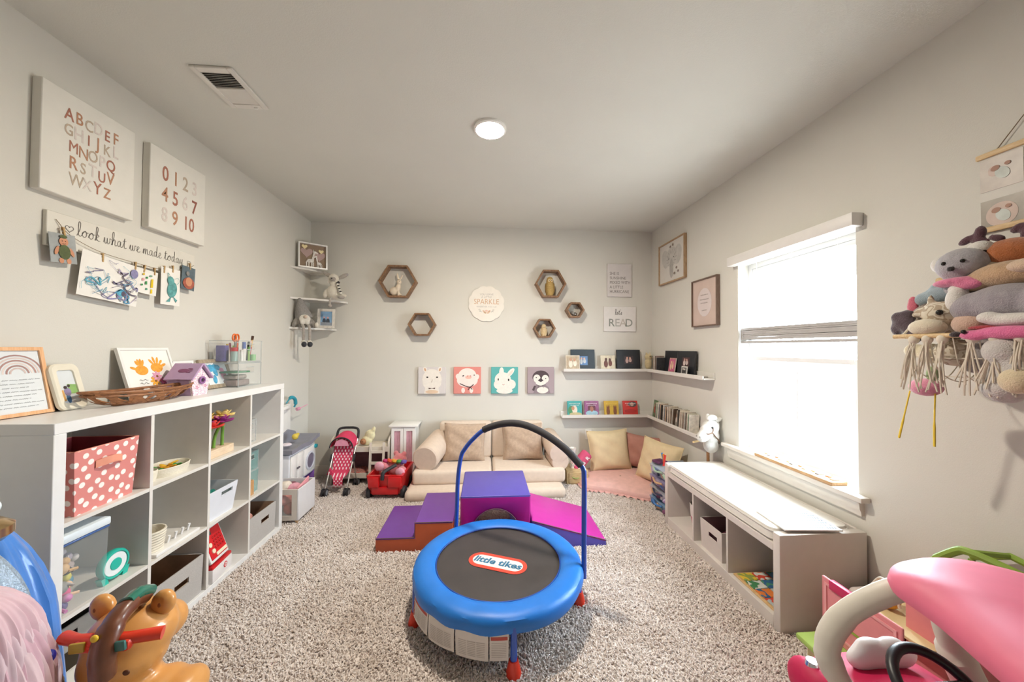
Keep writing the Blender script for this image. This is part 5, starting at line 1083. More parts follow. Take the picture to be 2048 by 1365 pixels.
def ctop(u, v, o): x = -.01 + .235 * u; y = -.02 + .51 * v; return (x, y, .46 + o + .035 * math.sin(v * PI * 1.6) ** 2 * v + .012 * (1 if .15 < u < .85 and .1 < v < .9 else 1.5))
b = B(gry); b.surf(lambda u, v: ctop(u, v, .03), 12, 20); b.surf(lambda u, v: ctop(u, v, -.005), 12, 20)
for v in (0, 1): b.surf(lambda u, w: V(ctop(u, v, -.005)).lerp(V(ctop(u, v, .03)), w), 12, 2)
for u in (0, 1): b.surf(lambda v, w: V(ctop(u, v, -.005)).lerp(V(ctop(u, v, .03)), w), 20, 2)
b.obj('countertop', parent=kt)
B(gry).prism([(.1, .5), (.16, .58), (.3, .62), (.42, .58), (.48, .5)], 0, .025, 'x').obj('splash_ridge', parent=kt)
B(gloss_white).box((-.012, -.02, .46), (.012, .36, .86), .008).obj('back_wall', parent=kt); b = B(gloss_white); b.tube(cr([(.015, -.0, .78), (.05, .05, .82), (.05, .2, .84), (.015, .3, .82)], 5), .02, 10); b.obj('shelf_rail', parent=kt)
B(P('#2b94a8', .4)).tube(cr([(.02, .26, .87), (.04, .3, .92), (.05, .35, .9), (.05, .365, .85), (.04, .36, .82)], 5), [.006] * 4 + [.016] * 12 + [.008] * 5, 8).obj('hook', parent=kt)
tag(B(P('#df9ab4', .5)).tube([(0, 0, 0), (.01, .03, .004)], .016, 10).tube([(.01, .03, .004), (.02, .16, .02)], .004, 8).obj('toy_spatula', loc=(-1.80, 3.57, .80)), 'pink toy utensil hanging from the play kitchen hook', 'toy utensil')
blob('toy_cup', [((0, 0, .03), (.028, .028, .03)), ((.01, .03, .045), (.014, .02, .018))], P('#dcc24e', .5, var=.08), loc=(-1.735, 3.42, .545)); tag(bpy.data.objects['toy_cup'], 'yellow toy cup on the play kitchen counter', 'toy cup')
blob('toy_pan', [((0, 0, .014), (.045, .045, .014))], P('#e1d6de', .5, var=.08), loc=(-1.735, 3.28, .525)); tag(bpy.data.objects['toy_pan'], 'pale pink toy pan on the near end of the counter', 'toy pan')
# white toy chest
ch = T('toy_chest', 'white open toy chest on short legs beyond the cube shelf', 'toy chest', (-1.457, 2.94, 0))
cw = P('#dcdadc', .4, var=.02); Lx = -.27
B(cw).box((-.014, 0, .035), (0, .27, .275), .002, 1).obj('front_panel', parent=ch); B(cw).box((Lx, 0, .035), (Lx + .014, .27, .275), .002, 1).obj('back_panel', parent=ch); B(cw).box((Lx + .014, .256, .035), (-.014, .27, .275)).obj('end_panel', parent=ch); B(cw).box((Lx + .014, .014, .035), (-.014, .256, .05)).obj('bottom', parent=ch)
ep = B(P('#d5cdc4', .45, var=.02))
for a, c in (((Lx + .014, .035), (-.014, .07)), ((Lx + .014, .235), (-.014, .275)), ((Lx + .014, .07), (-.22, .235)), ((-.052, .07), (-.014, .235))): ep.box((a[0], 0, a[1]), (c[0], .014, c[1]))
ep.obj('end_frame', parent=ch, smooth=0); B(clear).box((-.22, .005, .07), (-.052, .008, .235)).obj('window', parent=ch, smooth=0)
for x in (Lx + .02, -.03):
    for y in (.012, .245): B(wood('#c4a078', '#d3b48c')).box((x, y, 0), (x + .018, y + .018, .036)).obj('foot', parent=ch)
for i, (x, y, z, r, c, lb) in enumerate(((-.09, .05, .06, (.05, .04, .05), '#c9664f', 'orange red doll dress pressed against the chest window'), (-.13, .06, .13, (.06, .045, .05), '#dd8d86', 'coral pink doll dress in the toy chest'), (-.1, .13, .19, (.05, .06, .045), '#e6a9bb', 'pink doll blanket on top in the toy chest'), (-.17, .12, .2, (.05, .05, .05), '#dcd0c2', 'cream knitted doll hat in the toy chest'), (-.16, .19, .17, (.05, .05, .05), '#8d5c68', 'maroon doll coat deep in the toy chest'))):
    t = T('doll_clothes', lb, 'doll clothes', (-1.457 + x, 2.94 + y, z - .0), group='doll clothes in the toy chest'); blob('cloth', [((0, 0, r[2]), r, rot(z=i)), ((.015, .01, r[2] * 1.3), tuple(q * .7 for q in r), rot(x=.5, z=i))], P(c, .9, var=.2, vs=25, bump=.5, bs=60), t, .008)
tag(B(P('#e29aa3', .5, var=.05)).rbox((0, 0, .1), (.012, .17, .2), rot(x=.25, y=.2), .004).obj('pink_board', loc=(-1.50, 3.08, .1)), 'thin pink board sticking out of the toy chest', 'board')
# doll bunk bed
bb = T('doll_bunk_bed', 'white wooden doll bunk bed with ladder behind the stroller', 'doll bed', (-1.55, 3.735, 0))
bw = P('#dcd4c8', .45, var=.03); Wd, Dp = .58, .24
for x in (0, Wd - .016):
    b = B(bw); pts = [(0, 0), (.03, 0), (.03, .06), (Dp - .03, .06), (Dp - .03, 0), (Dp, 0), (Dp, .42)] + [(Dp * (.5 + .5 * math.cos(a)), .42 + .07 * math.sin(a)) for a in [PI * i / 10 for i in range(1, 10)]] + [(0, .42)]
    b.prism(pts, x, x + .016, 'x'); b.obj('end_panel', parent=bb, smooth=0)
for z, nm in ((.07, 'lower'), (.335, 'upper')):
    B(bw).box((.016, 0, z), (Wd - .016, .012, z + .05)).obj(nm + '_side_rail', parent=bb); B(bw).box((.016, Dp - .012, z), (Wd - .016, Dp, z + .05)).obj(nm + '_back_rail', parent=bb); B(bw).box((.016, .012, z), (Wd - .016, Dp - .012, z + .01)).obj(nm + '_bed_base', parent=bb)
B(ramp_noise('floral_bedding', ['#b5756f', '#6d4a4c', '#d9b0a4', '#c94f3f', '#8f6a66'], 70, 2)).box((.018, .014, .08), (Wd - .018, Dp - .014, .125), .015, 3).obj('lower_mattress', parent=bb); B(P('#ddd3c4', .9, var=.05)).box((.018, .014, .345), (Wd - .018, Dp - .014, .385), .015, 3).obj('upper_mattress', parent=bb)
B(P('#8a6a70', .9, var=.1)).box((.02, Dp - .016, .12), (Wd - .02, Dp - .013, .33)).obj('back_curtain', parent=bb, smooth=0)
ld = B(bw); 
for x in (.40, .53): ld.rbox((x, -.035, .215), (.022, .014, .44), rot(x=-.09))
lo_ = ld.obj('ladder_rails', parent=bb)
for z in (.12, .22, .33): B(bw).box((.405, -.046 + (z - .2) * .09, z), (.525, -.03 + (z - .2) * .09, z + .025)).obj('ladder_rung', parent=bb)
hd = T('hooded_doll', 'small brown faced doll in a cream hooded blanket on the upper bunk', 'doll', (-1.22, 3.78, .386), -.15)
ylw = P('#e3dcb4', .9, var=.12, vs=40, bump=.3, bs=100)
blob('hooded_blanket', [((0, .02, .05), (.06, .035, .05)), ((.03, .03, .1), (.055, .03, .06), rot(y=.35)), ((.065, .03, .15), (.022, .014, .045), rot(y=.3))], ylw, hd, .006); blob('face', [((-.02, -.015, .045), (.032, .028, .032))], P('#a9764f', .6, var=.05), hd, .005); eyes(hd, [(-.032, -.041, .052), (-.01, -.042, .052)], .0035)
# doll wardrobe
wr = T('doll_wardrobe', 'white doll wardrobe with pink curtained doors', 'doll wardrobe', (-.835, 3.75, 0))
B(gloss_white).box((-.122, .008, .03), (.122, .225, .58), .003, 1).obj('body', parent=wr); B(gloss_white).box((-.145, -.018, .58), (.145, .235, .6), .004).obj('top', parent=wr)
for s in (-1, 1):
    x0, x1 = (-.12, -.002) if s < 0 else (.002, .12); w_ = B(gloss_white)
    for a, c in (((x0, .04), (x1, .09)), ((x0, .54), (x1, .575)), ((x0, .09), (x0 + .028, .54)), ((x1 - .028, .09), (x1, .54))): w_.box((a[0], -.004, a[1]), (c[0], .008, c[1]))
    dd = w_.obj('door', parent=wr, smooth=0); b = B(P('#c99aa6', .8, var=.1)); b.surf(lambda u, v: (x0 + .028 + (x1 - x0 - .056) * u, .004 + .002 * math.sin(u * 30), .09 + .45 * v), 16, 2); b.obj('curtain', parent=dd); B(P('#b9b2aa', .3, metal=.8, var=0)).ell((s * .014, -.01, .3), .008).obj('knob', parent=dd)
for x in (-.11, .09):
    for y in (.015, .2): B(gloss_white).box((x, y, 0), (x + .02, y + .02, .032)).obj('foot', parent=wr)
# stroller
st = T('doll_stroller', 'pink polka-dot doll stroller with silver frame and black handle', 'doll stroller', (-1.39, 3.62, 0))
al = P('#c9c6c2', .25, metal=.9, var=.03); dotp = dots('#d23a5e', '#f6dbe0', 44, .26, 0, -1, 0); hot = P('#d23a5e', .8, var=.08); blk2 = P('#232126', .6, var=.1)
for s in (-1, 1):
    B(al).tube(cr([(s * .1, -.15, .035), (s * .098, -.09, .14), (s * .1, .02, .32), (s * .105, .12, .48)], 5), .007, 8).obj('frame_tube', parent=st); B(al).tube([(s * .1, .115, .035), (s * .098, .02, .3)], .006, 8).obj('rear_tube', parent=st); B(blk2).rbox((s * .108, .01, .31), (.016, .03, .07), rot(x=-.5), .005).obj('hinge', parent=st)
    for y, w0 in ((-.15, 1), (.115, 1)):
        for q in (-1, 1):
            wl = B(blk2).lathe([(.012, -.008), (.036, -.008), (.038, 0), (.036, .008), (.012, .008)], (s * .1 + q * .014, y, .038), 22, rot(y=R90)).obj('wheel', parent=st); B(P('#8b8f96', .4)).lathe([(0, -.009), (.022, -.009), (.022, .009), (0, .009)], (s * .1 + q * .014, y, .038), 16, rot(y=R90)).obj('hub', parent=wl)
B(al).cyl((-.1, -.12, .085), (.1, -.12, .085), .005, n=8).obj('cross_bar', parent=st)
B(blk2).tube(cr([(-.105, .12, .47), (-.1, .15, .545), (-.07, .16, .57), (0, .162, .574), (.07, .16, .57), (.1, .15, .545), (.105, .12, .47)], 5), .012, 10).obj('handle', parent=st)
prof = [(.1, .5), (.065, .44), (.03, .36), (0, .27), (-.03, .2), (-.07, .17), (-.1, .15), (-.105, .07)]
wid = [.075, .09, .092, .088, .08, .07, .045, .04]
def seat(u, v, o):
    k = v * (len(prof) - 1); i = min(int(k), len(prof) - 2); f = k - i; y = prof[i][0] * (1 - f) + prof[i + 1][0] * f; z = prof[i][1] * (1 - f) + prof[i + 1][1] * f; w = wid[i] * (1 - f) + wid[i + 1] * f
    return ((2 * u - 1) * w, y - .02 * (1 - (2 * u - 1) ** 2) * 0 + o, z)
b = B(dotp); b.surf(lambda u, v: seat(u, v, 0), 8, 24); b.surf(lambda u, v: seat(u, v, .006), 8, 24); b.obj('seat_fabric', parent=st)
def canopy(u, v): a = PI * u; k = .35 + .65 * math.sin(v * PI / 2); return (-.108 * math.cos(a), .12 - .15 * v, .42 + .13 * math.sin(a) * (1 - .25 * v * v))
b = B(hot); b.surf(canopy, 20, 8); b.surf(lambda u, v: V(canopy(u, v)) * 1.0 + V((0, 0, .003)), 20, 8); b.obj('canopy', parent=st); B(P('#e79ab2', .7, var=.1)).prism([(-.07, .435), (.07, .435), (.055, .48), (0, .505), (-.055, .48)], -.022, -.02, 'y').obj('canopy_window', parent=st)
B(blk2).tube([canopy(i / 16, 1) for i in range(17)], .006, 6).obj('canopy_trim', parent=st); B(hot).prism([(-.12, .17), (-.05, .17), (-.09, .24)], -.06, -.05, 'y').obj('side_fabric', parent=st)
# wagon with plush
wg = T('toy_wagon', 'red plastic toy wagon with black wheels', 'toy wagon', (-.90, 3.54, 0), -.04)
rd = P('#c3161c', .3, var=.04, coat=.3)
b = B(rd); 
def wall(p, q, r, s_): b.raw([p, q, r, s_], [(0, 1, 2, 3)])
o_ = [(-.145, -.16), (.145, -.16), (.145, .2), (-.145, .2)]; top = [(-.165, -.19), (.165, -.19), (.165, .22), (-.165, .22)]; inn = [(-.145, -.17), (.145, -.17), (.145, .2), (-.145, .2)]
vs_ = [(x, y, .05) for x, y in o_] + [(x, y, .225) for x, y in top] + [(x, y, .228) for x, y in inn] + [(x * .9, y * .9, .075) for x, y in o_]
b.raw(vs_, [(3, 2, 1, 0)] + [(j * 4 + i, j * 4 + (i + 1) % 4, (j + 1) * 4 + (i + 1) % 4, (j + 1) * 4 + i) for j in range(3) for i in range(4)] + [(12, 13, 14, 15)]); b.obj('tub', parent=wg, smooth=20)
B(rd).box((-.15, -.205, .12), (-.05, -.15, .215), .01).obj('front_bumper', parent=wg); B(rd).box((.03, -.205, .12), (.15, -.15, .215), .01).obj('front_bumper', parent=wg); B(rd).box((-.12, -.19, .05), (.12, -.15, .12), .01).obj('front_apron', parent=wg)
B(blk2).tube(cr([(-.02, -.2, .19), (-.015, -.19, .25), (.02, -.14, .27), (.07, -.09, .29)], 5), .017, 10).obj('pull_handle', parent=wg)
for x in (-.155, .155):
    for y in (-.13, .15):
        wl = B(blk2).lathe([(0, -.018), (.05, -.018), (.056, -.01), (.056, .01), (.05, .018), (0, .018)], (x, y, .056), 26, rot(y=R90)).obj('wheel', parent=wg); B(P('#3c3c42', .35)).lathe([(0, -.02), (.03, -.02), (.03, .02), (0, .02)], (x, y, .056), 18, rot(y=R90)).obj('hub', parent=wg)
pb_ = T('plush_bear', 'pink and orange plush bear with a bright scarf slumped in the red wagon', 'plush toy', (-.885, 3.545, .08), -.2)
pf_ = fur('#d97f86', .1); blob('body', [((0, .06, .14), (.085, .075, .09)), ((.02, .11, .2), (.07, .065, .06)), ((.06, .12, .255), .026), ((-.03, .13, .255), .026), ((-.085, -.02, .17), (.04, .06, .04)), ((.1, -.03, .14), (.04, .065, .04))], pf_, pb_, .008)
blob('foot', [((-.1, -.075, .185), (.05, .022, .048))], fur('#e8a8bb', .06), pb_, .006); blob('foot', [((.115, -.09, .145), (.048, .022, .045))], fur('#e8a8bb', .06), pb_, .006)
b = B()
for i, c in enumerate(('#b53a6e', '#d9553a', '#e2a23c', '#5a9a4c', '#6a5aa0')): b.mat(P(c, .9, var=.15)).tube(cr([(-.09 + .045 * i, .0, .215 + .012 * math.sin(i * 1.2)), (-.07 + .045 * i, -.012, .222), (-.045 + .045 * i, .0, .215)], 3), .018, 8)
b.obj('bright_scarf', parent=pb_)

# ================================================================ soft play blocks
pur = P('#6f3f9a', .42, var=.03); orr = P('#b5532f', .42, var=.04); mag = P('#a5107a', .4, var=.03); vio = P('#544aa6', .4, var=.03); mgp = P('#bb2c98', .4, var=.03)
def soft(name, parent, poly, y0, y1, m_side, m_top, rnd_=.008):
    bm = bmesh.new(); vs1 = [bm.verts.new((x, y0, z)) for x, z in poly]; vs2 = [bm.verts.new((x, y1, z)) for x, z in poly]; n = len(poly)
    bm.faces.new(vs1); bm.faces.new(vs2[::-1]); 
    for i in range(n): bm.faces.new((vs1[i], vs2[i], vs2[(i + 1) % n], vs1[(i + 1) % n]))
    bmesh.ops.recalc_face_normals(bm, faces=bm.faces[:]); ed = [e for e in bm.edges if e.calc_face_angle(0) > .5]
    bmesh.ops.bevel(bm, geom=ed, offset=rnd_, segments=3, profile=.5, affect='EDGES'); bm.normal_update()
    b = B(); b.mat(m_side); b.mat(m_top); bm.verts.index_update(); b.v = [tuple(v.co) for v in bm.verts]
    for f in bm.faces: b.f.append([v.index for v in f.verts]); b.mi.append(1 if f.normal.z > .25 else 0)
    bm.free(); return b.obj(name, parent=parent, smooth=50)
sb_ = T('soft_play_stairs', 'orange and purple vinyl foam stair block', 'foam block', (-.474, 2.5, 0))
soft('stair_foam', sb_, [(-.262, 0), (.262, 0), (.262, .2), (0, .2), (0, .1), (-.262, .1)], 0, .51, orr, pur)
def piping(t, pts, m, r=.0035): B(m).tube([V(p) for p in pts], r, 6).obj('piping', parent=t)
pm = P('#5c3a4a', .5, var=.05)
piping(sb_, [(-.262, .001, .1), (-.001, .001, .1), (-.001, .001, .2), (.262, .001, .2)], pm)
ab = T('soft_play_arch', 'tall magenta and violet foam block with a half-round tunnel', 'foam block', (.08, 2.5, 0))
hole = [(.167 * math.cos(a), .112 + .167 * math.sin(a)) for a in [PI + .73 - (PI + 1.46) * i / 20 for i in range(21)]]
soft('tunnel_foam', ab, [(-.245, 0)] + [(x, max(z, 0)) for x, z in hole] + [(.245, 0), (.245, .37), (-.245, .37)], 0, .51, mag, vio, .012)
piping(ab, [(-.245, .004, .366), (.245, .004, .366)], vio); piping(ab, [(x, -.001, z) for x, z in hole], pm)
wb_ = T('soft_play_wedge', 'magenta topped foam ramp wedge with violet sides', 'foam block', (.333, 2.485, 0))
soft('wedge_foam', wb_, [(0, 0), (.53, 0), (.53, .045), (0, .195)], 0, .52, vio, mgp); piping(wb_, [(.002, .001, .194), (.53, .001, .045)], pm)

# ================================================================ trampoline
TX, TY = .08, 1.982
tr = T('mini_trampoline', 'blue toddler trampoline with black mat and padded handlebar', 'trampoline', (TX, TY, 0))
blu = P('#1470c8', .45, var=.06, vs=8, bump=.35, bs=14); tubeb = P('#1f4fb5', .35, var=.03, coat=.3); matb = P('#3a3433', .55, var=.15, vs=6)
def pad(u, v):
    a = 2 * PI * u; w = .5 + .5 * math.sin(a * 11 + 2 * math.sin(a * 3)); pr = [(.335, .236), (.345, .246), (.39, .254), (.43, .25), (.452, .238), (.459, .215), (.457, .19), (.449, .178), (.446, .19), (.44, .225), (.36, .236)]
    k = v * (len(pr) - 1); i = min(int(k), len(pr) - 2); f = k - i; r = pr[i][0] * (1 - f) + pr[i + 1][0] * f; z = pr[i][1] * (1 - f) + pr[i + 1][1] * f
    if 3.5 < k < 8.5: r += .004 * (w - .5); z -= .004 * w
    return (r * math.cos(a), r * math.sin(a), z + (.002 * (w - .5) if k <= 3.5 else 0))
b = B(blu); b.surf(pad, 120, 21, True); b.obj('safety_pad', parent=tr)
B(P('#0d3f8f', .5)).tube([(.337 * math.cos(2 * PI * i / 72), .337 * math.sin(2 * PI * i / 72), .240) for i in range(72)], .004, 6, True).obj('pad_binding', parent=tr)
B(matb).lathe([(0, .226), (.338, .229), (.338, .233), (0, .230)], n=64, caps=False).obj('jumping_mat', parent=tr); B(tubeb).tube([(.435 * math.cos(2 * PI * i / 60), .435 * math.sin(2 * PI * i / 60), .212) for i in range(60)], .014, 10, True).obj('frame_ring', parent=tr)
lg = B(P('#d8422e', .6, var=.03)); la = -.39
def pill(L_, h, n=14):
    return [(L_ / 2 - h / 2 + h / 2 * math.cos(a), h / 2 * math.sin(a)) for a in [-PI / 2 + PI * i / n for i in range(n + 1)]] + [(-L_ / 2 + h / 2 + h / 2 * math.cos(a), h / 2 * math.sin(a)) for a in [PI / 2 + PI * i / n for i in range(n + 1)]]
lg.X = M.Translation((-.006, -.025, .2322)) @ M.Rotation(la, 4, 'Z'); lg.poly(pill(.33, .135), 0, .0008); lg.mat(P('#e2dad3', .6, var=.02)).poly(pill(.285, .088), .0008, .0006)
lg.mat(P('#2b6a8c', .6, var=.02)).text('little tikes', .068, 0, -.02, .0014, bold=.0022, shear=.12); lg.obj('logo_print', parent=tr, smooth=0)
for a in (196.6, 276.5, 355, 56, 124.7):
    c_, s_ = math.cos(math.radians(a)), math.sin(math.radians(a)); p = V((.443 * c_, .443 * s_, .0))
    B(tubeb).cyl(p + V((0, 0, .05)), p + V((0, 0, .212)), .0145, n=14).obj('leg', parent=tr); B(P('#d8351c', .4, var=.05)).lathe([(0, 0), (.032, 0), (.034, .012), (.026, .045), (.02, .068), (0, .07)], p, 18).obj('rubber_foot', parent=tr)
hb = [(-.263, .378, .2), (-.258, .376, .35), (-.252, .371, .542), (-.233, .358, .691), (-.206, .342, .75), (-.158, .31, .815), (-.085, .263, .888), (.013, .201, .935), (.1, .145, .952), (.183, .091, .942), (.276, .031, .904), (.364, -.026, .845), (.425, -.065, .784), (.451, -.081, .752), (.456, -.084, .694), (.456, -.085, .45), (.456, -.085, .172)]
hc = cr(hb, 5); i0 = 6 * 5; i1 = 13 * 5 - 1
B(tubeb).tube(hc[:i0 + 2], .0135, 12).obj('handlebar_tube', parent=tr); B(tubeb).tube(hc[i1 - 1:], .0135, 12).obj('handlebar_tube', parent=tr); B(tubeb).tube(hc[i0:i1], .012, 8).obj('handlebar_top', parent=tr); B(P('#38363a', .8, var=.1, bump=.3, bs=300)).tube(hc[i0:i1], .0205, 14).obj('foam_grip', parent=tr)
tg = P('#d8d1cb', .8, var=.03)
for k, (a0, a1, zb, hdr, tilt_) in enumerate(((203, 223, .09, True, .0), (223.7, 243, .08, False, .25), (243.7, 262.5, .07, False, -.1), (263.2, 273.5, .07, True, 0))):
    b = B(tg); 
    def tf(u, v, o=0): a = math.radians(a0 + (a1 - a0) * u); r = .452 + o + .008 * math.sin(v * 2 + k) * v; return (r * math.cos(a), r * math.sin(a), .2 - v * (.2 - zb) + (tilt_ * .03 * (u - .5)) * v)
    b.surf(tf, 8, 5); b.surf(lambda u, v: tf(u, v, .0012), 8, 5); tgo = b.obj('warning_label', parent=tr)
    b = B(P('#b5524a', .8)) 
    if hdr: b.surf(lambda u, v: tf(.06 + .88 * u, .18 + .12 * v, .0018), 6, 2)
    b.mat(P('#b3aaa4', .8))
    for j in range(9):
        for q in range(3 if k < 3 else 1):
            lo = .1 + (q * .28 if k < 3 else 0) + (.12 if k == 0 and q == 0 else 0); hi = lo + (.24 if k < 3 else .78) - (.12 if k == 0 and q == 0 else 0); vv = .38 + j * .06; b.surf(lambda u, v: tf(lo + (hi - lo) * u, vv + .02 * v, .0018), 3, 2)
    if k == 0: b.mat(P('#b5524a', .8)); [b.tube([tf(.085 + .05 * math.cos(t_), vc + .085 * math.sin(t_), .002) for t_ in [2 * PI * i / 16 for i in range(16)]], .0012, 4, True) for vc in (.45, .64, .83)]
    b.obj('label_print', parent=tgo, smooth=0)

# ================================================================ window bench
bn = T('storage_bench', 'white three-cubby storage bench under the window', 'bench', (1.447, 1.661, 0))
bm_ = P('#d6cfc8', .4, var=.02); LX, LY = .468, 1.124
for y in (0, LY - .044): B(bm_).box((0, y, 0), (LX, y + .044, .487), .006, 2).obj('end_panel', parent=bn)
for y in (.378, .729): B(bm_).box((.002, y, .07), (LX - .01, y + .016, .39)).obj('divider', parent=bn)
B(bm_).box((.001, .044, .39), (LX, LY - .044, .428), .002, 1).obj('top_panel', parent=bn); B(bm_).box((.001, .044, 0), (LX, LY - .044, .07), .002, 1).obj('bottom_panel', parent=bn); B(bm_).box((LX - .012, .044, .07), (LX, LY - .044, .39)).obj('back_panel', parent=bn); B(bm_).box((LX - .018, .044, .428), (LX, LY - .044, .487), .003, 1).obj('back_rail', parent=bn)
cu_ = T('bench_cushion', 'thin off-white seat cushion covering the bench top', 'cushion', (1.447, 1.661, .428))
def rr_ring(k, z): return [(x, y, z) for x, y in rrect(.432 * 1 - (1 - k) * .06, 1.02 - (1 - k) * .06, .04, .222, .562, 5)]
b = B(P('#e3dfd8', .85, var=.02, vs=10, bump=.15, bs=400)); rs = [rr_ring(.8, .001), rr_ring(1, .008), rr_ring(1, .05), rr_ring(.85, .064), rr_ring(.3, .068)]; n = len(rs[0])
b.raw([p for r in rs for p in r], [(j * n + i, j * n + (i + 1) % n, (j + 1) * n + (i + 1) % n, (j + 1) * n + i) for j in range(4) for i in range(n)] + [tuple(range(n))[::-1], tuple(range(4 * n, 5 * n))]); b.obj('pad', parent=cu_)
for z in (.012, .05): B(P('#d3cfc9', .8, var=.02)).tube(rr_ring(1.02, z), .004, 6, True).obj('piping', parent=cu_)
wbd = T('activity_board', 'white letter board lying flat on the near end of the bench cushion', 'board', (1.645, 1.768, .4965), -.08)
B(P('#e9e8e6', .5, var=.01)).box((-.145, -.1, 0), (.145, .115, .009), .004, 2).obj('board', parent=wbd)
b = B(P('#7c8590', .7, var=.2))
for r_ in range(7):
    for q in range(12):
        if (r_ * 5 + q * 3) % 7: b.box((-.02 + q * .0125, -.085 + r_ * .026, .009), (-.02 + q * .0125 + .007, -.085 + r_ * .026 + .012, .0098))
b.mat(P('#a7b7c6', .7)).box((-.03, .098, .009), (.135, .104, .0097)); b.obj('printed_marks', parent=wbd, smooth=0)
bk = T('fabric_bucket', 'small white and pink fabric bucket in the far bench cubby', 'bucket', (1.60, 2.53, .07))
B(P('#dcd5cf', .85, var=.04)).lathe([(0, 0), (.06, 0), (.078, .11), (.082, .185), (.078, .185), (.072, .11), (.056, .006), (0, .006)], n=24, caps=False).obj('shell', parent=bk); B(P('#c9788c', .85, var=.08)).lathe([(.0612, .0), (.0705, .06), (.076, .095)], n=24, caps=False).obj('pink_band', parent=bk)
tag(B(ramp_noise('mixed_blocks', ['#8a5a4a', '#5a4a44', '#b98a7a', '#4a5a6a'], 30, 2)).ell((0, 0, .0), (.06, .06, .035)).obj('toy_pile', loc=(1.60, 2.53, .235)), 'brown toys heaped in the fabric bucket', 'toy'); 
bx = T('card_bin', 'white card bin with handle slot in the middle bench cubby', 'bin', (1.475, 2.235, .07), -R90)
openbin(bx, .21, .26, .185, .006, P('#d3cac3', .7, var=.03), P('#8d6c70', .8, var=.05), .004, slot=(.02, .12, .08, .03))
blob('plush_bundle', [((0, 0, .06), (.08, .09, .06)), ((.04, -.03, .1), (.05, .05, .04))], P('#b5637c', .9, var=.15, bump=.3), loc=(1.62, 2.22, .085)); tag(bpy.data.objects['plush_bundle'], 'dusky pink soft toy in the middle cubby bin', 'soft toy')
pz = T('wooden_puzzle', 'colourful wooden puzzle board in the near bench cubby', 'puzzle', (1.615, 1.875, .07), .0)
B(wood('#c9a26c', '#d9b682', (5, 30, 30))).box((-.145, -.15, 0), (.145, .15, .009), .002, 1).obj('tray', parent=pz)
rr = random.Random(9); pcs = ['#c8442f', '#d97a35', '#3f7f52', '#d9b93c', '#5a86a8', '#a8b0b0', '#2f5f8a', '#cfd0c8', '#8a9a4c', '#d0562f', '#c7c2b8', '#4a8a6a']
for i in range(3):
    for j in range(4):
        B(ramp_noise('puzzle_paint_%d%d' % (i, j), [pcs[(i * 4 + j) % 12], pcs[(i * 4 + j + 5) % 12], pcs[(i * 4 + j) % 12]], 18, 1)).box((-.132 + i * .089, -.137 + j * .069, .009), (-.132 + i * .089 + .086, -.137 + j * .069 + .066, .016), .003, 1).obj('puzzle_piece', parent=pz)
# sill board
sbd = T('wooden_track', 'long narrow wooden tray of small pieces on the window sill', 'wooden toy', (1.935, 2.1, .66), 0)
B(wood('#b98f62', '#cfa87c', (30, 4, 30))).box((-.055, -.29, 0), (.04, .27, .02), .003, 1).obj('tray', parent=sbd)
for i in range(12): B(P(['#d9d3c8', '#c98a6a', '#8a8f9a', '#d6c9a8'][i % 4], .5, var=.1)).box((-.02 + .02 * (i % 2), -.265 + i * .044, .02), (.02, -.24 + i * .044, .028), .002, 1).obj('piece', parent=sbd)
# hobby horse
hh = T('hobby_horse', 'white plush hobby horse head on a stick behind the bench end', 'hobby horse', (1.855, 2.84, 0), 0)
B(wood('#8a5f3c', '#a5784f', (30, 30, 5))).cyl((0, 0, 0), (-.02, -.02, .6), .012, n=12).obj('stick', parent=hh)
hw = fur('#dcd8d1', .04); blob('head', [((.0, -.03, .61), (.06, .055, .065)), ((.0, -.035, .69), (.062, .058, .08)), ((-.015, -.05, .765), (.066, .062, .06)), ((-.06, -.07, .735), (.055, .052, .05), rot(y=.5)), ((-.1, -.085, .70), (.048, .048, .042)), ((-.115, -.09, .69), (.042, .045, .038))], hw, hh, .009)
blob('ear', [((.045, -.06, .825), (.034, .016, .018), rot(y=-.35))], hw, hh, .006); blob('ear', [((-.02, -.02, .84), (.018, .016, .03))], hw, hh, .006)
blob('mane', [((.0, -.05, .84), (.04, .035, .025)), ((-.035, -.065, .835), (.025, .025, .022)), ((.045, -.03, .77), (.025, .03, .05)), ((.055, -.02, .69), (.022, .028, .05))], fur('#e6e3dd', .03), hh, .007)
eyes(hh, [(-.04, -.112, .772)], .008); B(P('#6f523c', .6)).tube(cr([(-.07, -.02, .76), (-.105, -.05, .745), (-.09, -.125, .725), (-.045, -.118, .73), (-.01, -.1, .7), (.03, -.09, .66), (.055, -.05, .63)], 5), .0045, 6).obj('bridle', parent=hh); B(P('#6f523c', .6)).tube(cr([(-.0, -.0, .815), (-.03, -.07, .815), (-.035, -.115, .755), (-.06, -.122, .725)], 5), .004, 6).obj('brow_strap', parent=hh); B(wood('#c9a877', '#d6bd90')).cyl((-.17, -.06, .645), (-.06, .0, .645), .008, n=10).obj('handle', parent=hh)
for s_ in (-1, 1): B(P('#8f8a84', .7)).ell((-.15, -.1 + s_ * .022, .70), (.006, .007, .009)).obj('nostril', parent=hh)

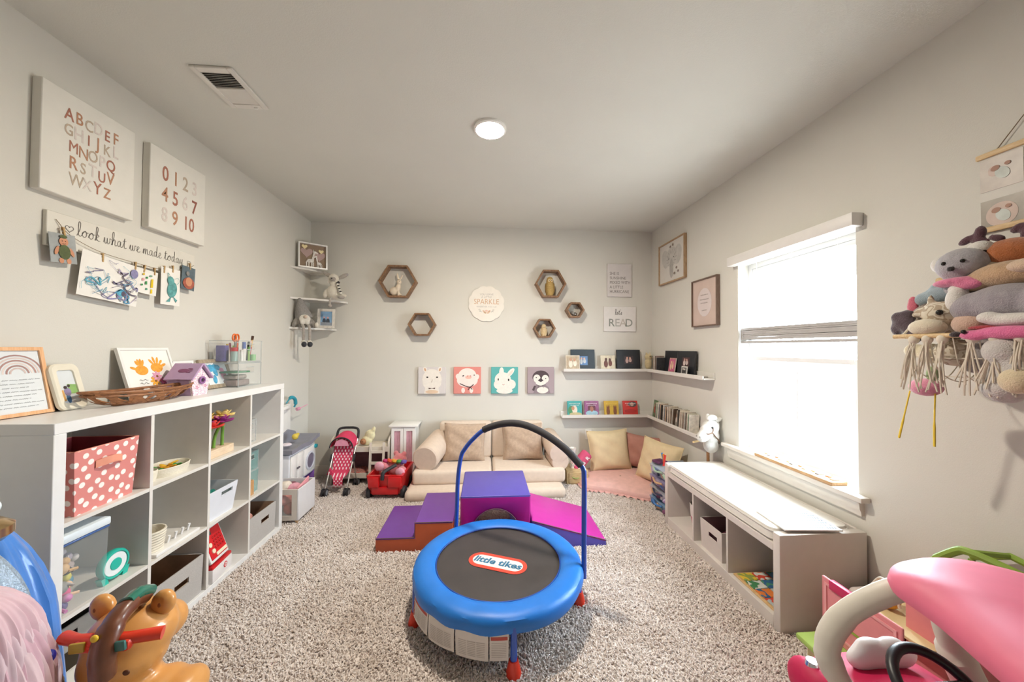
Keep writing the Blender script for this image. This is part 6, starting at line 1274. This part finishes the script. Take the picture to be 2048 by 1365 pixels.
# ================================================================ photo hanger on the right wall
hg = T('photo_hanger', 'wood-slat photo hanger with pale baby photos at the right edge', 'photo hanger', mw=on('R', (XR - .004, 1.12, 2.0)))
lw = wood('#c9a877', '#dcc095', (5, 40, 40))
for y in (.143, -.145): B(lw).box((-.125, y, 0), (.125, y + .02, .012), .002, 1).obj('slat', parent=hg)
B(P('#d9d5ce', .6, var=.02)).box((-.118, -.14, .001), (.118, .15, .003)).obj('backing_sheet', parent=hg, smooth=0)
B(P('#8a7a66', .8)).tube([(-.07, .16, .006), (0, .25, .006), (.07, .16, .006)], .002, 6).obj('hanging_cord', parent=hg)
for x in (-.06, .06):
    for y, kd in ((.075, 0), (-.085, 1)):
        ph = B(P('#a79a90' if kd == 0 else '#8f8578', .35, var=.12, vs=20)).box((x - .056, y - .062, .003), (x + .056, y + .062, .0045)).obj('photo', parent=hg, smooth=0)
        b = B(P('#cdb7ac', .5, var=.1)); b.disc(x, y, .042, .045, .0046) if kd else b.disc(x - .02, y + .01, .014, .02, .0046)
        b.mat(P('#c9cfc9', .5, var=.15)).disc(x + .004, y - .005, .018, .024, .0056, .5); b.mat(P('#a98270', .6)).disc(x - .014, y + .018, .012, .01, .0064, .3); b.disc(x + .018, y + .024, .008, .007, .0064); b.obj('printed_picture', parent=ph, smooth=0)

# ================================================================ plush hammock on the right wall
hm = T('toy_hammock', 'macrame toy hammock on a wooden dowel mounted on the right wall', 'toy hammock', (1.9, 1.05, 1.455))
ry = lambda yy: yy - 1.05
B(lw).cyl((-.28, .245, 0), (-.28, -.35, 0), .009, n=14).obj('front_dowel', parent=hm); B(lw).cyl((-.03, .285, .235), (-.03, -.35, .235), .012, n=14).obj('wall_dowel', parent=hm)
for y in (.22, -.33): B(P('#d9d0c0', .9)).tube([(-.28, y, 0), (-.03, y + .02, .235)], .004, 6).obj('side_cord', parent=hm)
cord = P('#d9cfbf', .9, var=.06)
for k, y in enumerate((1.231, 1.19, 1.147, 1.069, 1.014, .96, .9)):
    b = B(cord); yy = ry(y); b.ell((-.28, yy, -.012), (.014, .016, .018)); rr = random.Random(k)
    for i in range(9):
        a = rr.uniform(-.05, .05); L_ = rr.uniform(.13, .19); b.tube(cr([(-.285 + rr.uniform(-.006, .006), yy + rr.uniform(-.008, .008), -.02), (-.295 + rr.uniform(-.01, .01), yy + a * .4, -.02 - L_ * .5), (-.29 + rr.uniform(-.015, .01), yy + a, -.02 - L_)], 4), .0026, 5)
    b.obj('tassel', parent=hm)
b = B(cord)
for i in range(9): y = .2 - i * .065; b.tube(cr([(-.28, y, 0), (-.24, y, -.13), (-.12, y, -.16), (-.012, y, .0), (-.008, y, .22)], 5), .002, 5)
for q in ((-.255, -.08), (-.18, -.15), (-.06, -.09), (-.012, .05)): b.tube([(q[0], .2, q[1]), (q[0], -.33, q[1])], .002, 5)
b.obj('net', parent=hm)
def plush(lb, loc, parts, m, vox=.008, eye=None, extra=(), name='plush_toy', er=.007, rz=0):
    t = T(name, lb, 'plush toy', loc, rz, group='plush toys piled in the hammock'); blob('body', parts, m, t, vox)
    if eye: eyes(t, eye, er)
    for nm, pp, mm_ in extra: blob(nm, pp, mm_, t, .007)
    return t
wfur = fur('#ded9d4', .05); lgrey = fur('#a9a5ab', .1); dplum = fur('#5a3a44', .12)
plush('light grey plush koala with white ears at the top of the hammock pile', (1.73, 1.165, 1.66), [((0, 0, .055), (.06, .07, .06)), ((.02, 0, -.02), (.06, .06, .05))], lgrey, eye=[(-.05, -.035, .06), (-.058, .012, .06)], extra=[('ear', [((.01, .065, .07), (.03, .03, .032))], wfur), ('ear', [((.03, -.03, .105), (.035, .035, .03))], wfur), ('nose', [((-.064, -.012, .035), (.01, .014, .012))], fur('#2a2528', .1)), ('pink_scarf', [((-.02, -.01, -.01), (.06, .075, .018)), ((-.05, -.05, -.025), (.02, .04, .02))], fur('#d8789a', .1))], name='plush_koala')
plush('orange brown plush deer with plum antlers on top of the pile', (1.80, 1.085, 1.69), [((0, 0, .045), (.065, .085, .055)), ((.02, -.05, .0), (.06, .07, .06))], fur('#b0673a', .12), eye=[(-.058, .03, .06)], extra=[('antler', [((.0, .075, .1), (.016, .02, .042), rot(x=-.2)), ((.0, .115, .125), (.014, .026, .014), rot(x=-.6)), ((.0, .075, .145), (.016, .016, .025)), ((-.005, .03, .11), (.014, .025, .013), rot(x=.5)), ((0, .1, .07), (.014, .024, .012))], dplum), ('antler', [((.02, -.03, .1), (.018, .02, .045)), ((.02, -.005, .135), (.014, .024, .014), rot(x=-.6)), ((.02, -.06, .13), (.014, .03, .016), rot(x=.5))], dplum)], name='plush_deer')
plush('tan plush puppy lying across the pile', (1.72, 1.04, 1.61), [((0, 0, .045), (.06, .1, .045)), ((-.01, .07, .03), (.04, .06, .032), rot(x=-.2)), ((0, -.06, .05), (.05, .07, .04))], fur('#bd9c7c', .12), extra=[('paw', [((-.035, .105, .01), (.022, .03, .022))], wfur), ('belly', [((-.03, -.06, .06), (.04, .05, .025))], fur('#d3b8a0', .05))], name='plush_puppy')
plush('cream plush bear face peeking under the deer', (1.765, 1.12, 1.64), [((0, 0, .035), (.05, .055, .045))], fur('#d9c9ac', .06), eye=[(-.045, -.012, .045)], name='plush_bear')
plush('blue grey plush dinosaur under the koala', (1.76, 1.235, 1.57), [((0, 0, .045), (.05, .07, .035)), ((-.01, .05, .035), (.035, .035, .03)), ((-.01, -.04, .065), (.035, .04, .03)), ((0, .02, .08), (.02, .025, .018))], fur('#93a3ab', .1), name='plush_dinosaur')
plush('large lavender grey plush elephant in the middle of the pile', (1.71, 1.035, 1.48), [((0, 0, .075), (.085, .11, .07)), ((-.02, .07, .07), (.06, .06, .055)), ((0, -.09, .07), (.08, .08, .065))], fur('#9c959c', .08), extra=[('white_ear', [((-.035, .105, .1), (.035, .03, .05))], wfur), ('white_cuff', [((-.075, -.05, .02), (.028, .07, .022)), ((-.08, .0, .03), (.024, .03, .02))], wfur), ('red_cloth', [((-.06, .01, -.002), (.03, .06, .01))], fur('#a8343f', .1))], name='plush_elephant')
gsp = ramp_noise('giraffe_plush_patches', ['#cfc5b4', '#cfc5b4', '#ab9a86', '#cfc5b4', '#ab9a86'], 32, 1, .95)
plush('beige patched plush giraffe looking out over the dowel', (1.69, 1.19, 1.46), [((0, 0, .075), (.055, .06, .05)), ((.03, 0, .04), (.05, .06, .06)), ((-.005, .035, .125), (.012, .012, .03)), ((-.01, .06, .09), (.02, .035, .016), rot(x=-.5)), ((0, -.06, .075), (.02, .035, .016), rot(x=.5))], gsp, eye=[(-.05, -.022, .08)], extra=[('muzzle', [((-.05, .015, .028), (.042, .055, .032))], fur('#dfd3bd', .04))], er=.01, name='plush_giraffe')
plush('grey brown plush mouse head at the left of the pile', (1.745, 1.275, 1.48), [((0, 0, .05), (.055, .05, .055))], fur('#a39385', .1), eye=[(-.05, -.012, .06)], extra=[('pink_ear', [((-.01, .045, .1), (.012, .02, .045))], fur('#cf6a7c', .08)), ('head_fur', [((.03, -.01, .08), (.06, .055, .05))], fur('#6f625c', .2))], name='plush_mouse')
plush('dark plum plush moose with lobed antlers hanging off the dowel end', (1.69, 1.31, 1.46), [((0, 0, .05), (.03, .04, .035)), ((0, .025, .075), (.022, .025, .025)), ((-.005, -.02, .03), (.025, .03, .03)), ((0, .03, .03), (.02, .022, .03)), ((-.01, -.04, -.005), (.018, .022, .035), rot(x=.5)), ((0, -.005, .085), (.02, .025, .02))], fur('#4f4048', .15), name='plush_moose')
plush('hot pink plush flamingo draped along the dowel', (1.615, 1.0, 1.445), [((0, .06, .008), (.02, .04, .018)), ((0, -.02, .015), (.022, .09, .022)), ((0, -.1, .022), (.02, .06, .02))], fur('#dd6f9d', .08), eye=[(-.018, .075, .02)], extra=[('beak', [((-.004, .105, .012), (.012, .02, .012))], fur('#3a3034', .1))], name='plush_flamingo')
plush('peach plush piglet face beside the giraffe', (1.675, 1.105, 1.455), [((0, 0, .04), (.045, .05, .042))], fur('#cfae9c', .06), name='plush_piglet')
plush('patched plush fawn hanging in the lower net', (1.70, 1.165, 1.35), [((0, 0, .045), (.06, .06, .05)), ((.02, -.06, .05), (.05, .05, .045))], gsp, name='plush_fawn')
plush('grey plush hippo at the bottom of the net', (1.73, 1.075, 1.345), [((0, 0, .06), (.07, .08, .055)), ((0, .05, .02), (.05, .05, .045))], fur('#948c8a', .1), name='plush_hippo')
plush('cream plush duck at the left bottom of the net', (1.735, 1.29, 1.36), [((0, .025, .04), (.03, .035, .03)), ((0, -.03, .03), (.04, .04, .04))], fur('#ddd0b2', .06), name='plush_duck')
plush('white grey plush lamb hanging low at the right edge', (1.66, .985, 1.25), [((0, 0, .09), (.06, .07, .08)), ((-.02, .02, .15), (.05, .05, .05)), ((-.01, .03, .03), (.05, .05, .045))], fur('#c9c4c1', .08), extra=[('face', [((-.05, -.02, .06), (.03, .04, .04))], fur('#d9c8a9', .05))], name='plush_lamb')
pbk = plush('round pink plush bird dangling by its yellow ribbon legs below the hammock', (1.70, 1.255, 1.225), [((0, 0, .035), (.045, .05, .035))], fur('#dd8fa9', .06), extra=[('green_neck', [((.0, -.02, .085), (.018, .018, .035))], fur('#93a878', .08))], name='plush_bird')
for y0_, y1_, z1_ in ((.045, .085, -.18), (-.035, -.03, -.185)): B(P('#d9b832', .8, var=.08)).tube(cr([(-.01, y0_, .015), (-.012, (y0_ + y1_) / 2, -.09), (-.01, y1_, z1_)], 5), [.005] * 6 + [.0075] * 5, 8, flat=.5).obj('ribbon_leg', parent=pbk)

# ================================================================ dollhouse between bench and car
dh = T('dollhouse', 'pink and green folding dollhouse standing by the bench end', 'dollhouse', (1.42, 1.06, 0))
dp = P('#e08d92', .45, var=.04); dg_ = P('#a3c063', .45, var=.04); dc = P('#e0cf9f', .5, var=.04); dg2 = P('#86a23c', .45, var=.05); dr_ = P('#b5453a', .5, var=.05)
B(dc).box((.01, .12, 0), (.48, .44, .12), .006).obj('plinth', parent=dh); B(dg_).box((-.035, .1, .12), (.485, .45, .145), .008).obj('green_base', parent=dh)
wl = B(dp).box((.094, .14, .145), (.106, .45, .39), .003, 1).obj('front_wall', parent=dh)
for a, c in (((.155, .17), (.165, .37)), ((.425, .17), (.435, .37)), ((.165, .17), (.425, .18)), ((.165, .36), (.425, .37))): B(P('#e8a3a6', .45)).box((.09, a[0], a[1]), (.094, c[0], c[1])).obj('wall_moulding', parent=wl)
B(P('#c8285e', .4)).box((.086, .32, .355), (.11, .41, .395), .004).obj('latch', parent=wl); B(dg2).box((.089, .26, .235), (.094, .36, .242)).obj('shelf_line', parent=wl)
B(dp).box((.26, .13, .145), (.27, .26, .46), .003, 1).obj('inner_wall', parent=dh); B(dp).box((.27, .13, .145), (.48, .142, .41), .003, 1).obj('near_wall', parent=dh); B(dp).box((.47, .13, .145), (.48, .45, .42), .003, 1).obj('back_wall', parent=dh)
B(dc).box((.2, .142, .29), (.47, .42, .302), .002, 1).obj('upper_floor', parent=dh); B(dc).box((.106, .142, .145), (.47, .44, .15)).obj('lower_floor', parent=dh); B(dr_).box((.272, .3, .15), (.46, .31, .29)).obj('red_partition', parent=dh)
b = B(dg2); b.tube(cr([(.32, .2, .6), (.325, .15, .655), (.33, .12, .672), (.34, .04, .668), (.36, -.06, .648), (.38, -.14, .62)], 4), .014, 8); b.tube([(.32, .2, .6), (.34, .26, .53)], .012, 8); b.tube([(.47, .2, .6), (.475, .1, .66), (.475, -.1, .63)], .012, 8); b.tube([(.33, .12, .67), (.475, .1, .66)], .01, 8); b.tube([(.33, .2, .59), (.33, .2, .5)], .01, 8); b.tube([(.47, .2, .59), (.47, .2, .48)], .01, 8); b.obj('green_roof_frame', parent=dh)
tc_ = T('toy_camera', 'white and pink toy camera on the floor behind the pink wall', 'toy', (1.80, 1.555, 0))
B(P('#d9cfc9', .45, var=.04)).box((-.06, -.05, 0), (.08, .06, .27), .03, 4).obj('body', parent=tc_); B(P('#d9527c', .45)).box((-.065, -.055, .0), (.085, .065, .2), .03, 4).obj('pink_side', parent=tc_); B(P('#4a4546', .4)).cyl((-.02, -.045, .235), (-.025, -.056, .24), .022, n=18).obj('lens', parent=tc_)
tb_ = T('toy_backpack', 'mustard yellow toy backpack with white trim inside the dollhouse', 'toy', (1.72, 1.42, .302)); blob('body', [((0, 0, .05), (.04, .05, .05))], P('#d09a35', .6, var=.08), tb_, .006); B(P('#e2dcd0', .5)).tube(cr([(-.0, -.05, .03), (-.01, -.03, .1), (0, .02, .11), (0, .055, .06)], 5), .006, 8).obj('white_trim', parent=tb_)

# ================================================================ pink ride-on car
car = T('ride_on_car', 'pink toddler ride-on car with cream pillars and pink roof', 'toy car', (1.2, .78, 0), 0)
cm = P('#b80c48', .6, var=.03); roofm = P('#df6f8c', .5, var=.03); pil = P('#d8d2c6', .45, var=.03); cwh = P('#dcd9dc', .4, var=.02)
def rloop(sc_, z, dx=0, dy=0): return [(x * sc_ + dx, y * sc_ + dy, z) for x, y in rrect(.46, .70, .13, 0, -.02, 6)]
def loft(b, loops):
    n = len(loops[0]); b.raw([p for l in loops for p in l], [(j * n + i, j * n + (i + 1) % n, (j + 1) * n + (i + 1) % n, (j + 1) * n + i) for j in range(len(loops) - 1) for i in range(n)] + [tuple(range(n))[::-1], tuple(range((len(loops) - 1) * n, len(loops) * n))]); return b
loft(B(cm), [rloop(.9, .09), rloop(1, .14), rloop(1.0, .30), rloop(.96, .38)]).obj('lower_body', parent=car)
b = B(cm); b.surf(lambda u, v: (-.2 + .4 * u, .13 + .2 * v, .36 + .085 * math.sin(PI * (.15 + .7 * u)) * (1 - .5 * v * v)), 12, 8); b.surf(lambda u, v: (-.2 + .4 * u, .12 + .02 * 0, .2 + v * (.16 + .085 * math.sin(PI * (.15 + .7 * u)))), 12, 4); b.obj('hood', parent=car)
blob('windscreen_cowl', [((.03, .25, .455), (.1, .025, .04)), ((.09, .25, .455), (.06, .025, .04)), ((-.03, .25, .455), (.06, .025, .04)), ((-.01, .255, .49), (.05, .02, .022)), ((.06, .255, .488), (.05, .02, .022))], cwh, car, .009, 14)
blob('left_fender', [((-.19, .25, .37), (.05, .09, .07))], cm, car, .01); B(P('#c9c9d0', .15, metal=.9, var=0)).lathe([(0, .018), (.016, .016), (.02, 0)], (-.19, .26, .43), 18, caps=False).obj('fender_cap', parent=car)
LP = [(-.07, .085, .785), (-.12, .12, .74), (-.185, .16, .66), (-.225, .175, .575), (-.215, .172, .5), (-.16, .17, .42), (-.12, .165, .36)]
B(pil).tube(cr(LP, 6), [.028] * 13 + [.03] * 8 + [.034] * 8 + [.042] * 8, 14, flat=.7).obj('front_pillar', parent=car)
RP = [(.05, .12, .785), (.085, .14, .7), (.11, .15, .62), (.14, .15, .54), (.18, .15, .46), (.22, .145, .38)]
B(pil).tube(cr(RP, 6), [.036] * 9 + [.042] * 8 + [.055] * 14, 14, flat=.7).obj('front_pillar', parent=car)
for s in (-.16, .24): B(pil).tube(cr([(s, -.33, .78), (s * 1.2, -.36, .6), (s * 1.2, -.36, .36)], 6), .036, 12, flat=.7).obj('rear_pillar', parent=car)
ro = cr([(-.135, .09, 0), (-.05, .15, 0), (.06, .165, 0), (.17, .13, 0), (.25, .02, 0), (.30, -.2, 0), (.24, -.46, 0), (.0, -.55, 0), (-.28, -.46, 0), (-.25, -.25, 0), (-.165, -.03, 0)], 5, True)
b = B(roofm); cx_, cy_ = -.01, -.16
def rl(k, z): return [(cx_ + (p.x - cx_) * k, cy_ + (p.y - cy_) * k, z) for p in ro]
loft(b, [rl(.9, .765), rl(.98, .77), rl(1.0, .785), rl(.985, .803), rl(.9, .825), rl(.7, .845), rl(.4, .857), rl(.05, .86)]); b.obj('roof', parent=car)
sw = T  # steering wheel parts
SWc = V((-.1, .01, .572)); q = rot(x=.62)
B(P('#1d1c1f', .4, var=.05)).tube([SWc + q @ V((.092 * math.cos(a), .092 * math.sin(a), 0)) for a in [2 * PI * i / 36 for i in range(36)]], .0125, 10, True).obj('steering_wheel', parent=car)
B(P('#232226', .45)).rbox(SWc, (.19, .05, .022), q, .01).obj('wheel_spoke', parent=car); B(P('#4a86c4', .35, var=.05)).ell(SWc + q @ V((.0, -.005, .014)), (.035, .028, .012), q).obj('horn_button', parent=car); B(P('#1d1c1f', .5)).cyl(SWc, SWc + q @ V((0, 0, -.12)), .018, n=12).obj('steering_column', parent=car)
B(P('#d99aa8', .5, var=.1)).rbox((-.16, .1, .44), (.05, .02, .07), rot(x=-.6), .006).obj('dashboard_sticker', parent=car); B(P('#6a2f9a', .4)).ell((.115, .02, .44), (.04, .03, .022)).obj('purple_knob', parent=car); B(cm).box((-.2, .03, .3), (.2, .13, .43), .03, 4).obj('dashboard', parent=car)
for x in (-.2, .2):
    for y in (.2, -.28): B(black).lathe([(0, -.03), (.07, -.03), (.075, 0), (.07, .03), (0, .03)], (x, y, .075), 24, rot(y=R90)).obj('wheel', parent=car)

# ================================================================ bouncing pony toy
py = T('ride_on_pony', 'tan plastic ride-on pony with red handlebar and brown mane', 'ride-on toy', (-1.035, 1.13, 0), 0)
tan = P('#cf9350', .35, var=.04, coat=.3, sss=.0); mane = P('#6b3d27', .35, var=.15, vs=25, coat=.2)
blob('head_and_neck', [((0, .02, .555), (.108, .1, .085)), ((.0, .0, .51), (.1, .095, .08)), ((.0, .1, .52), (.075, .08, .06)), ((.0, -.01, .41), (.09, .09, .1)), ((.02, -.05, .33), (.13, .16, .1)), ((.155, .0, .385), (.055, .085, .055)), ((.1, .0, .4), (.05, .08, .05))], tan, py, .011, 6)
for s, p in ((-1, (-.083, .02, .632)), (1, (.075, .03, .632))): blob('ear', [(p, (.034, .022, .04), rot(y=s * .25))], tan, py, .007); B(P('#8a5228', .5)).ell((p[0] + s * .004, p[1] - .019, p[2] + .004), (.005, .003, .007)).obj('screw', parent=py)
B(mane).tube(cr([(.028, .02, .655), (.038, -.03, .672), (.045, -.075, .665), (.05, -.105, .635), (.05, -.115, .59), (.047, -.11, .545)], 6), [.024] * 7 + [.032] * 8 + [.036] * 10 + [.034] * 6, 14, flat=.75).obj('mane', parent=py)
B(P('#1d6a58', .2, var=.08, coat=.5)).tube(cr([(.027, .03, .66), (.036, -.012, .683), (.043, -.055, .684)], 6), [.026] * 13, 14, flat=.7).obj('teal_forelock', parent=py)
B(P('#d9b32c', .4)).ell((.046, -.132, .655), (.009, .006, .009)).obj('mane_button', parent=py)
hr = P('#d8341a', .35, var=.04, coat=.3); B(hr).tube([(-.085, -.075, .62), (-.04, -.09, .622), (.03, -.10, .625), (.09, -.095, .625), (.158, -.07, .617)], [.016, .014, .018, .015, .016], 12).obj('handlebar', parent=py)
B(hr).box((-.03, -.115, .6), (.11, -.09, .632), .012).obj('handlebar_hub', parent=py)
B(P('#b39a3a', .4, var=.1)).rbox((-.01, -.117, .622), (.034, .008, .026), rot(z=.15), .004).obj('gold_badge', parent=py); B(P('#3c6f6a', .35, var=.1)).rbox((.09, -.117, .622), (.034, .008, .026), rot(y=-.1), .004).obj('teal_badge', parent=py)
b = B(P('#5a3218', .5))
for x, y, z in ((.085, -.09, .53), (.06, -.088, .46)): b.ell((x, y, z), (.009, .004, .007))
b.obj('screw_hole', parent=py); B(P('#4fb3a4', .4)).ell((.13, -.04, .44), (.012, .012, .01)).obj('teal_button', parent=py); B(P('#c8322e', .4)).ell((.16, -.04, .44), (.012, .012, .01)).obj('red_button', parent=py)
for x in (-.08, .12):
    for y in (.06, -.2): B(tan).cyl((x, y, .03), (x, y, .3), .04, .05, 14).obj('leg', parent=py)
B(P('#d9d3c6', .5)).box((-.15, -.27, 0), (.19, .13, .035), .012).obj('rocker_base', parent=py)

# ================================================================ dress-up stand at the left edge
ds = T('clothes_stand', 'gold-knobbed dress-up clothes stand at the left edge', 'clothes stand', (-1.335, 1.03, 0))
B(P('#cbb48a', .25, metal=.9, var=.05)).cyl((0, 0, 0), (0, 0, .89), .012, n=14).obj('pole', parent=ds); B(P('#b99c72', .2, metal=.85, var=.05)).lathe([(0, .875), (.03, .875), (.055, .885), (.07, .9), (.07, .922), (.05, .938), (0, .943)], (0.01, 0, 0), 28).obj('gold_knob', parent=ds); B(P('#b99c72', .2, metal=.85)).lathe([(0, 0), (.13, 0), (.12, .015), (0, .02)], n=28).obj('base', parent=ds)
def garment(name, lb, loc, prof, folds, amp, m, cat='dress', seed=0, seg=64):
    t = T(name, lb, cat, loc, seed); b = B(m)
    def f(u, v):
        k = v * (len(prof) - 1); i = min(int(k), len(prof) - 2); q_ = k - i; r = prof[i][0] * (1 - q_) + prof[i + 1][0] * q_; z = prof[i][1] * (1 - q_) + prof[i + 1][1] * q_; a = 2 * PI * u
        w_ = amp * (math.sin(folds * a + seed) + .5 * math.sin((folds * 2 + 3) * a + 2 * seed + 3 * v) + .35 * math.sin((folds * 3 + 1) * a - 4 * v)) * v
        return (r * (1 + w_) * math.cos(a), r * (1 + w_) * math.sin(a), z + .25 * r * w_)
    b.surf(f, seg, 22, True); b.obj('cloth', parent=t); return t
garment('blue_dress', 'shiny royal blue dress-up dress hanging at the left edge', (-1.425, 1.13, 0), [(.02, .9), (.035, .88), (.06, .84), (.085, .79), (.11, .72), (.135, .62), (.16, .3)], 11, .055, P('#3f7fd0', .3, var=.12, vs=10, sheen=.5), seed=1, seg=110)
garment('sequin_dress', 'pale silver blue sequin dress beside the gold knob', (-1.31, 1.02, 0), [(.02, .88), (.035, .86), (.055, .82), (.075, .77), (.095, .7), (.11, .5)], 9, .08, P('#a9bccf', .3, metal=.4, var=.3, vs=160, bump=.8, bs=300), seed=2, seg=96)
garment('yellow_dress', 'bright yellow dress-up cape at the far left edge', (-1.245, .955, 0), [(.015, .83), (.025, .81), (.045, .77), (.06, .7), (.08, .5)], 7, .08, P('#e2c534', .6, var=.1), seed=3)
tut = T('tulle_tutu', 'pale pink tulle tutu skirt fluffed out at the lower left edge', 'tutu', (-1.2, .9, 0))
for k in range(4):
    tm_ = P(['#e6c3cc', '#ead0d8', '#e3b9c6', '#e8ccd2'][k], .95, var=.08, vs=14, sheen=.6, alpha=.72); b = B(tm_); rr = random.Random(40 + k); p1, p2 = rr.uniform(0, 6), rr.uniform(0, 6)
    def tf_(u, v):
        a = 2 * PI * u; r = .03 + (.1 + .01 * k) * math.sin(min(v * 1.25, 1) * PI / 2); w_ = v * (.035 * math.sin(31 * a + p1) + .03 * math.sin(53 * a + p2) + .05 * math.sin(7 * a + p1)); return (r * (1 + w_) * math.cos(a), r * (1 + w_) * math.sin(a), .83 - .02 * k - v ** 1.7 * (.2 + .05 * k) + .03 * w_)
    b.surf(tf_, 320, 14, True); b.obj('tulle_layer', parent=tut)
B(P('#e9d3d9', .6)).lathe([(.028, .82), (.034, .83), (.034, .845), (.028, .85)], n=24, caps=False).obj('waistband', parent=tut)
garment('gold_skirt', 'champagne sequin skirt showing below the pink tutu', (-1.17, .99, 0), [(.04, .62), (.06, .6), (.085, .5), (.1, .3)], 9, .06, P('#a99a8a', .3, metal=.4, var=.3, vs=160, bump=.8, bs=300), 'skirt', 5)
garment('orange_skirt', 'orange and yellow costume hem at the bottom left corner', (-1.21, .84, 0), [(.05, .58), (.08, .55), (.11, .45), (.13, .25)], 8, .08, P('#d9622c', .7, var=.15), 'costume', 6)
fl = T('fluffy_tiara', 'icy white fluffy headband on top of the gold knob', 'headband', (-1.335, 1.03, .944)); blob('fluff', [((0, 0, .02), (.06, .03, .028)), ((.03, 0, .035), (.045, .028, .03)), ((-.03, 0, .035), (.04, .028, .03))], P('#dbe6ea', .9, var=.15, vs=60, bump=1, bs=120), fl, .008)
b = B(P('#1f2f9a', .35, var=.05)); b.lathe([(0, 0), (.02, .008), (.024, .03), (.015, .06), (0, .068)], (0, 0, 0), 18, rot(y=1.2)); tag(b.obj('blue_slipper', loc=(-1.135, .985, .605)), 'glossy dark blue dress-up slipper poking out under the tutu', 'slipper')
